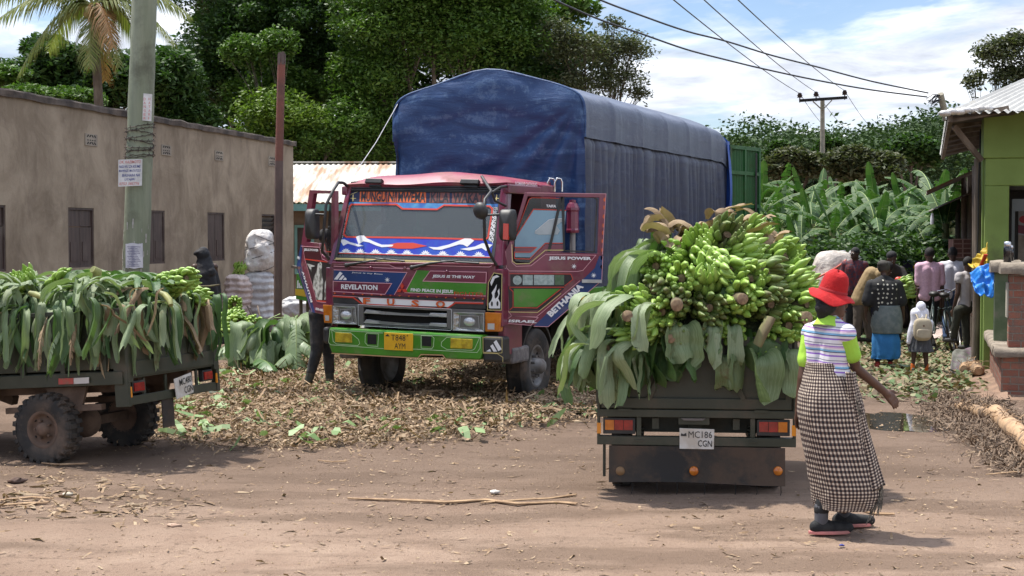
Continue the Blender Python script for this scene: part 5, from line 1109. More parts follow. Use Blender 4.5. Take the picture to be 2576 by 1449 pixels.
mb = MB(); mb.line(LP, [z4(*p) for p in [(130, 773), (340, 800)]], .014, t=.007); mb.line(LP, [z4(*p) for p in [(240, 1168), (355, 1178)]], .014, t=.007); mb.line(LP, [z4(*p) for p in [(300, 600), (330, 700), (375, 705)]], .01, t=.003); mb.build('red_piping', REDP, DL)
mb = MB(); mb.beam(LP.w(*LP.q(*z4(30, 845)), .04), LP.w(*LP.q(*z4(100, 855)), .04), .03, .03); mb.build('handle', CHR, DL)
mb = MB(); mb.box((0, .32, 1.52), (1.9, .45, .16), TM); mb.box((0, .2, 1.3), (1.9, .2, .6), TM); mb.build('dashboard', mat('dash_grey', (.05, .055, .06), rough=.6), LR, bev=.03)
for s in (-.55, .2, .62):
 mb = MB(); mb.box((s, 1.3, 1.38), (.5 if s < 0 else .4, .5, .14), TM); mb.box((s, 1.58, 1.75), (.5 if s < 0 else .4, .12, .6), TM); mb.build('seat', mat('seat_cloth', (.10, .07, .08), (.16, .12, .13), scale=8, rough=.9), LR, bev=.04)
mb = MB(); cs = TW(-.55, .62, 1.72); rr_ = [];
for k in range(25): a = k / 24 * 6.283; rr_.append(cs + TM.to_3x3() @ V3((.21 * math.cos(a), .10 * math.sin(a), .18 * math.sin(a))))
mb.tube(rr_, .013, 8, cap=False); mb.tube([cs, TW(-.55, .4, 1.5)], .02, 8); mb.tube([rr_[0], rr_[12]], .012, 6); mb.build('steering_wheel', BLK, LR)
mb = MB(); q = WS.w(*WS.q(1040, 568), -.12); mb.sph(q, (.055, .055, .055), 14, 10); mb.tube([q + V3((0, 0, .05)), q + V3((.03, 0, .3))], .004, 4); mb.tube([q + V3((0, 0, .05)), q + V3((-.03, 0, .3))], .004, 4); mb.build('hanging_ornament', mat('green_ornament', (.03, .25, .12), rough=.5), LR)
mb = MB(); q = WS.w(*WS.q(1062, 594), -.1); mb.sph(q, (.03, .025, .04), 8, 6); mb.sph(q + V3((-.03, 0, -.02)), (.04, .03, .02), 8, 6); mb.build('dash_toy', mat('tan_toy', (.5, .35, .22), rough=.7), LR)
mb = MB()
for s in (-1, 1): mb.box((s * .42, 4.6, .78), (.09, 8.9, .24), TM)
for y in (.5, 2.2, 4, 6, 8, 9): mb.box((0, y, .78), (.84, .12, .18), TM)
mb.box((0, 1.1, .55), (1.9, .12, .12), TM); mb.box((0, 1.0, .95), (.9, 1.2, .5), TM); mb.sph(TW(.1, 6.4, .48), (.2, .2, .2)); mb.box((0, 6.4, .48), (1.9, .14, .14), TM)
mb.box((.75, 3.6, .75), (.5, 1.2, .5), TM); mb.box((-.75, 3.4, .75), (.5, .9, .5), TM); mb.build('chassis', mat('greasy_black', (.018, .016, .014), (.04, .033, .027), scale=5, rough=.7), LR, bev=.01)
RIM = mat('painted_rim', (.16, .155, .15), (.26, .25, .24), scale=6, rough=.5, metal=.4, dirt=(.12, .085, .06), dirts=5, dcon=(.45, .7))
def wheel(parent, c, axis, r, w, rim_r, rimm, lug=0, hub=.07, holes=8, name='wheel', stag=0):
 ax_ = V3(axis).normalized(); q = ax_.to_track_quat('Z', 'Y').to_matrix().to_4x4(); M_ = Matrix.Translation(c) @ q
 mb = MB(); h = w / 2
 mb.lathe([(rim_r, -h * .75), (rim_r + .02, -h * .85), (r * .86, -h), (r * .95, -h * .93), (r * .99, -h * .78), (r, -h * .5)] + [(r - (.012 if k % 2 else 0), -h * .5 + h * k / 8) for k in range(1, 9)] + [(r, h * .5), (r * .99, h * .78), (r * .95, h * .93), (r * .86, h), (rim_r + .02, h * .85), (rim_r, h * .75)], 48, M_)
 if lug:
  for k in range(lug):
   for s in (-1, 1):
    a = (k + (.5 if s > 0 else 0)) * 2 * math.pi / lug; Mr = M_ @ Matrix.Rotation(a, 4, 'Z')
    mb.box((r * 1.0, 0, s * h * .5), (.034, 2 * math.pi * r / lug * .52, h * .88), Mr); mb.box((r * .955, 0, s * h * .93), (r * .1, 2 * math.pi * r / lug * .5, .016), Mr)
 t = mb.build('wheel', RUB, parent)
 mb = MB(); mb.lathe([(rim_r + .01, h * .82), (rim_r - .015, h * .86), (rim_r - .025, h * .5), (rim_r * .72, h * .38), (rim_r * .62, h * .42), (rim_r * .4, h * .55), (rim_r * .36, h * .6 + hub), (rim_r * .22, h * .6 + hub * 1.4), (.001, h * .6 + hub * 1.45)], 32, M_)
 mb.lathe([(rim_r + .01, -h * .8), (rim_r * .5, -h * .3), (.001, -h * .3)][::-1], 24, M_); mb.build('rim', rimm, t)
 mb = MB()
 for k in range(holes): a = k * 2 * math.pi / holes; mb.lathe([(.001, 0), (rim_r * .1, 0), (rim_r * .1, -.01)][::-1], 10, M_ @ Matrix.Translation((rim_r * .82 * math.cos(a), rim_r * .82 * math.sin(a), h * .47)))
 mb.build('rim_holes', DARK, t)
 mb = MB()
 for k in range(8 if holes == 8 else 5): a = (k + .5) * 2 * math.pi / (8 if holes == 8 else 5); mb.lathe([(rim_r * .07, 0), (rim_r * .07, hub * .45 + .02), (.001, hub * .45 + .02)], 6, M_ @ Matrix.Translation((rim_r * .52 * math.cos(a), rim_r * .52 * math.sin(a), h * .48)), smooth=False)
 mb.build('wheel_nuts', rimm, t); return t
for s in (-1, 1): wheel(LR, TW(s * .94, 1.12, .425), ax * s, .43, .25, .235, RIM, hub=.09)
for s in (-1, 1):
 for d in (.94, .64): wheel(LR, TW(s * d, 6.4, .43), ax * s, .43, .23, .235, RIM, hub=.02)
mb = MB()
for s in (-1, 1):
 Mx = TM @ Matrix(((0, 0, 1, 0), (1, 0, 0, 0), (0, 1, 0, 0), (0, 0, 0, 1)))
 arch = [(1.12 + .53 * math.cos(a), .425 + .53 * math.sin(a)) for a in np.linspace(0.15, math.pi - .15, 14)]; arch2 = [(1.12 + .50 * math.cos(a), .425 + .50 * math.sin(a)) for a in np.linspace(0.15, math.pi - .15, 14)]
 mb.prism(arch + arch2[::-1], s * .80, s * 1.05, Mx)
mb.build('mudguard', BLK, LR)
mb = MB(); Mx = TM @ Matrix(((0, 0, 1, 0), (1, 0, 0, 0), (0, 1, 0, 0), (0, 0, 0, 1)))
for s in (-1, 1): mb.prism([(.2, .62), (.56, .62), (.62, .75), (.62, .92), (.2, .92)], s * 1.0 - .03, s * 1.0 + .03, Mx)
mb.build('cab_skirt', MAR, LR)
c = TW(1.16, 2.0, 0); mb = MB(); mb.tube([V3((c.x, c.y, 1.0)), V3((c.x, c.y, 1.98))], .035, 10); SN = mb.build('air_intake', mat('grey_pipe', (.25, .24, .23), rough=.5), LR)
mb = MB(); Mx = Matrix.Translation((c.x, c.y, 0)); mb.lathe([(.001, 1.95), (.075, 1.95), (.08, 1.98), (.072, 2.0), (.072, 2.20), (.08, 2.22), (.078, 2.25), (.055, 2.30), (.04, 2.31), (.04, 2.34), (.001, 2.345)], 10, Mx, smooth=False); mb.build('intake_cap', MAR, SN)
mb = MB()
for x in (1378, 1396): mb.tube([TP(x - 2, 482, 1.66), TP(x, 458, 1.66), TP(x + 5, 449, 1.66), TP(x + 14, 449, 1.7), TP(x + 18, 458, 1.72), TP(x + 18, 482, 1.72)], .011, 8)
mb.build('grab_rail', CHR, LR)
mb = MB(); mb.box((0, 5.72, 1.13), (2.46, 7.24, .3), TM); CB = mb.build('cargo_body', GRE, LR, bev=.01)
mb = MB();
for s in (-1, 1): mb.box((s * 1.24, 5.72, 1.12), (.012, 7.26, .12), TM)
mb.build('yellow_band', mat('yellow_paint', (.6, .38, .02), rough=.5), CB)
for s in (-1, 1):
 mb = MB()
 for k in range(10): mb.box((s * 1.08, 2.25 + k * .76, 2.0), (.06, .06, 1.6), TM)
 mb.build('stake', GRE, CB)
def tarpmat(name, a, b_, c_, fade):
 m = bpy.data.materials.new(name); m.use_nodes = True; nt = m.node_tree; nt.nodes.clear()
 out = N(nt, 'ShaderNodeOutputMaterial'); b = N(nt, 'ShaderNodeBsdfPrincipled'); t = N(nt, 'ShaderNodeTexCoord'); v = t.outputs['Object']
 mp = N(nt, 'ShaderNodeMapping'); L(nt, v, mp.inputs[0]); mp.inputs['Scale'].default_value = (.6, .6, 3.2); mp.inputs['Rotation'].default_value = (.1, .25, 0)
 n = noise_(nt, mp.outputs[0], 1.6, 10, .7, .8); f = noise_(nt, v, 12, 8, .75, .4)
 c = mixc(nt, ramp(nt, n, [(.38, 0.), (.62, 1.)]), a, b_); c = mixc(nt, ramp(nt, math_(nt, 'MULTIPLY', n, f), [(.27, 0.), (.36, fade)]), c, c_)
 L(nt, c, b.inputs['Base Color']); b.inputs['Roughness'].default_value = .48; b.inputs['Specular IOR Level'].default_value = .45
 bp = N(nt, 'ShaderNodeBump'); bp.inputs['Strength'].default_value = .6; bp.inputs['Distance'].default_value = .025; L(nt, math_(nt, 'ADD', n, math_(nt, 'MULTIPLY', f, .25)), bp.inputs['Height']); L(nt, bp.outputs[0], b.inputs['Normal'])
 L(nt, b.outputs[0], out.inputs[0]); return m
TF = tarpmat('blue_tarpaulin', (.012, .036, .11), (.022, .066, .18), (.11, .19, .31), .55)
TS = tarpmat('faded_side_tarpaulin', (.055, .06, .085), (.035, .045, .09), (.10, .11, .14), .5)
TT = tarpmat('faded_roof_tarpaulin', (.10, .12, .165), (.075, .09, .14), (.17, .19, .23), .6)
HW = 1.27; Y0, Y1 = 2.12, 9.3; NB = 6
def prof(s):
 """s 0..1 from left eave line over the ridge to the right eave line -> x, z"""
 pts = [(-HW, 3.10), (-HW, 3.42), (-HW + .05, 3.58), (-HW + .2, 3.68), (-.7, 3.78), (0, 3.95), (.7, 3.80), (HW - .2, 3.68), (HW - .05, 3.58), (HW, 3.42), (HW, 3.10)]
 k = s * 10; i = min(9, int(k)); f = k - i
 p0, p1, p2, p3 = pts[max(0, i - 1)], pts[i], pts[i + 1], pts[min(10, i + 2)]
 g = lambda a, b_, c_, d: .5 * (2 * b_ + (c_ - a) * f + (2 * a - 5 * b_ + 4 * c_ - d) * f * f + (3 * b_ - a - 3 * c_ + d) * f ** 3)
 return g(p0[0], p1[0], p2[0], p3[0]), g(p0[1], p1[1], p2[1], p3[1])
def sagf(y):
 t = (y - Y0) / (Y1 - Y0) * NB; f = t - math.floor(t); return (4 * f * (1 - f)) ** .8
mb = MB()
def tf(u, v):
 y = Y0 + (Y1 - Y0) * v; x, z = prof(u); sg = sagf(y); side = max(0, abs(x) / HW) ** 6
 k = noise.noise(V3((x * 2, y * 2.5, 3))) * .022; n2_ = noise.noise(V3((x * 3, y * 9, 1))) * .008
 x *= 1 - .035 * sg * side; z -= (.05 * sg + k * .5 * sg) * (1 - side)
 endr = max(0, (y - 8.9) / .4); z -= .12 * endr ** 2 * (1 - .0 * side)
 return TW(x + (k + n2_) * side, y, z)
mb.grid(tf, 60, 150); mb.build('roof_tarpaulin', TT, LR)
for s in (-1, 1):
 mb = MB()
 def sf(u, v):
  y = Y0 + .02 + (Y1 - .05 - Y0) * u; z = 1.28 + (3.30 - 1.28) * v; dn = 1 - v
  pl = .085 * abs(math.sin(y * 5.3 + 2.2 * noise.noise(V3((y * .7, s, z * .22))))) ** .45 + .04 * abs(math.sin(y * 13 + 4 * noise.noise(V3((y, s + 4, z * .4))))) ** .6 - .02
  x = HW - .02 - .03 * sagf(y) + (pl - .08) * (.15 + .85 * min(1, dn * 3)) - (.03 if z > 3.05 else 0)
  if v > .9: x = min(x, HW - .045 - .03 * sagf(y))
  return TW(s * x, y, z)
 mb.grid(sf, 300, 30); mb.build('side_tarpaulin', TS, LR)
mb = MB()
def ff_(u, v):
 s = u; x, zt = prof(.03 + .94 * s); xx = -HW + 2 * HW * s
 X = xx * (1 - .0); zt = prof(min(1, max(0, .1 + .8 * s)))[1] if 0 < s < 1 else prof(.1)[1]
 z = 1.25 + (top_at(X) - 1.25) * v
 c = V3((HW - .02, 3.6)) if False else None
 dx = (HW - X); dz = 3.55 - z; d = math.hypot(dx, dz); an = math.atan2(dz, dx)
 fold = math.sin(an * 17 + .8 * math.sin(d * 2)) * .045 * math.exp(-abs(d - 1.0) * .9) * min(1, d * 1.5) * max(0, min(1, (an - .35) * 4)) * max(0, min(1, (1.7 - an) * 3))
 sag_ = math.sin(min(1, max(0, (top_at(X) - z) / .5)) * math.pi) * .04
 y = Y0 - .02 - fold - sag_ + noise.noise(V3((X * 1.6, z * 2.6, 7))) * .045 + noise.noise(V3((X * 4, z * 7, 3))) * .014 + .06 * math.exp(-((z - 2.4) / .5) ** 2) * .5
 if abs(X) > HW - .06: y += .03
 return TW(X, y, z)
_pt = [prof(i / 400) for i in range(401)]
def top_at(X):
 X = max(-HW + .004, min(HW - .004, X)); best = min(_pt, key=lambda p: abs(p[0] - X) - .01 * (p[1] > 3.3)); return best[1] - .01
mb.grid(ff_, 90, 90); mb.build('front_tarpaulin', TF, LR)
mb = MB(); mb.tube([TW(*(x_, Y0 - .005, z_ - .005)) for x_, z_ in (prof(i / 40) for i in range(41))], .018, 8); mb.build('front_hem', TF, LR)
mb = MB()
def rf_(u, v): X = (-HW + 2 * HW * u) * 1.02; z = 1.2 + (top_at(X / 1.02) - .1 - 1.2) * v; return TW(X, Y1 - .02 + .10 * (1 - abs(u * 2 - 1) ** 4) + .03 * math.sin(u * 40), z)
mb.grid(rf_, 50, 14);
def rf2(u, v): z = 1.2 + 2.25 * v; return TW(HW + .03 + .03 * math.sin(z * 3), Y1 - .12 + .16 * u, z)
mb.grid(rf2, 4, 16); mb.build('rear_flap', mat('vivid_blue_tarp', (.02, .07, .34), (.03, .1, .42), scale=3, rough=.5), LR)
mb = MB(); p = TP(1000, 262, 2.1); mb.tube([p, p.lerp(TP(890, 440, 1.2), .5) + V3((0, 0, -.04)), TP(890, 440, 1.2)], .006, 4); mb.build('guy_rope', WPT, LR)
GRD = mat('container_green', (.012, .09, .018), (.02, .12, .025), scale=3, rough=.5, dirt=(.05, .07, .03), dirts=3)
RP0 = TW(1.25, 9.36, 0); RD = V3((.56, .83, 0)).normalized(); RP = Pl(RP0, RD); mb = MB()
n = 72
def cd(u, v): a = u * 1.14; return RP.w(a, 1.05 + 2.32 * v, .022 * math.sin(u * 11 * 6.283))
mb.grid(cd, 132, 1, smooth=False); RDO = mb.build('rear_door', GRD, LR)
mb = MB()
for z in (1.05, 1.7, 2.4, 2.95, 3.37): mb.box((.57, z, .03), (1.16, .06, .04), RP.M)
for a in (0, .57, 1.14): mb.box((a, 2.21, .028), (.06, 2.36, .05), RP.M)
mb.build('door_frame', GRD, RDO)
mb = MB(); mb.beam(RP.w(.95, 1.2, .07), RP.w(.95, 3.3, .07), .03, .03); mb.beam(RP.w(.95, 2.2, .09), RP.w(1.1, 2.2, .09), .03, .03); mb.build('handle', BLK, RDO)
# ================================================================ BANANAS
FRU = mat('banana_skin', (.21, .34, .05), (.30, .44, .09), scale=9, island=[(.15, .27, .04), (.27, .41, .07), (.36, .49, .12), (.20, .33, .05), (.30, .42, .10)], rough=.42, spec=.5, dirt=(.05, .06, .02), dirts=16, dcon=(.62, .8))
FRU2 = mat('banana_skin_dark', (.10, .17, .03), (.15, .20, .05), scale=9, island=[(.08, .15, .025), (.16, .22, .05), (.20, .19, .08)], rough=.5, dirt=(.07, .05, .03), dirts=14, dcon=(.5, .7))
STK_ = mat('banana_stalk', (.15, .13, .06), (.09, .065, .035), scale=12, rough=.8); CUT = mat('cut_stalk_end', (.30, .21, .12), (.16, .10, .06), scale=25, rough=.8)
def banana(mb, p, d0, cv, Lb, r, bend, mi=0):
 pts = [V3(p)]; n = 6; rs = [.30]; prof_ = [.55, .92, 1.0, .95, .62, .22]
 d0 = V3(d0).normalized(); cv = V3(cv); cv = (cv - d0 * cv.dot(d0)).normalized()
 for i in range(n): a = bend * (i + .5) / n; pts.append(pts[-1] + (d0 * math.cos(a) + cv * math.sin(a)) * Lb / n); rs.append(prof_[i])
 mb.tube(pts, [r * q for q in rs], 6, mi)
BUN = 'bananas heaped on the load bed'
def make_bunch(seed, nh=5, scale=1.0, m=None):
 rng = random.Random(seed); root = local(thing('banana_bunch', (0, 0, 0), 'bunch of green bananas', 'banana bunch'))
 A = V3((0, -1, 0)); mb = MB(); mb.tube([A * .0, A * -.05, A * -.2, A * -.5], [.026, .034, .03, .02], 10, 0); sk = mb.build('stalk', STK_, root)
 mb = MB(); mb.lathe([(.001, .004), (.028, .003), (.031, 0)][::-1], 12, Matrix.Translation(A * .0) @ A.to_track_quat('Z', 'Y').to_matrix().to_4x4()); mb.build('cut_end', CUT, sk)
 for h in range(nh):
  mb = MB(); yb = .04 + h * .095; th0 = rng.uniform(0, 6.28); nn = 10 - h; sz = 1 - .06 * h
  for layer in (0, 1):
   for j in range(nn - 2 * layer):
    th = th0 + (j - nn / 2) * (5.6 / nn) + rng.uniform(-.06, .06) + layer * .2
    u = V3((math.cos(th), 0, math.sin(th))); b = A * (-yb - layer * .03) + u * (.034 + .0)
    banana(mb, b, u * (.85) + A * (.5 + .5 * layer + rng.uniform(-.1, .1)), A, rng.uniform(.17, .205) * sz, rng.uniform(.0265, .031) * sz, rng.uniform(1.0, 1.5))
  mb.build('banana_hand', m or FRU, root)
 return root
protoB = [make_bunch(1), make_bunch(2), make_bunch(3), make_bunch(4, m=FRU2)]
usedB = set()
def bunch(v, P, yaw, pitch, roll, s, label, group=BUN):
 o = protoB[v] if v not in usedB else copy_tree(protoB[v]); usedB.add(v)
 o.location = P; o.rotation_mode = 'XYZ'; o.rotation_euler = (pitch, roll, yaw); o.scale = (s, s, s); tag(o, label, 'banana bunch', group); return o
# ================================================================ CARGO TRICYCLE, right
KY = R(6); rx = V3((math.cos(KY), -math.sin(KY), 0)); fy = V3((math.sin(KY), math.cos(KY), 0)); KO = V3((1.37, 10.97, 0))
KM = Matrix(((rx.x, fy.x, 0, KO.x), (rx.y, fy.y, 0, KO.y), (0, 0, 1, 0), (0, 0, 0, 1)))
KP = Pl(KO, rx); z8 = lambda x, y: (1469.5 + x * .2232, 958.35 + y * .2232)
OLV = mat('olive_drab_paint', (.030, .034, .020), (.045, .048, .030), scale=3, rough=.5, dirt=(.12, .085, .06), dirts=3, dcon=(.52, .8), bump=.1)
TAIL = mat('red_lamp_lens', (.32, .015, .012), (.2, .01, .01), scale=20, rough=.2, coat=.5); PLW = mat('white_plate', (.62, .60, .56), (.5, .45, .38), scale=8, rough=.45)
RUBF = mat('muddy_rubber', (.022, .02, .018), (.05, .037, .026), scale=2.2, rough=.8, dirt=(.085, .055, .037), dirts=2.6, dcon=(.47, .56), bump=.3)
TR = thing('cargo_tricycle', KM @ V3((0, .8, 0)), 'olive green cargo tricycle seen from behind, heaped with green bananas', 'cargo tricycle')
mb = MB()
mb.box((0, .9, .66), (1.44, 1.78, .06), KM);
for s in (-1, 1): mb.box((s * .71, .9, .92), (.03, 1.78, .52), KM); mb.box((s * .715, .9, 1.17), (.05, 1.8, .05), KM);
for s in (-1, 1):
 for y in (.05, .5, .95, 1.4, 1.75): mb.box((s * .73, y, .92), (.03, .05, .5), KM)
mb.box((0, 1.78, .92), (1.44, .03, .52), KM); mb.build('load_bed', OLV, TR, bev=.006)
mb = MB(); Q_ = lambda pts, t0, t1: mb.poly(KP, [z8(*p) for p in pts], t0, t1)
KPt = Pl(KM @ V3((0, -.02, 0)), rx)
a0, b0 = KP.q(*z8(245, 395)); a1, b1 = KP.q(*z8(2305, 395)); zt = 1.16
mb.prism([(-.68, .66), (.68, .66), (.68, zt), (-.68, zt)], -.03, -.004, KP.M)
mb.ring([(-.70, .64), (.70, .64), (.70, zt + .02), (-.70, zt + .02)], [(-.655, .72), (.655, .72), (.655, zt - .05), (-.655, zt - .05)], -.002, .02, KP.M)
for a, b_ in ((-.35, -.18), (.35, .18)): mb.beam(KP.w(a, .71, .012), KP.w(b_, zt - .04, .012), .04, .02, up=KP.N)
mb.build('tailboard', OLV, TR, bev=.005)
mb = MB()
for s in (-1, 1): mb.prism([(s * .715, .42), (s * .735, .42), (s * .735, 1.19), (s * .715, 1.19)] if s > 0 else [(-.735, .42), (-.715, .42), (-.715, 1.19), (-.735, 1.19)], -.06, .018, KP.M)
mb.prism([(-.735, .575), (.735, .575), (.735, .632), (-.735, .632)], -.05, .022, KP.M)
mb.prism([(-.735, .365), (.735, .365), (.735, .43), (-.735, .43)], -.05, .022, KP.M)
for a in (-.44, .40): mb.prism([(a, .43), (a + .035, .43), (a + .035, .575), (a, .575)], -.04, .012, KP.M)
mb.prism([(-.13, .52), (.10, .52), (.10, .575), (-.13, .575)], -.03, .010, KP.M); mb.build('rear_frame', OLV, TR, bev=.004)
mb = MB()
for a in (-.53, .48): mb.box((a, -.02, .628), (.1, .03, .02), KM)
mb.build('hinge', OLV, TR)
for a0, a1, sgn in ((-.69, -.45, -1), (.45, .69, 1)):
 mb = MB(); mb.prism([(a0, .445), (a1, .445), (a1, .565), (a0, .565)], -.03, .006, KP.M); h = mb.build('tail_light', BLK, TR, bev=.004)
 w = (a1 - a0 - .03) / 3
 for k in range(3):
  mb = MB(); x = a0 + .015 + w * k; am = (k == 0 and sgn < 0) or (k == 2 and sgn > 0); mb.prism([(x, .475), (x + w - .004, .475), (x + w - .004, .55), (x, .55)], .006, .014, KP.M); mb.build('lens', AMB if am else TAIL, h)
 mb = MB(); x = a0 - .045 if sgn < 0 else a1 + .012; mb.prism([(x, .45), (x + .03, .45), (x + .03, .53), (x, .53)], .022, .032, KP.M); mb.build('side_reflector', mat('orange_reflector', (.7, .25, .02), rough=.25, coat=.5), TR)
PP = KP.off(.035); mb = MB(); mb.poly(PP, [z8(1075, 765), (z8(1462, 772)), z8(1468, 545), z8(1075, 532)], -.008, 0)
NP2 = mb.build('number_plate', PLW, TR, bev=.003)
mb = MB(); text_on(mb, PP, 'MC186', z8(1176, 640), z8(1442, 645), z8(1176, 565), t=.003, bold=.0); text_on(mb, PP, 'CGN', z8(1280, 738), z8(1440, 745), z8(1282, 665), t=.003, bold=.01); mb.poly(PP, [z8(1090, 620), z8(1155, 622), z8(1150, 585), z8(1120, 600), z8(1092, 590)], 0, .003); mb.build('lettering', BKT, NP2)
mb = MB(); mb.prism([(-.11, .572), (.07, .572), (.05, .556), (-.09, .556)], .01, .035, KP.M); mb.build('plate_lamp', GRY, TR)
def fl_(u, v): a = -.645 + 1.30 * u; z = .09 + .27 * v; return KP.w(a, z + .008 * math.sin(u * 5) * (1 - v), .03 + .025 * (1 - v) ** 2 + .012 * math.sin(u * 7 + 1) * (1 - v))
mb = MB(); mb.grid(fl_, 30, 10);
def fl2(u, v): p = fl_(1 - u, v); return p - KP.N * .008
mb.grid(fl2, 30, 10); MF = mb.build('mud_flap', RUBF, TR)
for px, c_ in ((410, mat('muddy_reflector', (.22, .13, .06), rough=.6)), (1235, AMB), (2180, AMB)):
 a, b_ = KP.q(*z8(px, 1003)); mb = MB(); mb.lathe([(.034, -.03), (.034, .01), (.028, .018), (.001, .022)], 18, Matrix.Translation(KP.w(a, b_, .045)) @ KP.N.to_track_quat('Z', 'Y').to_matrix().to_4x4()); mb.build('round_reflector', c_, MF)
mb = MB()
for px in (540, 820, 1045, 1355, 1700, 1940, 2210): a, b_ = KP.q(*z8(px, 1180)); mb.tube([KP.w(a, .10, .05), KP.w(a + .003, .03, .05), KP.w(a - .004, -.0 + .005, .055)], .003, 4)
mb.build('dangling_wire', DARK, MF)
mb = MB(); mb.box((-.685, .10, .26), (.02, .05, .3), KM); mb.box((.0, 1.0, .52), (.10, 1.7, .10), KM); mb.box((0, .3, .51), (1.34, .03, .17), KM); mb.sph(KM @ V3((.05, .42, .29)), (.13, .12, .12)); mb.box((-.3, .9, .52), (.05, 1.7, .08), KM); mb.box((.3, .9, .52), (.05, 1.7, .08), KM); mb.tube([KM @ V3((-.6, .42, .29)), KM @ V3((.6, .42, .29))], .04, 10)  # includes a cross panel added so the gap behind the lamps looks dark
for k in range(5): mb.box((-.42, .42, .40 + k * .02), (.06, .9 - k * .15, .012), KM); mb.box((.42, .42, .40 + k * .02), (.06, .9 - k * .15, .012), KM)
mb.tube([KM @ V3((0, 1.8, .5)), KM @ V3((0, 2.6, .55)), KM @ V3((0, 3.0, .95))], .03, 8); mb.build('chassis', OLV, TR)
MUDR = mat('muddy_rim', (.10, .065, .045), (.16, .10, .07), scale=6, rough=.9, bump=.5); TYR = mat('muddy_tyre', (.05, .038, .03), (.12, .08, .055), scale=5, rough=.95, bump=.6)
for s in (-1, 1): wheel(TR, KM @ V3((s * .56, .42, .285)), rx * s, .285, .14, .15, MUDR, lug=22, hub=.04, holes=5)
wheel(TR, KM @ V3((0, 3.2, .285)), rx, .285, .12, .17, MUDR, lug=22, hub=.03, holes=5)
mb = MB()
for s in (-1, 1): mb.tube([KM @ V3((s * .1, 3.2, .29)), KM @ V3((s * .1, 3.0, 1.0)), KM @ V3((s * .12, 2.93, 1.1)), KM @ V3((s * .36, 2.75, 1.12))], .022, 8)
mb.build('handlebar', CHR, TR); mb = MB(); mb.sph(KM @ V3((0, 2.62, .88)), (.14, .25, .13)); mb.build('fuel_tank', MAR, TR); mb = MB(); mb.box((0, 2.2, .80), (.32, .5, .1), KM); mb.build('seat', BLK, TR, bev=.03)
def heap_obj(name, M_, fn, m, nu=50, nv=40):
 mb = MB(); mb.grid(lambda u, v: M_ @ fn(u, v), nu, nv); return mb
def h1(u, v):
 x = -.80 + 1.60 * u; y = .06 + 1.80 * v; x /= .87; r = max(0, 1 - ((x / .92) ** 2) ** 1.2) * max(0, 1 - (abs(v - .5) * 2) ** 3.2)
 x *= .87; z = 1.02 + .60 * r ** .75 + .06 * noise.noise(V3((x * 4, y * 4, 0))) - (.12 if r <= .01 else 0); return V3((x, y, z))
HPM = mat('crushed_leaves', (.035, .05, .02), (.09, .11, .045), scale=6, rough=.9, bump=1, bscale=20, dirt=(.12, .08, .04), dirts=5, bdist=.04)
HO = heap_obj('h', KM, h1, HPM).build('leaf_packing', HPM, origin=KM @ V3((0, .8, 1.1))); tag(HO, kind='stuff')
LG = 'banana leaves packed round the right-hand load'
BLG = [0]
def leaf(P, yaw, Lg, Wd, el0, droop, seed, label, group=None, m=0, **kw):
 mb = MB(); banana_leaf(mb, P, yaw, Lg, Wd, el0, droop, random.Random(seed), **kw)
 o = mb.build('banana_leaf', [(BLP, BL, DRYL)[m], RIB if m < 2 else DRYL], origin=P); return tag(o, label, 'banana leaf', group)
A_ = lambda px, py, Y: at(px, py, Y)
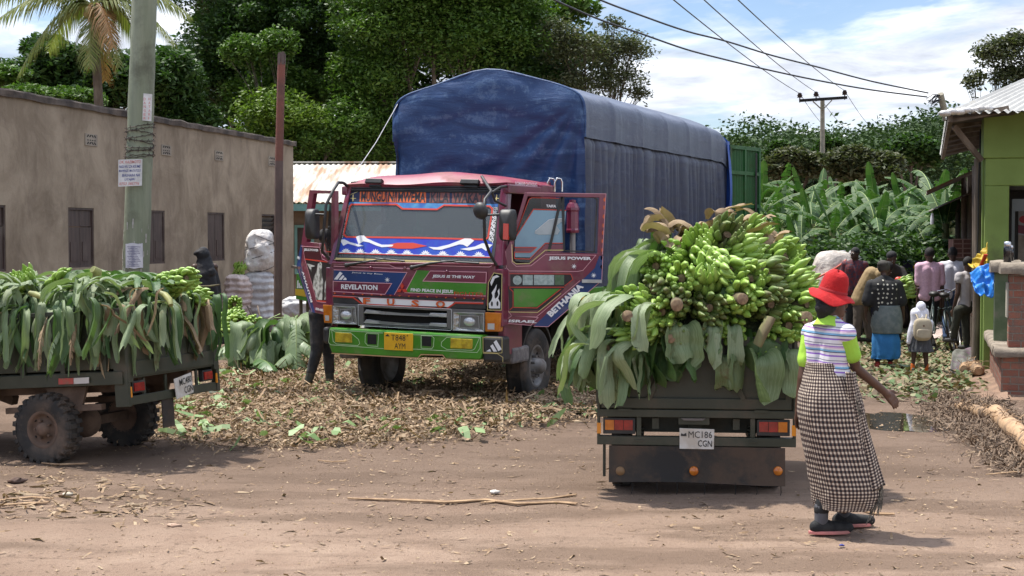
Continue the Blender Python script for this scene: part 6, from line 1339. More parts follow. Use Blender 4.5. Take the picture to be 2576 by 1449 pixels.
bl = [(b_[0] if k % 6 else 3, *b_[1:]) for k, b_ in enumerate([
 (0, 1830, 590, 11.35, .1, -.7, .2, 1.1, 'topmost banana bunch of the right-hand load, long curved green fingers'),
 (1, 1885, 625, 11.30, .5, -.6, 1.0, 1.0, 'banana bunch just right of the topmost one under the dry brown leaves'),
 (2, 1760, 610, 11.35, -.6, -.7, .3, 1.0, 'banana bunch on the upper left shoulder of the right-hand load'),
 (0, 1700, 640, 11.45, -.9, -.4, .7, .9, 'banana bunch half buried at the upper left of the right-hand load'),
 (1, 1778, 690, 11.05, -.15, -.9, .0, 1.1, 'broad hanging banana bunch with splayed fingers in the upper middle of the load'),
 (2, 1975, 645, 11.35, .3, -.5, .5, 1.1, 'banana bunch on the upper right shoulder of the right-hand load'),
 (0, 1935, 690, 11.05, .5, -.8, 1.5, 1.1, 'large banana bunch pointing up and right above the round cut stalk'),
 (1, 2012, 700, 11.15, .9, -.5, .4, 1.0, 'banana bunch at the right edge of the load, level with the red hat'),
 (2, 2030, 765, 11.05, .6, -.2, .9, 1.0, 'banana bunch on the lower right side, behind the woman in the red hat'),
 (3, 1700, 760, 10.90, -.25, -.1, .4, 1.0, 'brownish banana bunch round a thick cut stalk at the left middle'),
 (3, 1785, 775, 10.92, .1, -.2, 2.1, 1.0, 'small-fingered dull banana bunch at the centre of the load'),
 (0, 1866, 750, 10.88, .1, -.05, 1.1, 1.1, 'green banana bunch with a round cut stalk end facing straight back'),
 (1, 1940, 765, 10.92, .4, -.1, .2, 1.05, 'banana bunch packed just right of the round cut stalk end'),
 (2, 1985, 820, 10.92, .5, .2, 1.6, 1.0, 'banana bunch low on the right above the hanging stem'),
 (0, 1930, 870, 10.95, .2, .2, .8, .95, 'low banana bunch over the right part of the tailboard'),
 (1, 1620, 820, 10.86, -.4, .25, .5, 1.0, 'banana bunch low left, large pale fingers beside a sawn stalk'),
 (2, 1570, 855, 10.88, -.7, .5, 1.3, .85, 'small loose banana bunch hanging at the lower left corner of the load'),
 (3, 1690, 840, 10.90, -.1, .1, .0, .85, 'dark banana bunch half hidden under the draped leaves in the middle'),
 (1, 1645, 730, 10.98, -.7, -.3, 1.9, 1.0, 'banana bunch at the left middle under a pale leaf'),
 (0, 1905, 575, 11.6, .2, -1.0, .6, .8, 'small banana bunch at the very top right under dry leaves'),
 (2, 1835, 680, 11.0, .2, -.5, 2.4, 1.0, 'banana bunch between the splayed one and the large upward one'),
 (0, 1715, 700, 11.0, -.3, -.3, 1.2, 1.0, 'banana bunch above the brownish one on the left'),
 (1, 1840, 830, 10.93, .1, .2, .7, .85, 'banana bunch tucked below the round cut stalk end'),
 (2, 1890, 700, 10.98, .2, -.4, .1, 1.0, 'banana bunch in the middle of the load, right above the round cut stalk end'),
 (1, 1755, 850, 10.93, 0, .3, 1.7, .8, 'banana bunch low in the middle behind the leaf flaps'),
 (0, 1600, 760, 10.95, -.8, -.4, .3, 1.0, 'banana bunch at the far left of the load above the sawn stem'),
 (2, 1650, 670, 11.25, -.7, -.6, 1.5, .95, 'banana bunch on the left slope under torn grey-green leaves'),
 (1, 1665, 785, 10.9, -.4, 0, 2.2, .95, 'banana bunch squeezed between the two left sawn stems'),
 (0, 2035, 830, 11.0, .6, .1, 2.0, .85, 'lowest banana bunch at the right end of the tailboard')])]
for b in bl: bunch(b[0], A_(b[1], b[2], b[3]), b[4], b[5], b[6], b[7] * .98, b[8])
for i, (px, py, Y, dx, dz, r, ln, lb) in enumerate([(1578, 795, 10.72, -.35, .1, .042, .4, 'pale round sawn stem end at the left of the load'), (1703, 768, 10.66, -.1, -.05, .045, .4, 'thick brown sawn stem end left of centre'), (1868, 752, 10.70, .05, .0, .042, .4, 'round sawn stem end right of centre among the green fingers'), (1687, 852, 10.80, -.25, .05, .034, .4, 'thin sawn stem end low over the tailboard'), (1525, 876, 10.85, -.6, -.1, .03, .35, 'brown broken stem sticking out at the lower left'), (2030, 800, 10.85, .4, .1, .05, .45, 'grey-green stem end beside the woman in the red hat')]):
 c = A_(px, py, Y); d = V3((dx, -1, dz)).normalized(); mb = MB(); mb.tube([c, c - d * ln * .5, c - d * ln], [r, r * 1.05, r * 1.1], 14, 0); st_ = mb.build('banana_log', STK_, origin=c); tag(st_, lb, 'banana stem')
 mb = MB(); mb.lathe([(r, 0), (r * .9, .004), (.001, .005)], 14, Matrix.Translation(c + d * .001) @ d.to_track_quat('Z', 'Y').to_matrix().to_4x4()); mb.build('cut_end', CUT, st_)
c = A_(1938, 800, 10.72); mb = MB(); mb.tube([c, A_(1920, 835, 10.68), A_(1905, 868, 10.70)], [.05, .052, .045], 14, flat=.55); tag(mb.build('banana_log', STEM, origin=c), 'wide flat green-brown stem slice hanging over the tailboard', 'banana stem')
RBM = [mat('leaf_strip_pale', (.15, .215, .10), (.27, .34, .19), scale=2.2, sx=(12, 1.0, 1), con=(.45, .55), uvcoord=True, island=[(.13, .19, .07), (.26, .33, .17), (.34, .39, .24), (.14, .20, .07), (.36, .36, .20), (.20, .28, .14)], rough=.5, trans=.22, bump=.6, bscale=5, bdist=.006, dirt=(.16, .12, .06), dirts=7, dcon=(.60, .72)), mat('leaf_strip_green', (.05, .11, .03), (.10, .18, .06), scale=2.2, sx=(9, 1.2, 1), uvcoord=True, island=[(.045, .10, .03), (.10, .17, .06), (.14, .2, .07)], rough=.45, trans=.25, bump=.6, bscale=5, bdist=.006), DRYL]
def ribbons(P, out, label, group, seed, n=3, Lr=(.3, .7), Wr=(.04, .11), m=0, back=.12, rise=.35, spread=.5, stiff=.35):
 rng = random.Random(seed); mb = MB(); out = V3(out).normalized(); P = V3(P)
 for k in range(n):
  q = Quaternion(Zu, rng.uniform(-spread, spread)); o = q @ out; sd = V3((-o.y, o.x, 0)); p = P - o * back * rng.uniform(.6, 1.3) + sd * rng.uniform(-.5, .5) * .1 * n; Lg = rng.uniform(*Lr) + back; w = rng.uniform(*Wr); ns = 12; a = rise * rng.uniform(.1, 1.1); tw = rng.gauss(0, .9); kk = rng.uniform(.3, .8); kb = rng.gauss(0, .35); rows = []; cv = rng.uniform(.2, .9) * rng.choice((-1, 1)); st_ = stiff * rng.uniform(.6, 1.5); sw = rng.uniform(-.4, .4)
  for i in range(ns + 1):
   t = i / ns; an = a - min(1, (t / st_)) ** 1.2 * (a + 1.5) + .14 * math.sin(t * 9 + k) + (kb if t > kk else 0); d = o * math.cos(an) + Zu * math.sin(an) + sd * sw * t * .5
   if i: p = p + d * Lg / ns + V3((rng.uniform(-1, 1), rng.uniform(-1, 1), 0)) * .006
   s2 = (sd * math.cos(tw * t) + o * math.sin(tw * t)); nn = s2.cross(d).normalized(); ww = w * (min(1, .5 + t * 2.5)) * (1 if t < .86 else 1 - (t - .86) * rng.uniform(.3, 4)) / 2
   w *= rng.uniform(.93, 1.07)
   if i >= ns - 1: p = p + d * rng.uniform(-.02, .02)
   jg = [d * rng.uniform(-.045, .035) if i == ns else V3() for _ in range(4)]
   rows += [p + jg[0] - s2 * ww + nn * cv * ww, p + jg[1] - s2 * ww * .4 - nn * cv * ww * .25, p + jg[2] + s2 * ww * .4, p + jg[3] + s2 * ww + nn * cv * ww]
  mb.add(rows, [(i * 4 + c_, i * 4 + c_ + 1, i * 4 + c_ + 5, i * 4 + c_ + 4) for i in range(ns) for c_ in range(3)], 0, True, None, [(c_ / 3 + k * .37, i / ns * Lg * 3 + seed * .13) for i in range(ns + 1) for c_ in range(4)])
 return tag(mb.build('banana_leaf', RBM[m], origin=P), label, 'banana leaf', group)
LFT = -rx; RBK = -fy; GL_ = 'large leaves on the left of the right-hand load'
for i, (px, py, Y, ox, oy, n, Lr, Wr, m_, lb) in enumerate([
 (1510, 740, 11.1, -.9, -.5, 3, (.4, .55), (.22, .3), 0, 'wide pale banana leaf draped down the left side of the right-hand load'),
 (1560, 765, 10.95, -.8, -.6, 2, (.22, .3), (.28, .34), 0, 'pale banana leaf spread over the left shoulder above the sawn stem'),
 (1600, 640, 11.5, -1, -.2, 3, (.5, .7), (.16, .26), 0, 'grey-green banana leaf sliding off the upper left of the load'),
 (1510, 770, 11.2, -1, -.3, 3, (.4, .55), (.18, .26), 0, 'banana leaf hanging out over the left wheel, half way along'),
 (1500, 840, 11.4, -1, .3, 2, (.35, .5), (.2, .28), 1, 'dark green banana leaf tip reaching towards the lorry wheel'),
 (1580, 720, 11.7, -1, 0, 3, (.5, .7), (.16, .24), 1, 'banana leaf behind the left shoulder of the load'),
 (1505, 855, 10.95, -.7, -.7, 3, (.3, .45), (.12, .2), 0, 'ragged pale leaf strips hanging outside the left corner post')]): ribbons(A_(px, py, Y), (ox, oy, 0), lb, GL_, 50 + i, n + 4, Lr, (Wr[0] * .3, Wr[1] * .6), m_, spread=.55, stiff=.5)
for i, (px, py, n, Lr, Wr, m_, lb) in enumerate([
 (1552, 880, 3, (.36, .42), (.09, .13), 0, 'pale leaf strips hanging over the left end of the tailboard'),
 (1605, 890, 3, (.2, .42), (.02, .04), 0, 'thin twisted leaf threads left of the middle of the tailboard'),
 (1718, 818, 2, (.16, .22), (.2, .26), 0, 'broad leaf flap hanging over the middle left of the tailboard'),
 (1795, 822, 3, (.22, .3), (.09, .12), 0, 'ribbed leaf flap torn into strips right of the middle of the tailboard'),
 (1845, 818, 3, (.18, .28), (.09, .14), 0, 'second ribbed leaf flap curling over the green fingers'),
 (1850, 895, 2, (.20, .28), (.12, .16), 0, 'square-ended grey-green leaf flap low on the right half of the tailboard'),
 (1905, 895, 1, (.3, .32), (.2, .22), 0, 'wide square-ended leaf flap below the hanging stem slice'),
 (1975, 880, 2, (.28, .32), (.16, .2), 0, 'single leaf flap hanging beside the checked skirt'),
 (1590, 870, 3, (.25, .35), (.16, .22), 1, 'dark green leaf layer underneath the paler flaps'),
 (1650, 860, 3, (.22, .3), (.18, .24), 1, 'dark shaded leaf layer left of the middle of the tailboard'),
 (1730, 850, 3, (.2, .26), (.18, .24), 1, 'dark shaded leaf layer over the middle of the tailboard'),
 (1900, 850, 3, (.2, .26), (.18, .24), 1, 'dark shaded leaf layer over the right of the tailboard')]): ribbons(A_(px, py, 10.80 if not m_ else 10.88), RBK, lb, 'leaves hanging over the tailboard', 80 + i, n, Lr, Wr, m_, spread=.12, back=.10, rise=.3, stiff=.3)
rng = random.Random(31)
for k in range(34):
 t = k / 33; px = 1690 - 200 * t + rng.uniform(-22, 22); py = 585 + 270 * t + rng.uniform(-25, 25)
 ribbons(A_(px, py, 11.8 - .8 * t + rng.uniform(-.1, .5)), (-1, rng.uniform(-1.2, .3), 0), 'torn grey-green banana leaf in the shaggy left flank of the right-hand load', 'torn leaves on the left flank of the right-hand load', 200 + k, rng.choice((4, 5, 6)), (.22, .5), (.03, .11), 0 if rng.random() < .65 else 1, spread=.8, stiff=.55)
for k in range(24):
 x = rng.uniform(-.75, .75); y = rng.uniform(.1, 1.7); ribbons(KM @ V3((x, y, 1.62 - .35 * abs(x) ** 2)), (rng.uniform(-1, 1), rng.uniform(-1, .6), 0), 'torn leaf wedged between the bunches of the right-hand load', 'leaves wedged between the bunches of the right-hand load', 250 + k, 2, (.2, .35), (.08, .16), 1 if k % 2 else 0, spread=.9)
for k, (px, py, Y) in enumerate([(1640, 560, 12.0), (1690, 560, 12.1), (1735, 555, 12.0), (1760, 570, 12.1), (1790, 575, 11.95), (1815, 560, 12.0), (1830, 530, 12.05), (1850, 545, 12.1), (1880, 560, 12.05), (1890, 540, 12.1), (1910, 560, 12.0), (1925, 585, 11.9), (1700, 590, 11.9), (1860, 575, 11.9)]):
 ribbons(A_(px, py + 22, Y - .25), (rng.uniform(-1, 1), rng.uniform(-1, .2), 0), 'curled dry brown banana leaf on the crest of the right-hand load', 'dry leaves on top of the right-hand load', 300 + k, 4, (.08, .28), (.07, .16), 2, rise=1.3, spread=1.5, stiff=1.1, back=.05)
# ================================================================ CARGO TRICYCLE, left
e2 = V3((.36, .933, 0)).normalized(); s0 = V3((.933, -.36, 0)).normalized(); PT = R(4); e1 = (s0 * math.cos(PT) + Zu * math.sin(PT)).normalized(); e3 = e1.cross(e2).normalized()
K0 = at(316, 1021, 12.3)
LM_ = Matrix(((e1.x, e2.x, e3.x, K0.x), (e1.y, e2.y, e3.y, K0.y), (e1.z, e2.z, e3.z, K0.z), (0, 0, 0, 1)))
T2 = thing('cargo_tricycle', V3((K0.x - .8, K0.y + .9, 0)), 'muddy olive cargo tricycle on the left, bed buried in banana leaves', 'cargo tricycle')
mb = MB(); BB = lambda c, d: mb.box(c, d, LM_)
BB((-1.3, .7, .27), (2.6, 1.36, .05));
for y in (.012, 1.388): BB((-1.3, y, .55), (2.56, .024, .48)); BB((-1.3, y - (.01 if y < 1 else -.01), .235), (2.6, .05, .11)); BB((-1.3, y, .80), (2.6, .045, .04))
for k in range(7):
 for y in (-.005, 1.405): BB((-.18 - k * .42, y, .52), (.05, .03, .5))
BB((-2.59, .7, .5), (.03, 1.4, .5)); mb.build('load_bed', OLV, T2, bev=.005)
mb = MB(); BB((.0, .7, .52), (.026, 1.28, .52)); BB((.018, .7, .30), (.03, 1.3, .13)); BB((.018, .7, .79), (.03, 1.3, .05)); BB((.02, .045, .50), (.04, .07, .62)); BB((.02, 1.355, .50), (.04, .07, .62)); mb.beam(LM_ @ V3((.02, .45, .37)), LM_ @ V3((.02, .3, .76)), .02, .04); mb.beam(LM_ @ V3((.02, .95, .37)), LM_ @ V3((.02, 1.1, .76)), .02, .04); mb.build('tailboard', OLV, T2, bev=.005)
mb = MB(); BB((-.03, .02, .4), (.13, .05, .82)); BB((-.0, 1.385, .4), (.06, .05, .82)); BB((0, .7, .035), (.04, 1.38, .075)); BB((0, .72, .23), (.04, 1.36, .02));
for y in (.30, .62, 1.1): BB((-.02, y, .13), (.02, .03, .16))
mb.build('rear_frame', OLV, T2, bev=.004)
LP2 = Pl(K0, e2, e3, e1)
for y0, y1 in ((.08, .25), (1.14, 1.30)):
 mb = MB(); BB((.0, (y0 + y1) / 2, .145), (.05, y1 - y0, .10)); h = mb.build('tail_light', BLK, T2, bev=.004); mb = MB(); BB((.03, (y0 + y1) / 2, .145), (.012, y1 - y0 - .03, .07)); mb.build('lens', TAIL, h)
for y in (.045, 1.355): mb = MB(); BB((.03, y, .11), (.012, .02, .09)); mb.build('side_reflector', bpy.data.materials['orange_reflector'], T2)
mb = MB(); BB((.037, .17, .70), (.012, .20, .06)); mb.build('top_reflector', TAIL, T2)
SPL = Pl(K0, e1, e3, -e2); mb = MB(); mb.poly(SPL, [(155, 966), (192, 965), (192, 950), (155, 951)], .035, .041); mb.build('red_reflective_strip', mat('strip_red', (.5, .04, .04), rough=.4, dirt=(.2, .15, .1), dirts=6), T2)
mb = MB(); mb.poly(SPL, [(193, 965), (231, 963), (231, 948), (193, 950)], .035, .041); mb.build('white_reflective_strip', mat('strip_white', (.55, .52, .5), rough=.4, dirt=(.3, .2, .14), dirts=6), T2)
PQ = Pl(LM_ @ V3((.05, .78, .10)), (e2 + e3 * .13).normalized(), (e3 - e2 * .13).normalized(), e1); mb = MB(); mb.prism([(-.13, -.10), (.14, -.10), (.14, .08), (-.13, .08)], 0, .006, PQ.M); NP3 = mb.build('number_plate', PLW, T2)
mb = MB(); text_on(mb, PQ, 'MC480', (-.06, .0), (.13, .0), (-.06, .06), t=.009, px=False, bold=.01); text_on(mb, PQ, 'CGN', (.0, -.08), (.13, -.08), (.0, -.02), t=.009, px=False, bold=.01); mb.build('lettering', BKT, NP3)
mb = MB(); mb.box((.0, .60, -.12), (.012, .17, .26), LM_); mb.build('mud_flap', RUBF, T2)
mb = MB(); wc = at(120, 1082, 12.55); wc.z = .28
BROWNM = mat('muddy_steel', (.085, .055, .038), (.15, .10, .07), scale=5, rough=.95, bump=.6, bscale=25)
for y in (.05, 1.3):
 mb.add([LM_ @ V3(p) for p in [(-.85, y, .17), (-.42, y, .17), (-.50, y, -.05), (-.62, y, -.12), (-.85, y + .03, .17), (-.42, y + .03, .17), (-.50, y + .03, -.05), (-.62, y + .03, -.12)]], [(0, 1, 2, 3), (7, 6, 5, 4), (0, 4, 5, 1), (1, 5, 6, 2), (2, 6, 7, 3), (3, 7, 4, 0)])
 mb.add([LM_ @ V3(p) for p in [(-1.62, y, .17), (-1.42, y, .17), (-1.48, y, -.2), (-1.62, y, -.2), (-1.62, y + .03, .17), (-1.42, y + .03, .17), (-1.48, y + .03, -.2), (-1.62, y + .03, -.2)]], [(0, 1, 2, 3), (7, 6, 5, 4), (0, 4, 5, 1), (1, 5, 6, 2), (2, 6, 7, 3), (3, 7, 4, 0)])
mb.beam(wc + e2 * .02, wc + e2 * 1.08, .08, .08)
for y in (.3, 1.05): mb.box((-1.3, y, .16), (2.5, .07, .12), LM_)
mb.sph(wc + e2 * .5, (.15, .15, .14)); mb.beam(wc + e2 * .1 - s0 * .5 + Zu * .12, wc + e2 * .1 + s0 * .5 + Zu * .2, .06, .05); mb.beam(wc + e2 * .95 - s0 * .5 + Zu * .12, wc + e2 * .95 + s0 * .5 + Zu * .2, .06, .05); mb.build('chassis', BROWNM, T2)
wheel(T2, wc, -e2, .288, .17, .15, MUDR, lug=24, hub=.035, holes=5); wheel(T2, wc + e2 * 1.12, e2, .288, .17, .15, MUDR, lug=24, hub=.035, holes=5)
wheel(T2, wc - s0 * 2.6 + e2 * .56, e2, .288, .12, .17, MUDR, lug=24, hub=.03, holes=5)
mb = MB(); q = wc - s0 * 2.6 + e2 * .56; mb.tube([q, q + Zu * .75 + s0 * .15], .03, 8); mb.tube([q + Zu * .75 + s0 * .15 - e2 * .4, q + Zu * .78 + s0 * .15, q + Zu * .75 + s0 * .15 + e2 * .4], .02, 8); mb.beam(q + s0 * .1 + Zu * .6, wc + e2 * .56 + Zu * .15 - s0 * .8, .08, .08); mb.build('front_fork', BROWNM, T2)
def h2(u, v):
 x = -2.56 + 2.54 * u; y = .03 + 1.34 * v; r = max(0, 1 - (abs(v - .5) * 2) ** 4) * min(1, (1 - u) * 7) ** .6
 z = .66 + (.28 + .16 * (1 - u)) * r + .05 * noise.noise(V3((x * 4, y * 4, 8))); return V3((x, y, z))
HP2 = heap_obj('h', LM_, h2, HPM, 60, 40).build('leaf_packing', HPM, origin=LM_ @ V3((-1.3, .7, .8))); tag(HP2, kind='stuff')
LW = lambda x, y, z: LM_ @ V3((x, y, z))
rng = random.Random(77)
g1 = 'leaves drooping over the near side of the left-hand load'
for k in range(52):
 x = -2.55 + 2.55 * k / 51 + rng.uniform(-.06, .06); hi_ = k % 2
 ribbons(LW(x, .0 + .14 * hi_ + rng.uniform(-.03, .05), .84 + .12 * hi_ + rng.uniform(-.03, .06)), -e2, 'limp torn banana leaf drooping over the near side board of the left tricycle', g1, 400 + k, rng.choice((5, 6, 7)), (.25, .6), (.018, .085), rng.choice((0, 0, 0, 0, 0, 1, 1, 2)), spread=1.1)
for k in range(34):
 y = .02 + 1.38 * k / 33 + rng.uniform(-.05, .05); hi_ = k % 2
 ribbons(LW(.0 - .14 * hi_, y, .86 + .10 * hi_ + rng.uniform(-.03, .06)), e1, 'limp torn banana leaf drooping over the tailboard of the left tricycle', 'leaves drooping over the tailboard of the left tricycle', 500 + k, rng.choice((5, 6, 7)), (.22, .58), (.018, .09), rng.choice((0, 0, 0, 0, 0, 1, 1, 2)), spread=1.05)
for k in range(110):
 u = rng.random(); x = -2.55 + 2.55 * u; y = rng.uniform(.0, 1.35)
 ribbons(LW(x, y, .98 + .16 * (1 - u) + rng.uniform(-.03, .08)), (rng.uniform(-1, 1), rng.uniform(-1, 1), 0), 'crumpled banana leaf lying on top of the left-hand load', 'leaves lying on top of the left-hand load', 600 + k, 4, (.16, .36), (.025, .10), 0 if rng.random() < .75 else 1, spread=1.2, rise=.7, stiff=.9)
for k in range(10):
 x = -2.3 + 2.0 * k / 9
 leaf(LW(x + rng.uniform(-.1, .1), .02, .80), math.atan2(-e2.x, -e2.y) + rng.uniform(-.4, .4), rng.uniform(.5, .7), .12, -.5, 1.1, 700 + k, 'thin withered strand hanging low on the side board of the left tricycle', 'withered strands on the side of the left tricycle', m=2 if k % 2 else 0, sag=1, fold=.6, tear=.9)
for i, (px, py, Y, yw, pt, rl, s_, v, lb) in enumerate([(470, 700, 12.9, .5, -.5, 1.4, .8, 2, 'banana bunch topmost at the rear of the left-hand load'), (440, 718, 13.1, .6, -.5, .4, .8, 0, 'green banana bunch on the rear top of the left-hand load, nearest the black-robed woman'), (500, 745, 13.3, .9, -.2, 1.2, .75, 1, 'banana bunch at the far rear corner of the left-hand load'), (395, 738, 13.2, .1, -.4, 2.0, .7, 2, 'banana bunch showing behind the curled leaves in the middle of the left-hand load'), (60, 700, 12.9, -.4, -.8, .3, .8, 1, 'pale banana bunch on the crest of the left-hand load near the picture edge'), (160, 705, 13.0, .3, -.9, .9, .8, 2, 'pale banana bunch on the crest of the left-hand load below the first dark window')]):
 bunch(v, A_(px, py, Y), yw, pt, rl, s_, lb, 'bananas on the left-hand load')
for lb, pts, rs in (('curved yellow-green banana stem sticking up from the left-hand load', [(205, 725), (228, 716), (243, 702), (245, 684), (233, 677)], [.03, .036, .04, .04, .03]), ('short brown-tipped stem lying on the left-hand load below the pole', [(400, 735), (415, 742), (426, 755), (430, 768)], [.02, .028, .03, .02]), ('pale stem stub lying near the left picture edge on the load', [(75, 737), (90, 741), (106, 748)], [.02, .028, .02])):
 c = A_(pts[0][0], pts[0][1], 12.6); mb = MB(); mb.tube([A_(x, y, 12.6 - i * .04) for i, (x, y) in enumerate(pts)], rs, 12); tag(mb.build('banana_log', mat('yellow_stem', (.30, .30, .10), (.17, .18, .06), scale=12, rough=.6), origin=c), lb, 'banana stem')
c = A_(527, 720, 13.5); mb = MB(); mb.tube([A_(470, 722, 13.3), c, A_(552, 716, 13.5)], [.012, .01, .006], 6); tag(mb.build('stick', STK_, origin=c), 'thin stick poking out beyond the rear of the left-hand load', 'stick')
# ================================================================ PEOPLE
SK = mat('brown_skin', (.085, .042, .025), (.11, .055, .034), scale=6, rough=.5, spec=.4)
SKD = mat('dark_brown_skin', (.055, .03, .02), (.08, .043, .028), scale=6, rough=.5, spec=.4)
HAIR = mat('black_hair', (.008, .007, .007), (.016, .013, .012), scale=30, rough=.8, bump=.6, bscale=120)
EYW = mat('eye_white', (.6, .58, .55), rough=.3); LIP = mat('lips', (.11, .04, .035), rough=.5)
def cl(name, c, c2=None, sc=5, **k): return mat(name, c, c2 or tuple(v * .7 for v in c), scale=sc, rough=k.pop('rough', .85), bump=k.pop('bump', .25), bscale=k.pop('bscale', 14), bdist=.02, **k)
TPL = dict(head=(0, .02, 1.585), neck=(0, -.005, 1.43), chest=(0, 0, 1.24), waist=(0, 0, 1.03), pelvis=(0, 0, .92),
           shR=(.175, 0, 1.385), elR=(.225, -.02, 1.11), wrR=(.235, .05, .86), haR=(.235, .075, .77),
           shL=(-.175, 0, 1.385), elL=(-.225, -.02, 1.11), wrL=(-.235, .05, .86), haL=(-.235, .075, .77),
           hiR=(.085, 0, .88), knR=(.09, .02, .48), anR=(.095, -.02, .085), hiL=(-.085, 0, .88), knL=(-.09, .02, .48), anL=(-.095, -.02, .085))
def person(label, base, yaw, s, over={}, skin=None, hyaw=None, hpitch=0, fat=1.0, vox=.011, hand=True, legs=True, hair=True, eyes=True, footyaw=None):
 base = V3(base); Rz = Matrix.Rotation(yaw, 3, 'Z'); J = {k: base + Rz @ (V3(v) * s) for k, v in TPL.items()}
 for k, v in over.items(): J[k] = v if isinstance(v, V3) else at(*v)
 root = thing('person', base, label, 'person'); hq = Matrix.Rotation(yaw if hyaw is None else hyaw, 3, 'Z') @ Matrix.Rotation(-hpitch, 3, 'X'); skin = skin or SKD
 mb = MB(); c = lambda a, b, r0, r1=None: capsule(mb, J[a] if isinstance(a, str) else a, J[b] if isinstance(b, str) else b, r0 * s, (r1 if r1 is not None else r0) * s)
 H = J['head']; E = lambda o, r: mb.sph(H + hq @ (V3(o) * s), V3(r) * s, 16, 12, R3=hq)
 E((0, -.012, .022), (.073, .092, .095)); E((0, .028, -.035), (.055, .062, .075)); E((0, .062, -.075), (.032, .028, .026)); E((0, .098, -.015), (.014, .018, .026)); E((0, .075, .012), (.05, .02, .012)); E((.074, -.005, -.01), (.012, .02, .032)); E((-.074, -.005, -.01), (.012, .02, .032)); E((0, .082, -.055), (.026, .014, .012))
 c(H + hq @ V3((0, -.03, -.06)) * s, 'neck', .054, .056)
 sd = (J['shR'] - J['shL']).normalized()
 c('shL', 'shR', .062); c('neck', J['neck'].lerp(J['shR'], .7), .055, .045); c('neck', J['neck'].lerp(J['shL'], .7), .055, .045)
 for k in (-1, 1): c(J['chest'] + sd * k * .075 * s + Zu * .07 * s, J['waist'] + sd * k * .055 * s, .105 * fat, .092 * fat); c(J['waist'] + sd * k * .05 * s, J['pelvis'] + sd * k * .07 * s, .092 * fat, .105 * fat)
 for S in 'RL':
  c('sh' + S, 'el' + S, .052 * fat, .040 * fat); c('el' + S, 'wr' + S, .040 * fat, .027)
  if legs: c('hi' + S, 'kn' + S, .088 * fat, .058 * fat); c('kn' + S, 'an' + S, .055 * fat, .036)
  if hand:
   w, h = J['wr' + S], J['ha' + S]; d = (h - w); ln = max(d.length, .06 * s); d = d.normalized(); side = d.cross(sd); side = side.normalized() if side.length > .2 else V3((0, 1, 0))
   side2 = side; pal = w + d * .05 * s; capsule(mb, w, w + d * .035 * s, .024 * s, .028 * s)
   for k in range(4):
    o_ = (k - 1.5) * .017 * s; capsule(mb, w + d * .03 * s + side2 * o_ * .6, w + d * .085 * s + side2 * o_, .015 * s, .0135 * s, 8)
   fl_ = [.062, .075, .070, .055]; nrm = d.cross(side2).normalized()
   for k in range(4):
    o_ = (k - 1.5) * .0205 * s; p = w + d * .088 * s + side2 * o_; cu = nrm * (.25 if S == 'R' else -.25); m1 = p + (d + cu * .5).normalized() * fl_[k] * .5 * s; m2 = m1 + (d + cu * 1.6 - Zu * .3).normalized() * fl_[k] * .5 * s
    capsule(mb, p, m1, .0092 * s, .0085 * s, 8); capsule(mb, m1, m2, .0085 * s, .007 * s, 8)
   t0 = w + d * .03 * s - side2 * .022 * s; t1 = t0 - side2 * .03 * s + d * .03 * s; capsule(mb, t0, t1, .012 * s, .010 * s, 8); capsule(mb, t1, t1 + d * .03 * s - side2 * .006 * s, .010 * s, .008 * s, 8)
 body = fuse('body', mb, skin, root, vox, 2)
 if eyes:
  mb = MB()
  for k in (-1, 1): mb.sph(H + hq @ (V3((k * .03, .083, .005)) * s), V3((.012, .008, .008)) * s, 10, 6, R3=hq)
  mb.build('eyes', EYW, root); mb = MB()
  for k in (-1, 1): mb.sph(H + hq @ (V3((k * .03, .0905, .005)) * s), V3((.0055, .003, .0055)) * s, 8, 6, R3=hq)
  mb.build('pupils', DARK, root); mb = MB(); mb.sph(H + hq @ (V3((0, .095, -.057)) * s), V3((.022, .006, .007)) * s, 10, 6, R3=hq); mb.build('lips', LIP, root)
 if hair:
  mb = MB(); mb.sph(H + hq @ (V3((0, -.018, .034)) * s), V3((.079, .094, .092)) * s, 18, 12, R3=hq); mb.build('hair', HAIR, root)
 return root, J, hq, s, fat, sd
def shirt(P, m, sleeve=.9, long=False, r=.018, vox=.012, name='shirt', hem=.0, disp=.004, sm=None):
 root, J, hq, s, fat, sd = P; mb = MB(); c = lambda a, b, r0, r1: capsule(mb, a, b, (r0 + r) * s, (r1 + r) * s)
 c(J['shL'], J['shR'], .058, .058); c(J['neck'], J['neck'].lerp(J['shR'], .7), .045, .04); c(J['neck'], J['neck'].lerp(J['shL'], .7), .045, .04)
 pe = J['pelvis'].lerp(J['waist'], -hem)
 for k in (-1, 1): c(J['chest'] + sd * k * .075 * s + Zu * .07 * s, J['waist'] + sd * k * .06 * s, .105 * fat, .098 * fat); c(J['waist'] + sd * k * .06 * s, pe + sd * k * .075 * s, .098 * fat, .106 * fat)
 tgt = mb
 if sm is not None: mb2 = MB()
 for S in 'RL':
  q = mb2 if sm is not None else mb
  if long: capsule(q, J['sh' + S], J['el' + S], (.056 * fat + r) * s, (.044 * fat + r) * s); capsule(q, J['el' + S], J['el' + S].lerp(J['wr' + S], .95), (.044 * fat + r) * s, (.032 + r * .7) * s)
  else: capsule(q, J['sh' + S], J['sh' + S].lerp(J['el' + S], sleeve * .75), (.058 * fat + r) * s, (.056 * fat + r) * s)
 o = fuse(name, mb, m, root, vox, 2, disp)
 if sm is not None: fuse('sleeves', mb2, sm, root, vox, 2, disp)
 return o
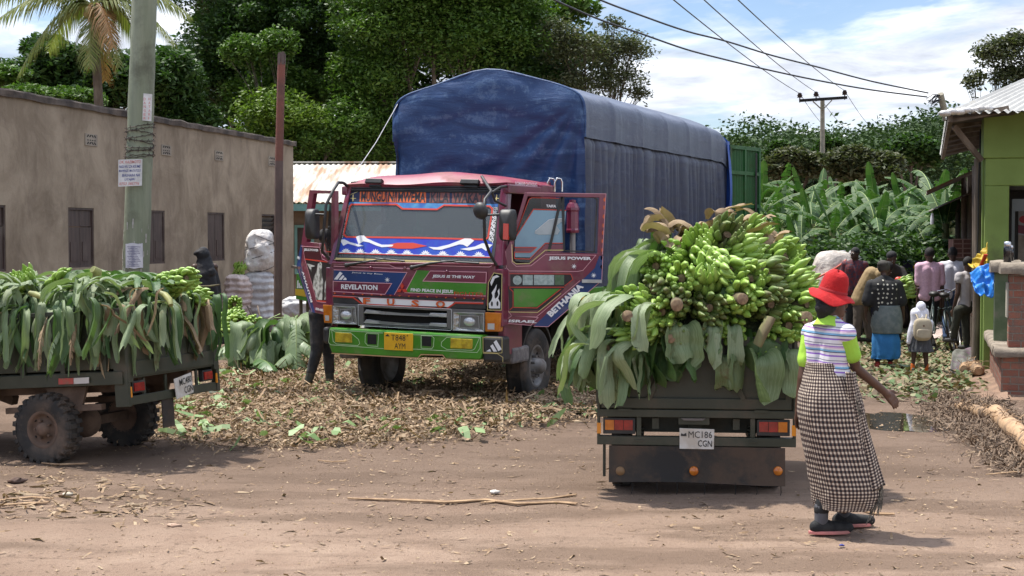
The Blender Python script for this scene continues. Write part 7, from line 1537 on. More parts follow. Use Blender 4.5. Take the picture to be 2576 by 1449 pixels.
def trousers(P, m, r=.014, vox=.012, name='trousers', length=.93, disp=.005):
 root, J, hq, s, fat, sd = P; mb = MB()
 capsule(mb, J['hiL'], J['hiR'], (.095 * fat + r) * s); capsule(mb, J['pelvis'] + Zu * .03 * s, J['pelvis'], (.10 * fat + r) * s)
 for S in 'RL': capsule(mb, J['hi' + S], J['kn' + S], (.088 * fat + r) * s, (.06 * fat + r) * s); capsule(mb, J['kn' + S], J['kn' + S].lerp(J['an' + S], length), (.06 * fat + r) * s, (.045 + r) * s)
 return fuse(name, mb, m, root, vox, 2, disp)
def shoes(P, m, yaw, name='shoe', L_=.25, sole=None, w=.042):
 root, J, hq, s, fat, sd = P; d = V3((-math.sin(yaw), math.cos(yaw), 0))
 for S in 'RL':
  a = J['an' + S].copy(); g = a.z - .085 * s; mb = MB(); h0 = a - d * .035 * s; h0.z = g + .045 * s; t0 = a + d * (L_ - .09) * s; t0.z = g + .038 * s
  capsule(mb, h0, a + d * .04 * s + V3((0, 0, g + .05 * s - a.z)), w * s, w * s); capsule(mb, a + d * .04 * s + V3((0, 0, g + .045 * s - a.z)), t0, w * s, w * .8 * s); capsule(mb, h0, V3((a.x, a.y, g + .08 * s)), .04 * s, .04 * s)
  for i, v in enumerate(mb.v): mb.v[i] = (v[0], v[1], max(v[2], g + .004))
  o = fuse(name, mb, m, root, .009, 2)
  if sole is not None:
   mb = MB(); sv = V3((d.y, -d.x, 0)); pr_ = []
   for k in range(24): an = k / 24 * 6.283; x = math.cos(an) * (L_ * .5 + .005) * s; y = math.sin(an) * (w + .006) * s * (1 + .12 * math.cos(an)); p = a + d * (x + .055 * s) + sv * y; pr_.append((p.x, p.y))
   mb.prism(pr_, g, g + .022 * s); mb.build('sole', sole, o, bev=.004)
def skirt(P, m, rows, name='skirt', folds=.012, nf=9, n=64, nv=30, uv=True, seed=0, dep=.72, base=None):
 """rows: list of (px_left, px_right, py, Y, dz) rings from the top down"""
 root = P[0]; mb = MB(); rr_ = []
 for (xl, xr, py, Y) in rows: a, b_ = at(xl, py, Y), at(xr, py, Y); rr_.append(((a + b_) / 2, (b_.x - a.x) / 2))
 def g(k, f, idx):
  q = [rr_[max(0, min(len(rr_) - 1, k + j))] for j in (-1, 0, 1, 2)]; q = [x[idx] for x in q]
  return .5 * (2 * q[1] + (q[2] - q[0]) * f + (2 * q[0] - 5 * q[1] + 4 * q[2] - q[3]) * f * f + (3 * q[1] - q[0] - 3 * q[2] + q[3]) * f ** 3)
 def fn(u, v):
  t = v * (len(rr_) - 1); k = min(len(rr_) - 2, int(t)); f = t - k; c = g(k, f, 0); r = g(k, f, 1); a = u * 2 * math.pi
  w = folds * (v ** .8) * (math.sin(a * nf + 2 * noise.noise(V3((v * 2, seed, 0)))) + .7 * noise.noise(V3((math.cos(a) * 2, math.sin(a) * 2, v * 5 + seed)))) + .006 * noise.noise(V3((math.cos(a) * 4, math.sin(a) * 4, v * 14)))
  return c + V3((math.cos(a) * (r + w), math.sin(a) * (r * dep + w), 0))
 mb.grid(fn, n, nv, 0, True, None, uv); o = mb.build(name, m, root)
 sl_ = o.modifiers.new('Solidify', 'SOLIDIFY'); sl_.thickness = .006; return o
# ---- woman in the red hat
YW = 9.55
DKL = mat('black_leggings', (.012, .012, .013), rough=.8)
b0 = gr(2100, 1340); YW = b0.y
ov = dict(head=(2092, 762, YW), neck=(2086, 805, YW - .02), chest=(2082, 870, YW), waist=(2078, 925, YW), pelvis=(2086, 985, YW),
          shR=(2128, 838, YW - .13), elR=(2153, 925, YW - .06), wrR=(2222, 983, YW - .02), haR=(2252, 1012, YW),
          shL=(2040, 836, YW + .10), elL=(2019, 950, YW + .06), wrL=(2010, 1022, YW + .08), haL=(2008, 1060, YW + .1),
          hiR=(2110, 1000, YW - .05), knR=(2126, 1150, YW + .0), hiL=(2070, 1000, YW + .04), knL=(2098, 1150, YW - .02))
ov['anR'] = at(2122, 1300, YW + .2); ov['anR'].z = .085; ov['anL'] = at(2066, 1310, YW - .04); ov['anL'].z = .085
Wn = person('woman in a red hat, striped top and black-and-cream checked wrap skirt', b0, R(-55), .98, {k: (at(*v) if not isinstance(v, V3) else v) for k, v in ov.items()}, skin=SK, hyaw=R(-78), fat=.86, vox=.0062, hair=False)
def stripe_mat():
 m = bpy.data.materials.new('striped_knit'); m.use_nodes = True; nt = m.node_tree; b = nt.nodes['Principled BSDF']; t = N(nt, 'ShaderNodeTexCoord'); sx = N(nt, 'ShaderNodeSeparateXYZ'); L(nt, t.outputs['Object'], sx.inputs[0])
 z = math_(nt, 'ADD', sx.outputs[2], math_(nt, 'MULTIPLY', noise_(nt, t.outputs['Object'], 3, 2), .03)); z = math_(nt, 'ADD', z, math_(nt, 'MULTIPLY', sx.outputs[0], .05))
 f = math_(nt, 'FRACT', math_(nt, 'MULTIPLY', z, 9.5))
 Wt, Pu, Bl, Nv, Pk = (.68, .66, .68), (.26, .13, .48), (.20, .42, .62), (.05, .06, .12), (.62, .42, .58)
 c = ramp(nt, f, [(0, Wt), (.16, Pu), (.26, Wt), (.40, Nv), (.45, Bl), (.56, Wt), (.66, Pk), (.74, Pu), (.80, Wt), (.90, Nv), (.94, Wt)], 'CONSTANT'); L(nt, c, b.inputs[0]); b.inputs['Roughness'].default_value = .85
 bp = N(nt, 'ShaderNodeBump'); bp.inputs['Strength'].default_value = .3; bp.inputs['Distance'].default_value = .02; L(nt, noise_(nt, t.outputs['Object'], 9, 4), bp.inputs['Height']); L(nt, bp.outputs[0], b.inputs['Normal']); return m
LIME = cl('lime_cloth', (.36, .62, .06), (.30, .55, .05))
sh_ = shirt(Wn, stripe_mat(), sleeve=.85, vox=.008, r=.010, hem=-.8, sm=LIME, disp=.005)
mb = MB(); nk = Wn[1]['neck']; up_ = (Wn[1]['head'] - nk).normalized(); Mx = Matrix.Translation(nk + V3((.0, 0, .012))) @ up_.to_track_quat('Z', 'Y').to_matrix().to_4x4()
mb.lathe([(.092, -.06), (.078, -.025), (.062, .002), (.061, .010), (.068, .004), (.085, -.03), (.10, -.06)], 24, Mx); mb.build('collar', LIME, Wn[0])
def gingham():
 m = bpy.data.materials.new('gingham_cloth'); m.use_nodes = True; nt = m.node_tree; b = nt.nodes['Principled BSDF']; t = N(nt, 'ShaderNodeTexCoord'); sx = N(nt, 'ShaderNodeSeparateXYZ'); L(nt, t.outputs['UV'], sx.inputs[0])
 wob = math_(nt, 'MULTIPLY', noise_(nt, t.outputs['Object'], 5, 2), .25)
 a = math_(nt, 'GREATER_THAN', math_(nt, 'FRACT', math_(nt, 'ADD', math_(nt, 'MULTIPLY', sx.outputs[0], 56), wob)), .46); c_ = math_(nt, 'GREATER_THAN', math_(nt, 'FRACT', math_(nt, 'ADD', math_(nt, 'MULTIPLY', sx.outputs[1], 40), wob)), .46)
 s_ = math_(nt, 'MULTIPLY', math_(nt, 'ADD', a, c_), .5); L(nt, ramp(nt, s_, [(0, (.60, .52, .41)), (.3, (.15, .10, .08)), (.8, (.012, .011, .014))], 'CONSTANT'), b.inputs[0]); b.inputs['Roughness'].default_value = .9
 bp = N(nt, 'ShaderNodeBump'); bp.inputs['Strength'].default_value = .25; bp.inputs['Distance'].default_value = .02; L(nt, noise_(nt, t.outputs['Object'], 8, 4), bp.inputs['Height']); L(nt, bp.outputs[0], b.inputs['Normal']); return m
GIN = gingham()
rows = [(2030, 2128, 910, YW), (2027, 2138, 935, YW), (2018, 2155, 970, YW), (2011, 2167, 1005, YW), (2013, 2176, 1055, YW), (2024, 2188, 1115, YW), (2037, 2203, 1175, YW), (2046, 2214, 1225, YW), (2051, 2206, 1258, YW), (2053, 2198, 1274, YW)]
WS_ = skirt(Wn, GIN, rows, 'wrap_skirt', folds=.011, nf=5, n=96, nv=60, seed=3, dep=1.04)
mb = MB();
def ovl(u, v):   # loose overlapping edge of the wrap on the right
 p0 = at(2128 + 14 * math.sin(v * 2), 935 + 320 * v, YW - .20 + .05 * v); p1 = at(2150 + 78 * v ** 1.2, 935 + 285 * v, YW - .10 - .06 * v); p = p0.lerp(p1, u); p.y -= .035 * math.sin(u * math.pi) + .012 * math.sin(u * 14 + v * 5); return p
mb.grid(ovl, 16, 40, uv=True);
for i in mb.uv: mb.uv[i] = [(a * .16, b_ * .95) for a, b_ in mb.uv[i]]
o = mb.build('skirt_overlap', GIN, Wn[0]); o.modifiers.new('Solidify', 'SOLIDIFY').thickness = .005
mb = MB(); rng = random.Random(4)
for k in range(34):
 t = k / 33; p = at(2222 - 26 * t, 1212 + 40 * t, YW - .16); q = p + V3((-.02 + rng.uniform(-.03, .02), rng.uniform(-.02, .02), -.13 - rng.uniform(0, .06))); mb.tube([p, p.lerp(q, .5) + V3((.008, 0, 0)), q], .0022, 4)
for k in range(12): p = at(2150 + k * .7, 990 + k * 3, YW - .2); q = p + V3((.03 + rng.uniform(-.02, .02), -.01, -.08)); mb.tube([p, q], .002, 4)
mb.build('fringe', mat('dark_fringe', (.04, .035, .03), (.25, .22, .17), scale=60, rough=.9), Wn[0])
mb = MB()
for S in 'RL': capsule(mb, Wn[1]['kn' + S].lerp(Wn[1]['an' + S], .4), Wn[1]['an' + S] + Zu * .07, .056, .05)
fuse('leggings', mb, DKL, Wn[0], .01, 2)
mb = MB()
for S in 'RL': capsule(mb, Wn[1]['an' + S] + Zu * .09, Wn[1]['an' + S], .047, .045)
SOK = fuse('socks', mb, cl('grey_sock', (.10, .10, .11)), Wn[0], .01, 1)
shoes(Wn, mat('black_slip_on', (.012, .012, .013), (.03, .03, .03), scale=20, rough=.9, bump=.5), R(-84), 'shoe', .275, mat('pink_sole', (.62, .22, .2), (.5, .2, .17), scale=10, rough=.7), .045)
RH = mat('red_felt', (.46, .008, .010), (.36, .006, .008), scale=12, rough=.9, bump=.5, bscale=60)
hb = at(2094, 738, YW); tl = Matrix.Rotation(R(14), 4, 'Y') @ Matrix.Rotation(R(6), 4, 'X'); HMx = Matrix.Translation(hb) @ tl
mb = MB()
def hat(u, v):
 a = u * 2 * math.pi; k = v * 10; pf = [(.146, -.038), (.138, -.028), (.122, -.012), (.10, .0), (.088, .012), (.085, .05), (.08, .09), (.07, .125), (.05, .148), (.025, .157), (.001, .158)]
 i = min(9, int(k)); f = k - i; r = pf[i][0] * (1 - f) + pf[i + 1][0] * f; z = pf[i][1] * (1 - f) + pf[i + 1][1] * f
 br = max(0, (r - .09) / .056); z += br * (.022 * math.cos(a * 2 + .5) + .008 * math.sin(a * 5)); dent = max(0, 1 - v) if v < .4 else 0
 z -= .02 * max(0, (v - .6) / .4) * math.cos(a * 2) ** 2; return HMx @ V3((math.cos(a) * r * 1.05, math.sin(a) * r, z))
mb.grid(hat, 40, 30); o = mb.build('felt_hat', RH, origin=hb); o.modifiers.new('Solidify', 'SOLIDIFY').thickness = .005; tag(o, 'bright red felt hat with turned brim on the walking woman', 'hat')
mb = MB(); mb.lathe([(.0895, .0), (.0915, .004), (.089, .026), (.0865, .028)], 30, HMx @ Matrix.Scale(1.05, 4, (1, 0, 0))); mb.build('hat_band', mat('dark_red_band', (.3, .006, .01), rough=.8), o)
mb = MB(); h_ = Wn[1]['head']; mb.sph(h_ + V3((-.028, -.0, .03)), (.078, .086, .082), 20, 14); mb.sph(at(2074, 775, YW - .06), (.062, .055, .052), 16, 10); mb.sph(at(2085, 770, YW - .075), (.05, .045, .05), 14, 10); mb.sph(at(2070, 792, YW - .05), (.04, .04, .035), 12, 8)
fuse('hair', mb, HAIR, Wn[0], .008, 2, .003)
# ---- generic standing people in the lane
def stand(label, px, pyfoot, Hh, yaw, **k):
 b = gr(px, pyfoot); return b, Hh / 1.7
PINK = cl('pink_check_shirt', (.72, .46, .56), (.62, .38, .48), sc=30); WHS = cl('white_shirt', (.75, .75, .80), (.65, .65, .7)); BLKT = cl('black_trousers', (.014, .014, .016)); JEAN = cl('blue_jeans', (.02, .045, .11), (.05, .09, .17)); SHB = mat('dark_shoe', (.02, .018, .016), rough=.6)
def go(label, px, Y, Hh, yaw, shirt_m, trou_m, over={}, long=False, skin=None, fat=1, hyaw=None, hpitch=0, py=None, hair=True, sleeve=.9, legs=True):
 b = at(px, 700, Y); b.z = 0; s = Hh / 1.7; P = person(label, b, yaw, s, over, skin=skin or SKD, hyaw=hyaw, hpitch=hpitch, fat=fat, vox=.011, hair=hair, legs=legs)
 if shirt_m: shirt(P, shirt_m, sleeve=sleeve, long=long, hem=.25, vox=.013)
 if trou_m: trousers(P, trou_m, vox=.013); shoes(P, SHB, yaw)
 return P
Yp = 24.6; k_ = lambda d: {a: at(*b) for a, b in d.items()}
go('man in a pink short-sleeved shirt and black trousers walking away', 2338, Yp, 1.70, R(4), PINK, BLKT, k_(dict(elR=(2370, 735, Yp), wrR=(2372, 772, Yp), haR=(2372, 785, Yp), elL=(2311, 735, Yp), wrL=(2308, 765, Yp), haL=(2309, 778, Yp), anL=(2348, 872, Yp - .3), anR=(2322, 862, Yp + .3))), sleeve=.8)
Yp = 25.4; go('man in a white short-sleeved shirt and jeans walking beside the pink shirt', 2396, Yp, 1.70, R(-4), WHS, JEAN, k_(dict(anL=(2380, 850, Yp - .2), anR=(2412, 858, Yp + .2), elL=(2368, 735, Yp), wrL=(2366, 770, Yp))), sleeve=.8)
Yp = 22.5; go('youth in a pale sleeveless top astride the parked bicycle by the shop', 2432, Yp, 1.58, R(30), cl('grey_white_top', (.52, .48, .48)), cl('olive_trousers', (.04, .042, .03)), k_(dict(head=(2436, 664, Yp), neck=(2436, 688, Yp), knR=(2410, 780, Yp - .2), anR=(2398, 850, Yp - .1), knL=(2428, 790, Yp), anL=(2432, 868, Yp))), sleeve=.3, hyaw=R(-40))
Yp = 27.0; go('young man in a red and black checked shirt beside the white sacks', 2150, Yp, 1.68, R(160), cl('plaid_shirt', (.14, .02, .02), (.03, .03, .05), sc=25), BLKT, {}, long=True, hyaw=R(130))
Yp = 25.0
P = go('man in a tan jacket bending forward over the bananas', 2168, Yp, 1.72, R(-80), cl('tan_jacket', (.30, .21, .10), (.22, .15, .07)), cl('grey_brown_trousers', (.115, .09, .07)), k_(dict(pelvis=(2160, 752, Yp), waist=(2166, 735, Yp), chest=(2192, 700, Yp), neck=(2214, 680, Yp), head=(2232, 676, Yp), shR=(2208, 692, Yp - .15), shL=(2204, 688, Yp + .18), elR=(2215, 722, Yp - .2), wrR=(2228, 750, Yp - .2), haR=(2232, 762, Yp - .2), elL=(2226, 722, Yp + .2), wrL=(2236, 745, Yp + .2), hiR=(2160, 758, Yp - .08), hiL=(2164, 758, Yp + .08), knR=(2158, 805, Yp - .1), knL=(2182, 805, Yp + .1), anR=(2156, 848, Yp - .1), anL=(2188, 850, Yp + .1))), long=True, hpitch=.9)
Yp = 25.8
P = go('man in a dark hooded jacket and knitted cap leaning over a bunch of bananas', 2250, Yp, 1.72, R(200), cl('dark_hoodie', (.035, .033, .032), (.05, .045, .04)), BLKT, k_(dict(chest=(2245, 700, Yp - .1), neck=(2246, 670, Yp - .25), head=(2243, 652, Yp - .35), shR=(2225, 680, Yp - .2), shL=(2266, 680, Yp - .2), elL=(2282, 706, Yp - .3), wrL=(2297, 722, Yp - .45), haL=(2305, 730, Yp - .5), elR=(2222, 712, Yp - .3), wrR=(2235, 728, Yp - .5))), long=True, hpitch=.5, hair=False)
mb = MB(); mb.sph(at(2243, 643, Yp - .34), (.09, .105, .085), 16, 10); mb.build('knitted_cap', cl('black_knit', (.015, .015, .017)), P[0])
Yp = 21.3; b = at(2225, 700, Yp); b.z = 0
P = person('woman in a black polka-dot top and blue skirt, bending slightly, seen from behind', b, R(-8), .94, k_(dict(head=(2224, 678, Yp + .05), neck=(2224, 702, Yp), chest=(2224, 735, Yp - .02), waist=(2226, 770, Yp), pelvis=(2228, 800, Yp), shR=(2256, 718, Yp), shL=(2193, 718, Yp), elR=(2268, 758, Yp), wrR=(2272, 800, Yp + .1), haR=(2270, 815, Yp + .1), elL=(2182, 757, Yp), wrL=(2178, 790, Yp + .1), haL=(2180, 806, Yp + .1))), fat=1.15, vox=.011, hair=False)
def dots():
 m = bpy.data.materials.new('polka_dot'); m.use_nodes = True; nt = m.node_tree; b = nt.nodes['Principled BSDF']; t = N(nt, 'ShaderNodeTexCoord'); mp = N(nt, 'ShaderNodeMapping'); L(nt, t.outputs['Object'], mp.inputs[0]); mp.inputs['Scale'].default_value = (1, .4, 1)
 v = N(nt, 'ShaderNodeTexVoronoi'); v.inputs['Scale'].default_value = 15; v.inputs['Randomness'].default_value = .35; L(nt, mp.outputs[0], v.inputs[0]); L(nt, ramp(nt, v.outputs['Distance'], [(0, (.5, .48, .4)), (.22, (.013, .013, .014))], 'CONSTANT'), b.inputs[0]); b.inputs['Roughness'].default_value = .85; return m
shirt(P, dots(), long=False, sleeve=1.3, r=.03, hem=-.2, vox=.012)
skirt(P, cl('blue_cloth_skirt', (.02, .14, .34), (.03, .18, .42), sc=4), [(2196, 2258, 835, Yp), (2194, 2264, 860, Yp), (2194, 2264, 890, Yp), (2193, 2258, 902, Yp)], 'skirt', folds=.016, nf=8, n=60, nv=16, seed=8, dep=.75)
skirt(P, cl('grey_green_wrap', (.10, .125, .12), (.15, .17, .16), sc=14), [(2198, 2262, 768, Yp - .01), (2194, 2268, 790, Yp - .01), (2192, 2270, 815, Yp - .01), (2196, 2268, 838, Yp - .01)], 'waist_wrap', folds=.008, nf=6, n=60, nv=14, seed=9, dep=.78)
trousers(P, cl('navy_leggings', (.01, .014, .03)), vox=.013, length=.85); shoes(P, mat('red_shoe', (.3, .03, .02), rough=.6), R(-8))
mb = MB(); mb.sph(at(2223, 672, Yp + .05), (.09, .105, .085), 18, 10); mb.sph(at(2221, 664, Yp + .02), (.082, .09, .06), 16, 8); fuse('head_wrap', mb, cl('grey_brown_wrap', (.055, .05, .042)), P[0], .012, 2, .004)
Yp = 20.4; b = at(2315, 700, Yp); b.z = 0; s_ = 1.08 / 1.7
P = person('small schoolgirl in a white headscarf with orange socks', b, R(4), s_, k_(dict(head=(2317, 775, Yp), neck=(2317, 797, Yp), anL=(2296, 925, Yp), anR=(2331, 935, Yp), knL=(2299, 895, Yp), knR=(2329, 900, Yp), shL=(2300, 812, Yp), shR=(2334, 812, Yp), elL=(2291, 838, Yp), wrL=(2286, 862, Yp), haL=(2285, 873, Yp))), fat=1.0, vox=.009, hair=False)
WHC = cl('white_cotton', (.70, .70, .76), (.62, .62, .68)); shirt(P, WHC, long=True, r=.03, vox=.010)
mb = MB(); h_ = P[1]['head']; mb.sph(h_ + V3((0, -.0, .01)), (.068, .075, .085), 16, 12);
def sc2(u, v): a = u * 6.283; r = .055 + .085 * v ** .9 + .008 * math.sin(a * 7) * v; return h_ + V3((math.cos(a) * r, math.sin(a) * r * .85, -.01 - .20 * v + .02 * math.cos(a) * v))
mb.grid(sc2, 40, 12); mb.build('headscarf', WHC, P[0])
skirt(P, cl('grey_pleated_cloth', (.085, .09, .10)), [(2294, 2338, 845, Yp), (2291, 2341, 865, Yp), (2288, 2347, 885, Yp)], 'skirt', folds=.012, nf=14, n=80, nv=10, seed=2, dep=.75)
mb = MB()
for S in 'RL': a = P[1]['an' + S]; capsule(mb, V3((a.x, a.y, .13)), V3((a.x, a.y, .05)), .028, .03)
fuse('socks', mb, cl('orange_sock', (.72, .16, .02)), P[0], .008, 1); shoes(P, mat('black_yellow_shoe', (.03, .03, .025), (.4, .36, .1), scale=25, rough=.6, con=(.5, .55)), R(4), L_=.26, sole=mat('cream_sole', (.6, .58, .4), rough=.7))
BPK = cl('cream_canvas', (.42, .36, .25), (.36, .30, .21), sc=9); mb = MB(); bc = at(2321, 829, Yp - .17)
def sq(c, r, e=.55, n=28, m=14, mbx=None):
 def fn(u, v):
  a = u * 6.283; b_ = (v - .5) * math.pi; f = lambda x: math.copysign(abs(x) ** e, x); return V3(c) + V3((r[0] * f(math.cos(a)) * f(math.cos(b_)), r[1] * f(math.sin(a)) * f(math.cos(b_)), r[2] * f(math.sin(b_))))
 mbx.grid(fn, n, m)
root = thing('backpack', bc, 'cream canvas school backpack worn by the girl', 'backpack'); sq(bc, (.125, .06, .155), .6, mbx=mb); mb.build('bag_body', BPK, root)
mb = MB(); sq(bc + V3((0, -.05, -.055)), (.095, .03, .07), .5, mbx=mb); mb.build('front_pocket', BPK, root); mb = MB(); mb.sph(bc + V3((0, -.058, .055)), (.014, .006, .014)); mb.build('badge', mat('brown_badge', (.12, .07, .04), rough=.5), root)
mb = MB();
for s in (-1, 1): mb.tube([bc + V3((s * .05, .03, .13)), bc + V3((s * .07, .07, .20)), bc + V3((s * .075, .17, .20)), bc + V3((s * .085, .2, .05))], .010, 8)
mb.tube([bc + V3((-.03, .0, .15)), bc + V3((0, -.01, .18)), bc + V3((.03, 0, .15))], .006, 6); mb.build('strap', BPK, root)
Yp = 25.0; b = at(515, 700, Yp); b.z = 0
P = person('woman in a loose black robe and veil standing by the plaster wall', b, R(-150), .99, k_(dict(head=(512, 646, Yp), neck=(512, 670, Yp))), vox=.012, hair=False, hyaw=R(-110))
ABA = mat('black_robe', (.010, .010, .012), (.016, .015, .018), scale=5, rough=.75, bump=.6, bscale=5, bdist=.04)
skirt(P, ABA, [(492, 526, 662, Yp), (484, 540, 678, Yp), (476, 548, 700, Yp), (471, 553, 740, Yp), (468, 556, 800, Yp), (464, 560, 866, Yp)], 'robe', folds=.03, nf=7, n=70, nv=40, seed=4, dep=.72)
mb = MB(); mb.sph(at(511, 641, Yp), (.115, .12, .14), 18, 12); mb.sph(at(503, 634, Yp), (.12, .11, .05), 16, 8, R3=Matrix.Rotation(-.35, 3, 'Y')); capsule(mb, at(512, 650, Yp), at(514, 690, Yp), .105, .21); capsule(mb, at(522, 650, Yp), at(528, 685, Yp - .08), .07, .1); fuse('veil', mb, ABA, P[0], .014, 2, .007)
b = TO.copy(); b = at(808, 700, 18.05); b.z = 0; Yp = 18.05
P = person('man in dark jeans and rubber boots standing behind the open left lorry door', b, R(-70), 1.0, k_(dict(head=(822, 600, Yp + .5), neck=(812, 640, Yp + .35), chest=(806, 690, Yp + .2), waist=(803, 740, Yp), pelvis=(803, 770, Yp), shR=(810, 655, Yp + .1), shL=(812, 652, Yp + .5), elR=(826, 690, Yp + .3), wrR=(836, 650, Yp + .5), haR=(838, 640, Yp + .5), elL=(826, 690, Yp + .6), wrL=(836, 655, Yp + .7), haL=(838, 645, Yp + .7), hiR=(798, 790, Yp - .07), hiL=(812, 790, Yp + .08), knR=(797, 880, Yp - .1), knL=(826, 885, Yp + .12))) | dict(anR=V3((at(775, 700, Yp).x, Yp - .1, .085)), anL=V3((at(827, 700, Yp).x, Yp + .1, .085))), vox=.011)
shirt(P, cl('dark_red_shirt', (.08, .02, .03)), vox=.013, long=False); trousers(P, cl('grimy_jeans', (.025, .03, .035), (.06, .055, .05), sc=9), vox=.011, r=.016, length=.6)
mb = MB()
for S in 'RL': capsule(mb, P[1]['kn' + S].lerp(P[1]['an' + S], .35), P[1]['an' + S], .062, .05)
fuse('rubber_boots', mb, mat('grey_green_rubber', (.04, .05, .04), (.10, .09, .07), scale=7, rough=.6), P[0], .012, 2); shoes(P, bpy.data.materials['grey_green_rubber'], R(100), L_=.27)
q = TW(-.6, 1.32, 0); b = q.copy(); Cw = lambda x, y, z: TW(x, y, z)
P = person('man in a dark shirt sitting inside the lorry cab behind the steering wheel', b, R(180) - TY, 1.0, dict(head=Cw(-.78, 1.05, 2.22), neck=Cw(-.76, 1.12, 2.06), chest=Cw(-.7, 1.2, 1.85), waist=Cw(-.66, 1.28, 1.62), pelvis=Cw(-.64, 1.3, 1.52), shR=Cw(-.92, 1.1, 1.98), shL=Cw(-.56, 1.12, 1.98), elR=Cw(-.9, .8, 1.82), wrR=Cw(-.72, .62, 1.80), haR=Cw(-.68, .60, 1.84), elL=Cw(-.45, .85, 1.78), wrL=Cw(-.42, .66, 1.75), haL=Cw(-.4, .62, 1.8), hiR=Cw(-.75, 1.25, 1.5), hiL=Cw(-.5, 1.25, 1.5), knR=Cw(-.75, .85, 1.5), knL=Cw(-.5, .85, 1.5), anR=Cw(-.75, .75, 1.12), anL=Cw(-.5, .75, 1.12)), vox=.012)
shirt(P, cl('charcoal_shirt', (.03, .03, .04)), vox=.014, long=False); trousers(P, BLKT, vox=.014)
mb = MB();
def wt(u, v): return WS.w(-.90 + .10 * u + .05 * v + .05 * math.sin(v * 4), .02 + .42 * v, -.10 - .04 * math.sin(u * 5 + v * 3))
mb.grid(wt, 8, 14); tag(mb.build('white_cloth', cl('white_rag', (.6, .6, .6)), origin=TW(-.9, .2, 1.7)), 'white cloth hanging inside the lorry windscreen on the driver side', 'cloth')
# ================================================================ SACKS, HEAPS, LITTER
def sack(name, c, w, d, h, m, label, seed, ribs=0, lean=0, top=.6, group=None, net=None, lying=False):
 mb = MB()
 def fn(u, v):
  a = u * 6.283; t = v; r = (1 - abs(2 * t - 1) ** 5) ** .3 if 0 < t < 1 else 0
  r *= (1 - (1 - top) * max(0, t - .6) / .4); e = .8; x = math.copysign(abs(math.cos(a)) ** e, math.cos(a)) * w / 2 * r; y = math.copysign(abs(math.sin(a)) ** e, math.sin(a)) * d / 2 * r
  n = noise.noise(V3((math.cos(a) * 1.3, math.sin(a) * 1.3, t * 2 + seed))) * .06 + noise.noise(V3((math.cos(a) * 2.2, math.sin(a) * 2.2, t * 4 + seed))) * .05 + noise.noise(V3((math.cos(a) * 6, math.sin(a) * 6, t * 10 + seed))) * .022
  if ribs: n += .016 * math.sin(t * ribs * 6.283 + 2 * noise.noise(V3((a, t * 3, seed))))
  k = 1 + n / max(.2, w) * 2; p = V3((x * k + lean * t, y * k, h * t));
  return (V3((p.z, p.y, p.x + w / 2)) if lying else p) + c
 mb.grid(fn, 56, 60); o = mb.build(name, m, origin=c); return tag(o, label, 'sack', group)
def sackmat(name, a, b_, stripe=None):
 m = mat(name, a, b_, scale=5, rough=.6, bump=.8, bscale=12, bdist=.03, dirt=(.28, .22, .17), dirts=4, dcon=(.55, .75)); return m
SW = sackmat('white_woven_sack', (.58, .57, .56), (.44, .43, .44)); SPK = sackmat('pinkish_woven_sack', (.52, .42, .38), (.60, .50, .46)); STN = sackmat('tan_woven_sack', (.44, .38, .32), (.56, .50, .44))
c = at(653, 700, 29.0); c.z = 0
sack('sack', V3((c.x, 29, 0)), .66, .6, 1.22, SW, 'tall grey-white woven sack standing beside the rusty post', 1, ribs=9, top=.95)
sack('sack', V3((c.x + .02, 29, 1.16)), .58, .55, .86, sackmat('white_bulging_sack', (.68, .66, .63), (.52, .46, .42)), 'bulging white sack tied with cord on top of the tall sack', 2, top=.75)
mb = MB(); rng = random.Random(6)
for k in range(4):
 pts = []; ph = rng.uniform(0, 6); tl_ = rng.uniform(-.4, .4)
 for i in range(25): a = i / 24 * 6.283; t = .2 + .2 * k + tl_ * math.cos(a + ph) * .6; t = max(.04, min(.95, t)); r = (1 - abs(2 * t - 1) ** 5) ** .3 * (1 - .25 * max(0, t - .6) / .4); pts.append(V3((c.x + .02 + math.cos(a) * .305 * r, 29 + math.sin(a) * .29 * r, 1.16 + .86 * t)))
 mb.tube(pts, .006, 4, cap=False)
tag(mb.build('cord', DARK, origin=V3((c.x, 29, 1.2))), 'dark cord lashed round the bulging white sack', 'cord')
c2 = at(595, 700, 28.6); sack('sack', V3((c2.x, 28.6, 0)), .5, .5, 1.16, SPK, 'shorter pink-tinged sack with bananas on it, left of the tall sack', 3, ribs=10, top=1.0)
bunch(0, V3((c2.x + .06, 28.6, 1.25)), .3, -.9, .2, 1.0, 'green bananas lying on top of the shorter sack by the wall', None)
c3 = at(722, 700, 27.5); sack('sack', V3((c3.x - .1, 27.5, .35)), .42, .5, .9, SW, 'white sack lying on its side right of the rusty post', 5, lying=True)
for k, (px0, px1, py0, py1) in enumerate([(570, 590, 800, 745), (655, 648, 800, 770), (640, 622, 805, 770)]):
 p = at(px0, py0, 27.9); q = at(px1, py1, 28.2); mb = MB(); mb.tube([p, q], .016, 6); tag(mb.build('stick', RAF, origin=p), ('thin stick leaning on the left of the shorter sack', 'upright stick in front of the tall sack', 'thin stick crossing between the two sacks')[k], 'stick')
c4 = at(2095, 700, 28.0); sack('sack', V3((c4.x, 28.0, 0)), .95, .8, 1.62, STN, 'big round tan net-bound sack behind the banana load', 7, top=.8)
c5 = at(2128, 700, 28.6); sack('sack', V3((c5.x, 28.6, 0)), .8, .7, 1.62, SW, 'white sack just behind the big tan sack', 8, top=.9)
mb = MB();
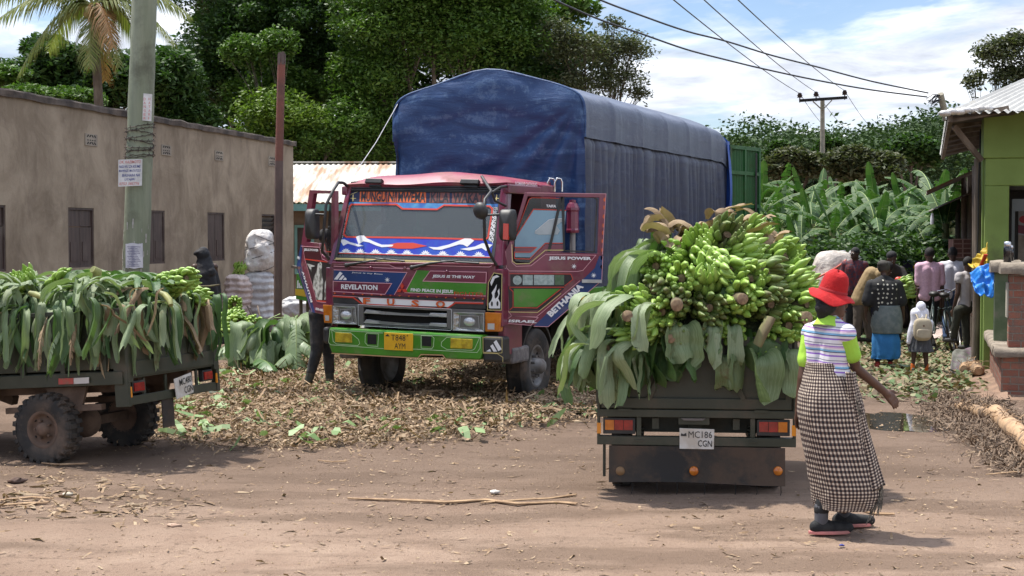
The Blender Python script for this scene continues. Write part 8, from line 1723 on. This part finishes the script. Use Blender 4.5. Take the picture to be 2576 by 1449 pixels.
for i in range(3): mb.tube([V3((c4.x + .48 * math.sin(a) * (1 if i else .4) - .1 * i, 28 - .42 * math.cos(a), .2 + .5 * i + .25 * a)) for a in np.linspace(-1.2, 1.2, 12)], .02, 5)
tag(mb.build('netting', mat('red_netting', (.5, .12, .08), rough=.8), origin=V3((c4.x, 27.6, 1))), 'reddish net bands round the big tan sack', 'netting')
def mound(cx, cy, rx_, ry_, h, m, name, kind='stuff', seed=0, nu=40):
 mb = MB()
 def fn(u, v): a = u * 6.283; r = v; x = cx + math.cos(a) * rx_ * r; y = cy + math.sin(a) * ry_ * r; return V3((x, y, h * (1 - r ** 2) * (1 + .35 * noise.noise(V3((x * 2, y * 2, seed)))) - .02))
 mb.grid(fn, nu, 14); o = mb.build(name, m, origin=V3((cx, cy, 0))); return tag(o, kind=kind)
mc = gr(672, 905); mound(mc.x, mc.y + .5, 1.0, .7, .5, HPM, 'leaf_packing', seed=3)
Yh = 20.5
for k, (px, py, Y, yw, Lg, Wd, e0_, dr, kw, lb) in enumerate([
 (705, 790, 20.6, -2.1, 1.15, .55, -.35, .35, dict(sag=1.2, fold=.2, tear=.8, tgap=.8), 'large leaf with a thick pale midrib slanting down across the green heap'),
 (745, 800, 20.3, 3.0, .85, .5, -.85, .3, dict(sag=.9, fold=.1, tear=.8, tgap=.8), 'upright pale leaf with a straight midrib beside the standing man'),
 (690, 800, 20.9, 1.3, .9, .6, .1, .9, dict(sag=1.2, fold=.3, tear=.4), 'arched glossy leaf on the crest of the green heap'),
 (620, 870, 20.2, -1.6, .6, .4, .1, .8, dict(sag=.6, fold=.3, tear=.6), 'small crumpled leaf at the left foot of the green heap'),
 (640, 905, 20.0, 2.6, .7, .4, .2, .7, dict(sag=.6, fold=.2, tear=.5), 'yellow-green leaf lying at the front of the green heap'),
 (720, 850, 20.3, 2.2, .6, .42, .1, .9, dict(sag=.9, fold=.3, tear=.5), 'torn leaf in the shaded middle of the green heap'),
 (760, 880, 20.2, -2.6, .6, .4, .0, .6, dict(sag=.9, fold=.3, tear=.5), 'dark leaf at the right foot of the green heap'),
 (665, 850, 20.2, 3.1, .6, .4, -.3, .8, dict(sag=.9, fold=.4, tear=.8), 'broad folded leaf hanging in the middle of the green heap'),
 (850, 880, 19.6, 2.0, .6, .35, .1, .6, dict(sag=.6, fold=.2, tear=.6), 'leaf fan on the ground just behind the standing man')]):
 leaf(A_(px, py, Y), yw, Lg, Wd, e0_, dr, 800 + k, lb, None, m=0 if k != 4 else 1, **kw)
for k, (v, px, py, Y, yw, lb) in enumerate([(0, 600, 806, 20.9, .9, 'banana bunch on the left shoulder of the green heap'), (1, 640, 812, 20.8, .3, 'banana bunch pointing right above the green heap'), (2, 575, 800, 21.2, -.4, 'banana bunch tucked against the left tricycle'), (1, 620, 840, 20.8, 1.4, 'banana bunch under the others in the green heap'), (3, 700, 880, 20.4, .2, 'dark banana bunch low in the shade of the green heap'), (2, 590, 765, 21.6, .2, 'banana bunch behind the rear corner of the left tricycle')]):
 bunch(v, A_(px, py, Y), yw, -.2, k * 1.3, .95, lb, 'bananas in the green heap')
mc2 = gr(770, 800); mound(mc2.x, 30.5, 1.7, 1.0, .55, mat('straw_heap', (.20, .20, .08), (.32, .28, .14), scale=9, rough=.9, bump=1, bscale=30, bdist=.04), 'straw_heap', seed=5)
g_ = thing('handcart', V3((at(755, 700, 24).x, 24, 0)), 'green and yellow painted cart end on legs behind the left lorry door', 'handcart'); PC = Pl(V3((0, 23.8, 0)), V3((1, 0, 0)))
mb = MB(); mb.poly(PC, [(744, 752), (790, 762), (790, 690), (746, 688)], -1.2, 0); mb.build('cart_body', GRE, g_, bev=.01); mb = MB(); mb.poly(PC, [(743, 742), (790, 750), (790, 730), (743, 727)], 0, .01); mb.build('yellow_band', bpy.data.materials['yellow_paint'], g_)
mb = MB();
for k in range(3): mb.poly(PC, [(747 + k * 5, 725), (751 + k * 5, 725), (751 + k * 3.5, 704 + k * 7), (748 + k * 3.5, 706 + k * 7)], 0, .008)
mb.build('white_stripes', WPT, g_)
for px in (750, 768): mb = MB(); p = PC.w(*PC.q(px, 755), -.3); mb.tube([p, V3((p.x, p.y, 0))], .03, 8); mb.build('leg', RAF, g_)
v_ = thing('parked_vehicle', V3((at(2310, 700, 29).x, 29.5, 0)), 'low dark violet vehicle with a small yellow plate, parked behind the people', 'vehicle'); PV = Pl(V3((0, 29, 0)), V3((1, 0, 0)))
DV = mat('dark_violet_paint', (.02, .012, .06), (.03, .02, .09), scale=3, rough=.4)
mb = MB(); mb.poly(PV, [(2268, 690), (2360, 690), (2356, 656), (2275, 655)], -2.2, 0); mb.poly(PV, [(2268, 745), (2360, 745), (2360, 694), (2268, 694)], -2.2, -.03); mb.build('body', DV, v_, bev=.03)
mb = MB(); mb.poly(PV, [(2297, 675), (2313, 675), (2313, 662), (2297, 662)], 0, .012); mb.build('number_plate', PLM, v_)
for x in (2282, 2345): mb = MB(); p = PV.w(*PV.q(x, 760), -.4); p.z = .3; mb.lathe([(.12, -.08), (.28, -.08), (.3, 0), (.28, .08), (.12, .08)], 20, Matrix.Translation(p) @ Matrix.Rotation(math.pi / 2, 4, 'Y'), cap=True); mb.build('wheel', RUB, v_)
def bicycle(label, P0, yaw, lean, s=1.0, m=None):
 root = thing('bicycle', P0, label, 'bicycle'); Mx = Matrix.Translation(P0) @ Matrix.Rotation(yaw, 4, 'Z') @ Matrix.Rotation(lean, 4, 'X') @ Matrix.Scale(s, 4); m = m or mat('dark_green_enamel', (.03, .05, .045), rough=.4)
 def T(pts, r, mm, nm, par=root, n=7): mb = MB(); mb.tube([Mx @ V3(p) for p in pts], r, n); return mb.build(nm, mm, par)
 for cx in (-.52, .52):
  mb = MB(); mb.tube([Mx @ V3((cx + .33 * math.cos(a), 0, .35 + .33 * math.sin(a))) for a in np.linspace(0, 6.283, 37)], .02, 8, cap=False); w_ = mb.build('wheel', mat('bicycle_tyre', (.03, .025, .02), (.08, .06, .045), scale=8, rough=.9), root)
  mb = MB(); mb.tube([Mx @ V3((cx + .305 * math.cos(a), 0, .35 + .305 * math.sin(a))) for a in np.linspace(0, 6.283, 37)], .011, 6, cap=False)
  for k in range(16): a = k * .3927; mb.tube([Mx @ V3((cx, 0, .35)), Mx @ V3((cx + .3 * math.cos(a), 0, .35 + .3 * math.sin(a)))], .0015, 3)
  mb.tube([Mx @ V3((cx, -.05, .35)), Mx @ V3((cx, .05, .35))], .02, 8); mb.build('rim', SIL, w_)
  mb = MB(); mb.tube([Mx @ V3((cx + .365 * math.cos(a), 0, .35 + .365 * math.sin(a))) for a in np.linspace(.5, 2.8, 16)], .02, 6); mb.build('mudguard', m, root)
 mb = MB()
 for a, b_ in (((.36, 0, .88), (-.16, 0, .86)), ((.36, 0, .80), (0, 0, .30)), ((0, 0, .30), (-.18, 0, .92)), ((0, 0, .30), (-.52, .05, .35)), ((0, 0, .3), (-.52, -.05, .35)), ((-.16, 0, .85), (-.52, .05, .35)), ((-.16, 0, .85), (-.52, -.05, .35)), ((.35, 0, .95), (.38, 0, .75)), ((.38, 0, .75), (.52, .04, .35)), ((.38, 0, .75), (.52, -.04, .35))): mb.tube([Mx @ V3(a), Mx @ V3(b_)], .015, 8)
 mb.build('frame', m, root)
 mb = MB(); mb.tube([Mx @ V3(p) for p in [(.22, -.27, 1.02), (.33, -.2, 1.03), (.36, 0, .97), (.33, .2, 1.03), (.22, .27, 1.02)]], .012, 8); mb.build('handlebar', CHR, root)
 mb = MB(); mb.sph(Mx @ V3((-.22, 0, .96)), (.12, .09, .05), 14, 8, R3=Matrix.Rotation(yaw, 3, 'Z')); mb.build('saddle', BLK, root)
 mb = MB();
 for y in (-.08, 0, .08): mb.beam(Mx @ V3((-.32, y, .76)), Mx @ V3((-.82, y, .76)), .015, .01)
 mb.beam(Mx @ V3((-.8, -.08, .755)), Mx @ V3((-.52, -.06, .35)), .012, .012); mb.beam(Mx @ V3((-.8, .08, .755)), Mx @ V3((-.52, .06, .35)), .012, .012); mb.build('carrier', m, root)
 mb = MB(); mb.lathe([(.001, -.004), (.09, -.004), (.09, .004), (.001, .004)], 20, Mx @ Matrix.Translation((0, .05, .30)) @ Matrix.Rotation(math.pi / 2, 4, 'X')); mb.tube([Mx @ V3((0, .06, .3)), Mx @ V3((.12, .08, .2))], .01, 6); mb.tube([Mx @ V3((0, -.06, .3)), Mx @ V3((-.12, -.08, .4))], .01, 6); mb.box((.12, .1, .2), (.09, .06, .02), Mx); mb.box((-.12, -.1, .4), (.09, .06, .02), Mx); mb.build('pedal_crank', SIL, root)
 return root
p = gr(2425, 890); bicycle('dark old bicycle with a rear carrier leaning by the shop wall', V3((p.x, p.y + .35, 0)), R(68), R(-12))
p = gr(2285, 870); bicycle('bicycle loaded with bananas behind the polka-dot woman', V3((p.x, 24.2, 0)), R(75), R(4))
for k, (px, py, v, lb) in enumerate([(2282, 712, 0, 'banana bunch on the upright bicycle, topmost'), (2286, 735, 1, 'banana bunch on the upright bicycle, under the topmost one')]): bunch(v, A_(px, py, 24.0), 1.4 - .4 * k, -.3, k, .9, lb, None)
c = A_(2260, 703, 24.2); mb = MB(); mb.sph(c, (.06, .05, .045)); mb.sph(c + V3((.04, 0, .01)), (.04, .04, .035)); tag(mb.build('red_bag', mat('red_plastic', (.6, .06, .03), rough=.4), origin=c), 'small red plastic bag by the bananas on the bicycle', 'bag')
def cloth(name, P00, P10, P01, P11, m, label, cat, amp=.05, seed=0, fr=4):
 mb = MB(); a, b_, c_, d = map(V3, (P00, P10, P01, P11)); nn = (b_ - a).cross(c_ - a).normalized()
 def fn(u, v): p = a.lerp(b_, u).lerp(c_.lerp(d, u), v); return p + nn * (amp * math.sin(u * fr * 3 + v * 5 + seed) * .5 + amp * noise.noise(V3((u * fr, v * fr * 1.4, seed))) * 1.6)
 mb.grid(fn, 36, 36); o = mb.build(name, m, origin=(a + d) / 2); o.modifiers.new('Solidify', 'SOLIDIFY').thickness = .006; return tag(o, label, cat)
BT = mat('bright_blue_tarp', (.02, .17, .55), (.03, .22, .62), scale=4, rough=.4, bump=.6, bscale=9, bdist=.03); YT = mat('yellow_tarp', (.5, .36, .02), (.42, .28, .02), scale=4, rough=.5, bump=.5, bscale=9)
cloth('plastic_sheet', A_(2452, 735, 18.6), A_(2498, 748, 18.5), A_(2440, 682, 18.9), A_(2512, 652, 18.7), BT, 'crumpled bright blue plastic sheet hanging over the porch wall corner', 'plastic sheet', .05, 1)
cloth('plastic_sheet', A_(2436, 668, 20.6), A_(2478, 690, 19.6), A_(2462, 640, 20.6), A_(2484, 610, 19.8), YT, 'yellow and red plastic sheet above the blue one', 'plastic sheet', .04, 3)
mb = MB(); mb.beam(A_(2460, 690, 19.95), A_(2480, 640, 19.7), .05, .02); tag(mb.build('red_strap', mat('red_strap', (.4, .04, .02), rough=.5), origin=A_(2460, 690, 19.95)), 'short red band across the yellow plastic sheet', 'strap')
cr = thing('crate', A_(2422, 640, 27), 'brown slatted plastic crate standing high beside the timber stall', 'crate'); PCR = Pl(V3((0, 27, 0)), V3((1, 0, 0))); CRM = mat('brown_crate', (.17, .075, .055), (.22, .10, .075), scale=5, rough=.6)
mb = MB(); mb.poly(PCR, [(2398, 648), (2446, 648), (2446, 602), (2398, 602)], -.3, -.02); mb.build('crate_body', CRM, cr)
mb = MB()
for y in (602, 613, 625, 637, 648): mb.beam(PCR.w(*PCR.q(2397, y), 0), PCR.w(*PCR.q(2447, y), 0), .03, .022)
for x in (2398, 2422, 2446): mb.beam(PCR.w(*PCR.q(x, 648), .002), PCR.w(*PCR.q(x, 602), .002), .022, .022)
mb.build('crate_ribs', mat('pale_crate_rib', (.32, .2, .16), rough=.6), cr)
mb = MB(); a = A_(2422, 650, 27.15); mb.box((a.x, 27.15, a.z / 2), (.4, .28, a.z)); tag(mb.build('timber_stack', RAF, origin=V3((a.x, 27.15, 0))), 'stack of weathered boards under the brown crate', 'boards')
p = gr(2340, 890); cloth('empty_sack', gr(2335, 862) + Zu * .02, gr(2415, 858) + Zu * .08, gr(2345, 838) + Zu * .15, gr(2405, 832) + Zu * .3, SPK, 'crumpled empty pinkish sacks on the ground behind the schoolgirl', 'sack', .06, 5, 3)
cloth('rag_bundle', gr(2390, 945) + Zu * .05, gr(2455, 948) + Zu * .05, gr(2395, 925) + Zu * .22, gr(2450, 920) + Zu * .25, mat('grey_rag', (.14, .14, .12), (.07, .065, .06), scale=7, rough=.9, dirt=(.14, .06, .12), dirts=5), 'dirty grey and violet rags heaped at the foot of the wall', 'rags', .045, 8, 2.5)
# ---- leaf litter
def litter(name, n, sampler, m, seed, size=(.05, .17), asp=(.25, .5), lift=.06, kind='stuff', curl=.8):
 rg = np.random.default_rng(seed); Q = []
 pts = sampler(rg, n)
 nn = len(pts); ln = rg.uniform(size[0], size[1], nn); w = ln * rg.uniform(asp[0], asp[1], nn); yaw = rg.uniform(0, 6.283, nn); pit = rg.normal(0, .28, nn); rol = rg.normal(0, .5, nn)
 d = np.stack([np.cos(yaw) * np.cos(pit), np.sin(yaw) * np.cos(pit), np.sin(pit)], 1); sdv = np.stack([-np.sin(yaw) * np.cos(rol), np.cos(yaw) * np.cos(rol), np.sin(rol)], 1); up = np.cross(d, sdv)
 seg = 3; cu = rg.uniform(-curl, curl, nn) + .25
 rows = []
 for k in range(seg + 1):
  t = k / seg - .5; c = pts + d * (ln * t)[:, None] + up * (-(t * t) * cu * ln * 1.2)[:, None]; ww = w * (1 - abs(t) * rg.uniform(.6, 1.6, nn)) * .5; cc = up * (np.abs(ww) * rg.uniform(-.5, .9, nn))[:, None]
  rows.append((c + sdv * ww[:, None] + cc, c - sdv * ww[:, None] + cc))
 for k in range(seg): Q.append(np.stack([rows[k][0], rows[k][1], rows[k + 1][1], rows[k + 1][0]], 1))
 P = np.concatenate(Q).astype(np.float32); n_ = nn
 P[:, :, 2] = np.maximum(P[:, :, 2], .003); return P
def fbm(x, y, s): return np.array([noise.noise(V3((a * s, b * s, 3.3))) for a, b in zip(x, y)])
def region(poly_px, hfun, edge=.5):
 pl = [gr(x, y) for x, y in poly_px]; px_ = np.array([p.x for p in pl]); py_ = np.array([p.y for p in pl])
 def inside(x, y):
  r = np.zeros(len(x), bool); j = len(px_) - 1
  for i in range(len(px_)):
   c = ((py_[i] > y) != (py_[j] > y)) & (x < (px_[j] - px_[i]) * (y - py_[i]) / (py_[j] - py_[i] + 1e-9) + px_[i]); r ^= c; j = i
  return r
 def s(rg, n):
  o = []; tot = 0
  while tot < n:
   x = rg.uniform(px_.min(), px_.max(), n); y = rg.uniform(py_.min(), py_.max(), n); xe = x + rg.normal(0, edge, n) * .35; ye = y + rg.normal(0, edge, n) * .6; k = inside(x, y); x, y = xe[k], ye[k]; o.append(np.stack([x, y], 1)); tot += len(x)
  xy = np.concatenate(o)[:n]; h = hfun(xy[:, 0], xy[:, 1]); z = rg.random(n) ** .6 * h; return np.concatenate([xy, z[:, None]], 1)
 return s
LITM = mat('dry_leaf_litter', (.3, .2, .11), island=[(.10, .06, .035), (.24, .155, .085), (.36, .25, .15), (.15, .09, .05), (.30, .20, .12), (.44, .33, .21), (.07, .045, .028)], rough=.9, trans=.05)
LITG = mat('fresh_leaf_scraps', (.2, .3, .1), island=[(.12, .2, .06), (.22, .32, .12), (.3, .4, .2)], rough=.6, trans=.15)
def hb_(x, y): return .05 + .14 * np.exp(-(((x + .8) / 2.8) ** 2)) * np.clip((y - 13.2) / 2, 0, 1)
poly = [(330, 1105), (560, 1120), (760, 1128), (980, 1118), (1180, 1100), (1330, 1075), (1500, 1060), (1530, 1000), (1500, 930), (1400, 905), (1100, 880), (840, 895), (560, 925), (540, 990), (430, 1010)]
P1 = litter('l', 44000, region(poly, hb_), None, 1, size=(.022, .11), asp=(.12, .40), curl=1.3)
P1 = np.concatenate([P1, litter('l', 900, region(poly, lambda x, y: hb_(x, y) + .03), None, 11, size=(.15, .45), asp=(.03, .09), curl=1.3)])
tag(quads('leaf_litter', P1, LITM), kind='stuff')
P2 = litter('l', 700, region(poly, lambda x, y: .12 + 0 * x), None, 2, size=(.10, .3)); tag(quads('fresh_leaf_litter', P2, LITG), kind='stuff')
mb = MB(); pl_ = [gr(x, y) for x, y in poly]; cx = sum(p.x for p in pl_) / len(pl_); cy_ = sum(p.y for p in pl_) / len(pl_)
def lm(u, v):
 k = u * len(pl_); i = int(k) % len(pl_); f = k - int(k); p = pl_[i].lerp(pl_[(i + 1) % len(pl_)], f); x = cx + (p.x - cx) * v * .97; y = cy_ + (p.y - cy_) * v * .97; return V3((x, y, (1 - v ** 6) * (.02 + .07 * math.exp(-((x + .8) / 2.8) ** 2)) - .012 + .015 * noise.noise(V3((x * 5, y * 5, 0)))))
mb.grid(lm, 90, 30); tag(mb.build('litter_bed', mat('litter_soil', (.09, .06, .038), (.22, .15, .09), scale=14, rough=.95, bump=1, bscale=40, bdist=.03)), kind='stuff')
poly2 = [(2030, 900), (2160, 1000), (2300, 1010), (2440, 980), (2440, 900), (2420, 850), (2300, 830), (2050, 830)]
P3 = litter('l', 4200, region(poly2, lambda x, y: .05 + 0 * x), None, 3, size=(.06, .22)); tag(quads('lane_litter', P3, mat('lane_litter', (.2, .2, .1), island=[(.14, .09, .05), (.26, .19, .11), (.08, .14, .05), (.16, .22, .10), (.32, .25, .16), (.08, .055, .035)], rough=.85, trans=.1)), kind='stuff')
poly3 = [(-200, 1130), (400, 1130), (1500, 1080), (1520, 1240), (2020, 1250), (2230, 1000), (2600, 1020), (2700, 1500), (-200, 1500)]
P4 = np.concatenate([litter('l', 1300, region(poly3, lambda x, y: .004 + 0 * x), None, 4, size=(.015, .09), asp=(.15, .4)), litter('l', 5200, region(poly3, lambda x, y: .003 + 0 * x), None, 14, size=(.006, .028), asp=(.4, .9))]); tag(quads('scattered_litter', P4, LITM), kind='stuff')
poly4 = [(-100, 1230), (200, 1200), (500, 1260), (460, 1320), (100, 1310), (-100, 1350)]
rng = random.Random(88)
for k in range(14): ribbons(A_(600 + 170 * k / 13 + rng.uniform(-8, 8), 815 + rng.uniform(-15, 50), 20.6 - rng.uniform(0, .4)), (rng.uniform(-.7, .7), -1, 0), 'torn banana leaf sagging over the front of the green heap', 'torn leaves of the green heap', 960 + k, 3, (.3, .6), (.12, .24), k % 3 == 2, spread=.6, stiff=.5)
P5 = litter('l', 420, region(poly4, lambda x, y: .01 + 0 * x), None, 5, size=(.03, .16), asp=(.1, .3)); tag(quads('scattered_litter', P5, LITM), kind='stuff')
poly5 = [(2350, 1000), (2480, 1000), (2600, 1090), (2640, 1200), (2520, 1180), (2440, 1110), (2340, 1040)]
P6 = litter('l', 11000, region(poly5, lambda x, y: .09 * (.4 + fbm(x, y, 2.2)).clip(0, 1) + .01, .3), None, 6, size=(.03, .16), asp=(.04, .14), curl=1.8); tag(quads('fibre_debris', P6, mat('fibre_debris', (.2, .14, .1), island=[(.07, .05, .035), (.16, .11, .075), (.30, .21, .14), (.11, .08, .055)], rough=.95)), kind='stuff')
STM = mat('rotten_stem', (.42, .27, .15), (.22, .14, .08), scale=7, rough=.85, bump=.7, bscale=20, dirt=(.07, .05, .035), dirts=7)
for pts, r, lb in (([(2500, 1055), (2530, 1085), (2575, 1125), (2600, 1160)], .085, 'peeling tan banana trunk lying at the right picture edge'), ([(2410, 1040), (2450, 1045), (2490, 1060)], .06, 'dark fibrous root clump lying in front of the brick wall'), ([(2425, 945), (2450, 940), (2462, 950)], .09, 'dark round root ball beside the dirty rags')):
 mb = MB(); q = [gr(x, y) + Zu * r for x, y in pts]; n_ = len(q); fine = []
 for i in range(n_ - 1):
  for k in range(6): fine.append(q[i].lerp(q[i + 1], k / 6))
 fine.append(q[-1]); mb.tube(fine, [r * (1 + .25 * noise.noise(V3((i * .7, r * 9, 0)))) * (.6 if i in (0, len(fine) - 1) else 1) for i in range(len(fine))], 16)
 rng = random.Random(int(r * 1000))
 for k in range(60):
  p = fine[rng.randrange(len(fine))]; a = rng.uniform(0, 3.14); d = V3((math.cos(a) * r, -abs(math.sin(a)) * r * .3, math.sin(a) * r)); e = V3((rng.uniform(-.1, .1), rng.uniform(-.1, .05), rng.uniform(-.06, .08))); mb.tube([p + d, p + d * 1.2 + e * .5, p + d + e], .004, 3)
 tag(mb.build('banana_log', STM, origin=q[0]), lb, 'banana trunk')
DS = mat('dry_stalk', (.42, .28, .16), (.26, .16, .09), scale=9, rough=.9)
for lb, pts, r in (('longest dry brown stalk lying across the foreground dirt', [(875, 1258), (1000, 1262), (1120, 1268), (1220, 1262), (1300, 1272), (1400, 1268), (1450, 1272)], .016), ('shorter dry split stalk crossing the end of the longest one', [(1210, 1268), (1300, 1262), (1380, 1258), (1448, 1248)], .013), ('dark dry stalk at the lower left picture edge', [(-10, 1262), (40, 1258), (80, 1254), (128, 1258)], .012), ('pale dry stalk just above the lower left edge', [(-20, 1276), (50, 1272), (120, 1268)], .015), ('thin straight stick in the leaf litter in front of the lorry', [(520, 1035), (560, 1045), (605, 1060)], .018), ('pale dry stalk beside the left tricycle wheel', [(105, 1168), (150, 1172), (215, 1170)], .014), ('pale green leaf rib lying in front of the litter', [(800, 1160), (835, 1164), (870, 1163)], .01), ('dry stalk by the feet of the walking woman', [(2150, 1285), (2200, 1296), (2250, 1298)], .014), ('thin dark stick on the dirt at the right edge', [(2480, 1196), (2530, 1192), (2600, 1186)], .01)):
 q = [gr(x, y) + Zu * (r * .8) for x, y in pts]; mb = MB(); mb.tube(q, [r * (.5 + .5 * math.sin(.4 + 2.4 * i / (len(q) - 1))) for i in range(len(q))], 6, flat=.6); mb.tube([v + V3((.01, .03, 0)) for v in q[1:]], r * .4, 4); tag(mb.build('dry_stalk', DS, origin=q[0]), lb, 'stalk')
for lb, px, py, r, m in (('pale flat stone chip in the foreground dirt', 438, 1328, .05, (.42, .28, .2)), ('small white crumpled scrap in the middle foreground', 1245, 1242, .045, (.62, .58, .52)), ('pale scrap of leaf near the lower left', 170, 1248, .045, (.5, .44, .34)), ('dark brown curled husk at the left', 45, 1216, .07, (.10, .06, .045)), ('tiny blue bottle cap near the woman in the red hat', 2118, 1376, .02, (.05, .06, .25))):
 c = gr(px, py); mb = MB(); mb.sph(c + Zu * .01, (r, r * .8, r * .3), 9, 5); o = mb.build('ground_scrap', mat('scrap', m, tuple(v * .7 for v in m), scale=20, rough=.9), origin=c)
 for v in o.data.vertices: v.co += V3((noise.noise(v.co * 40), noise.noise(v.co * 40 + V3((5, 0, 0))), abs(noise.noise(v.co * 40 + V3((0, 5, 0)))))) * r * .5
 tag(o, lb, 'scrap')
leaf(gr(1420, 1045) + Zu * .05, 1.35, .75, .42, .12, .25, 901, 'fresh torn leaf with a pale rib lying beside the right tricycle', None, m=1, sag=.3, fold=.0, tear=.5)
leaf(gr(1330, 1050) + Zu * .06, 1.2, .6, .14, .05, .2, 902, 'yellowing leaf rib lying in the litter left of the fresh torn leaf', None, m=2, sag=.3, fold=.0, tear=.5)
leaf(gr(2190, 925) + Zu * .05, 1.9, .7, .35, .1, .3, 903, 'pale green leaf lying by the feet of the polka-dot woman', None, m=0, sag=.4, fold=.0, tear=.7)
leaf(gr(500, 1000) + Zu * .08, 1.9, .7, .3, .1, .3, 904, 'pale green leaf lying in the litter right of the left tricycle', None, m=0, sag=.4, fold=.0, tear=.7)
bpy.data.scenes.remove(TMPS)
bpy.data.batch_remove(OLD)
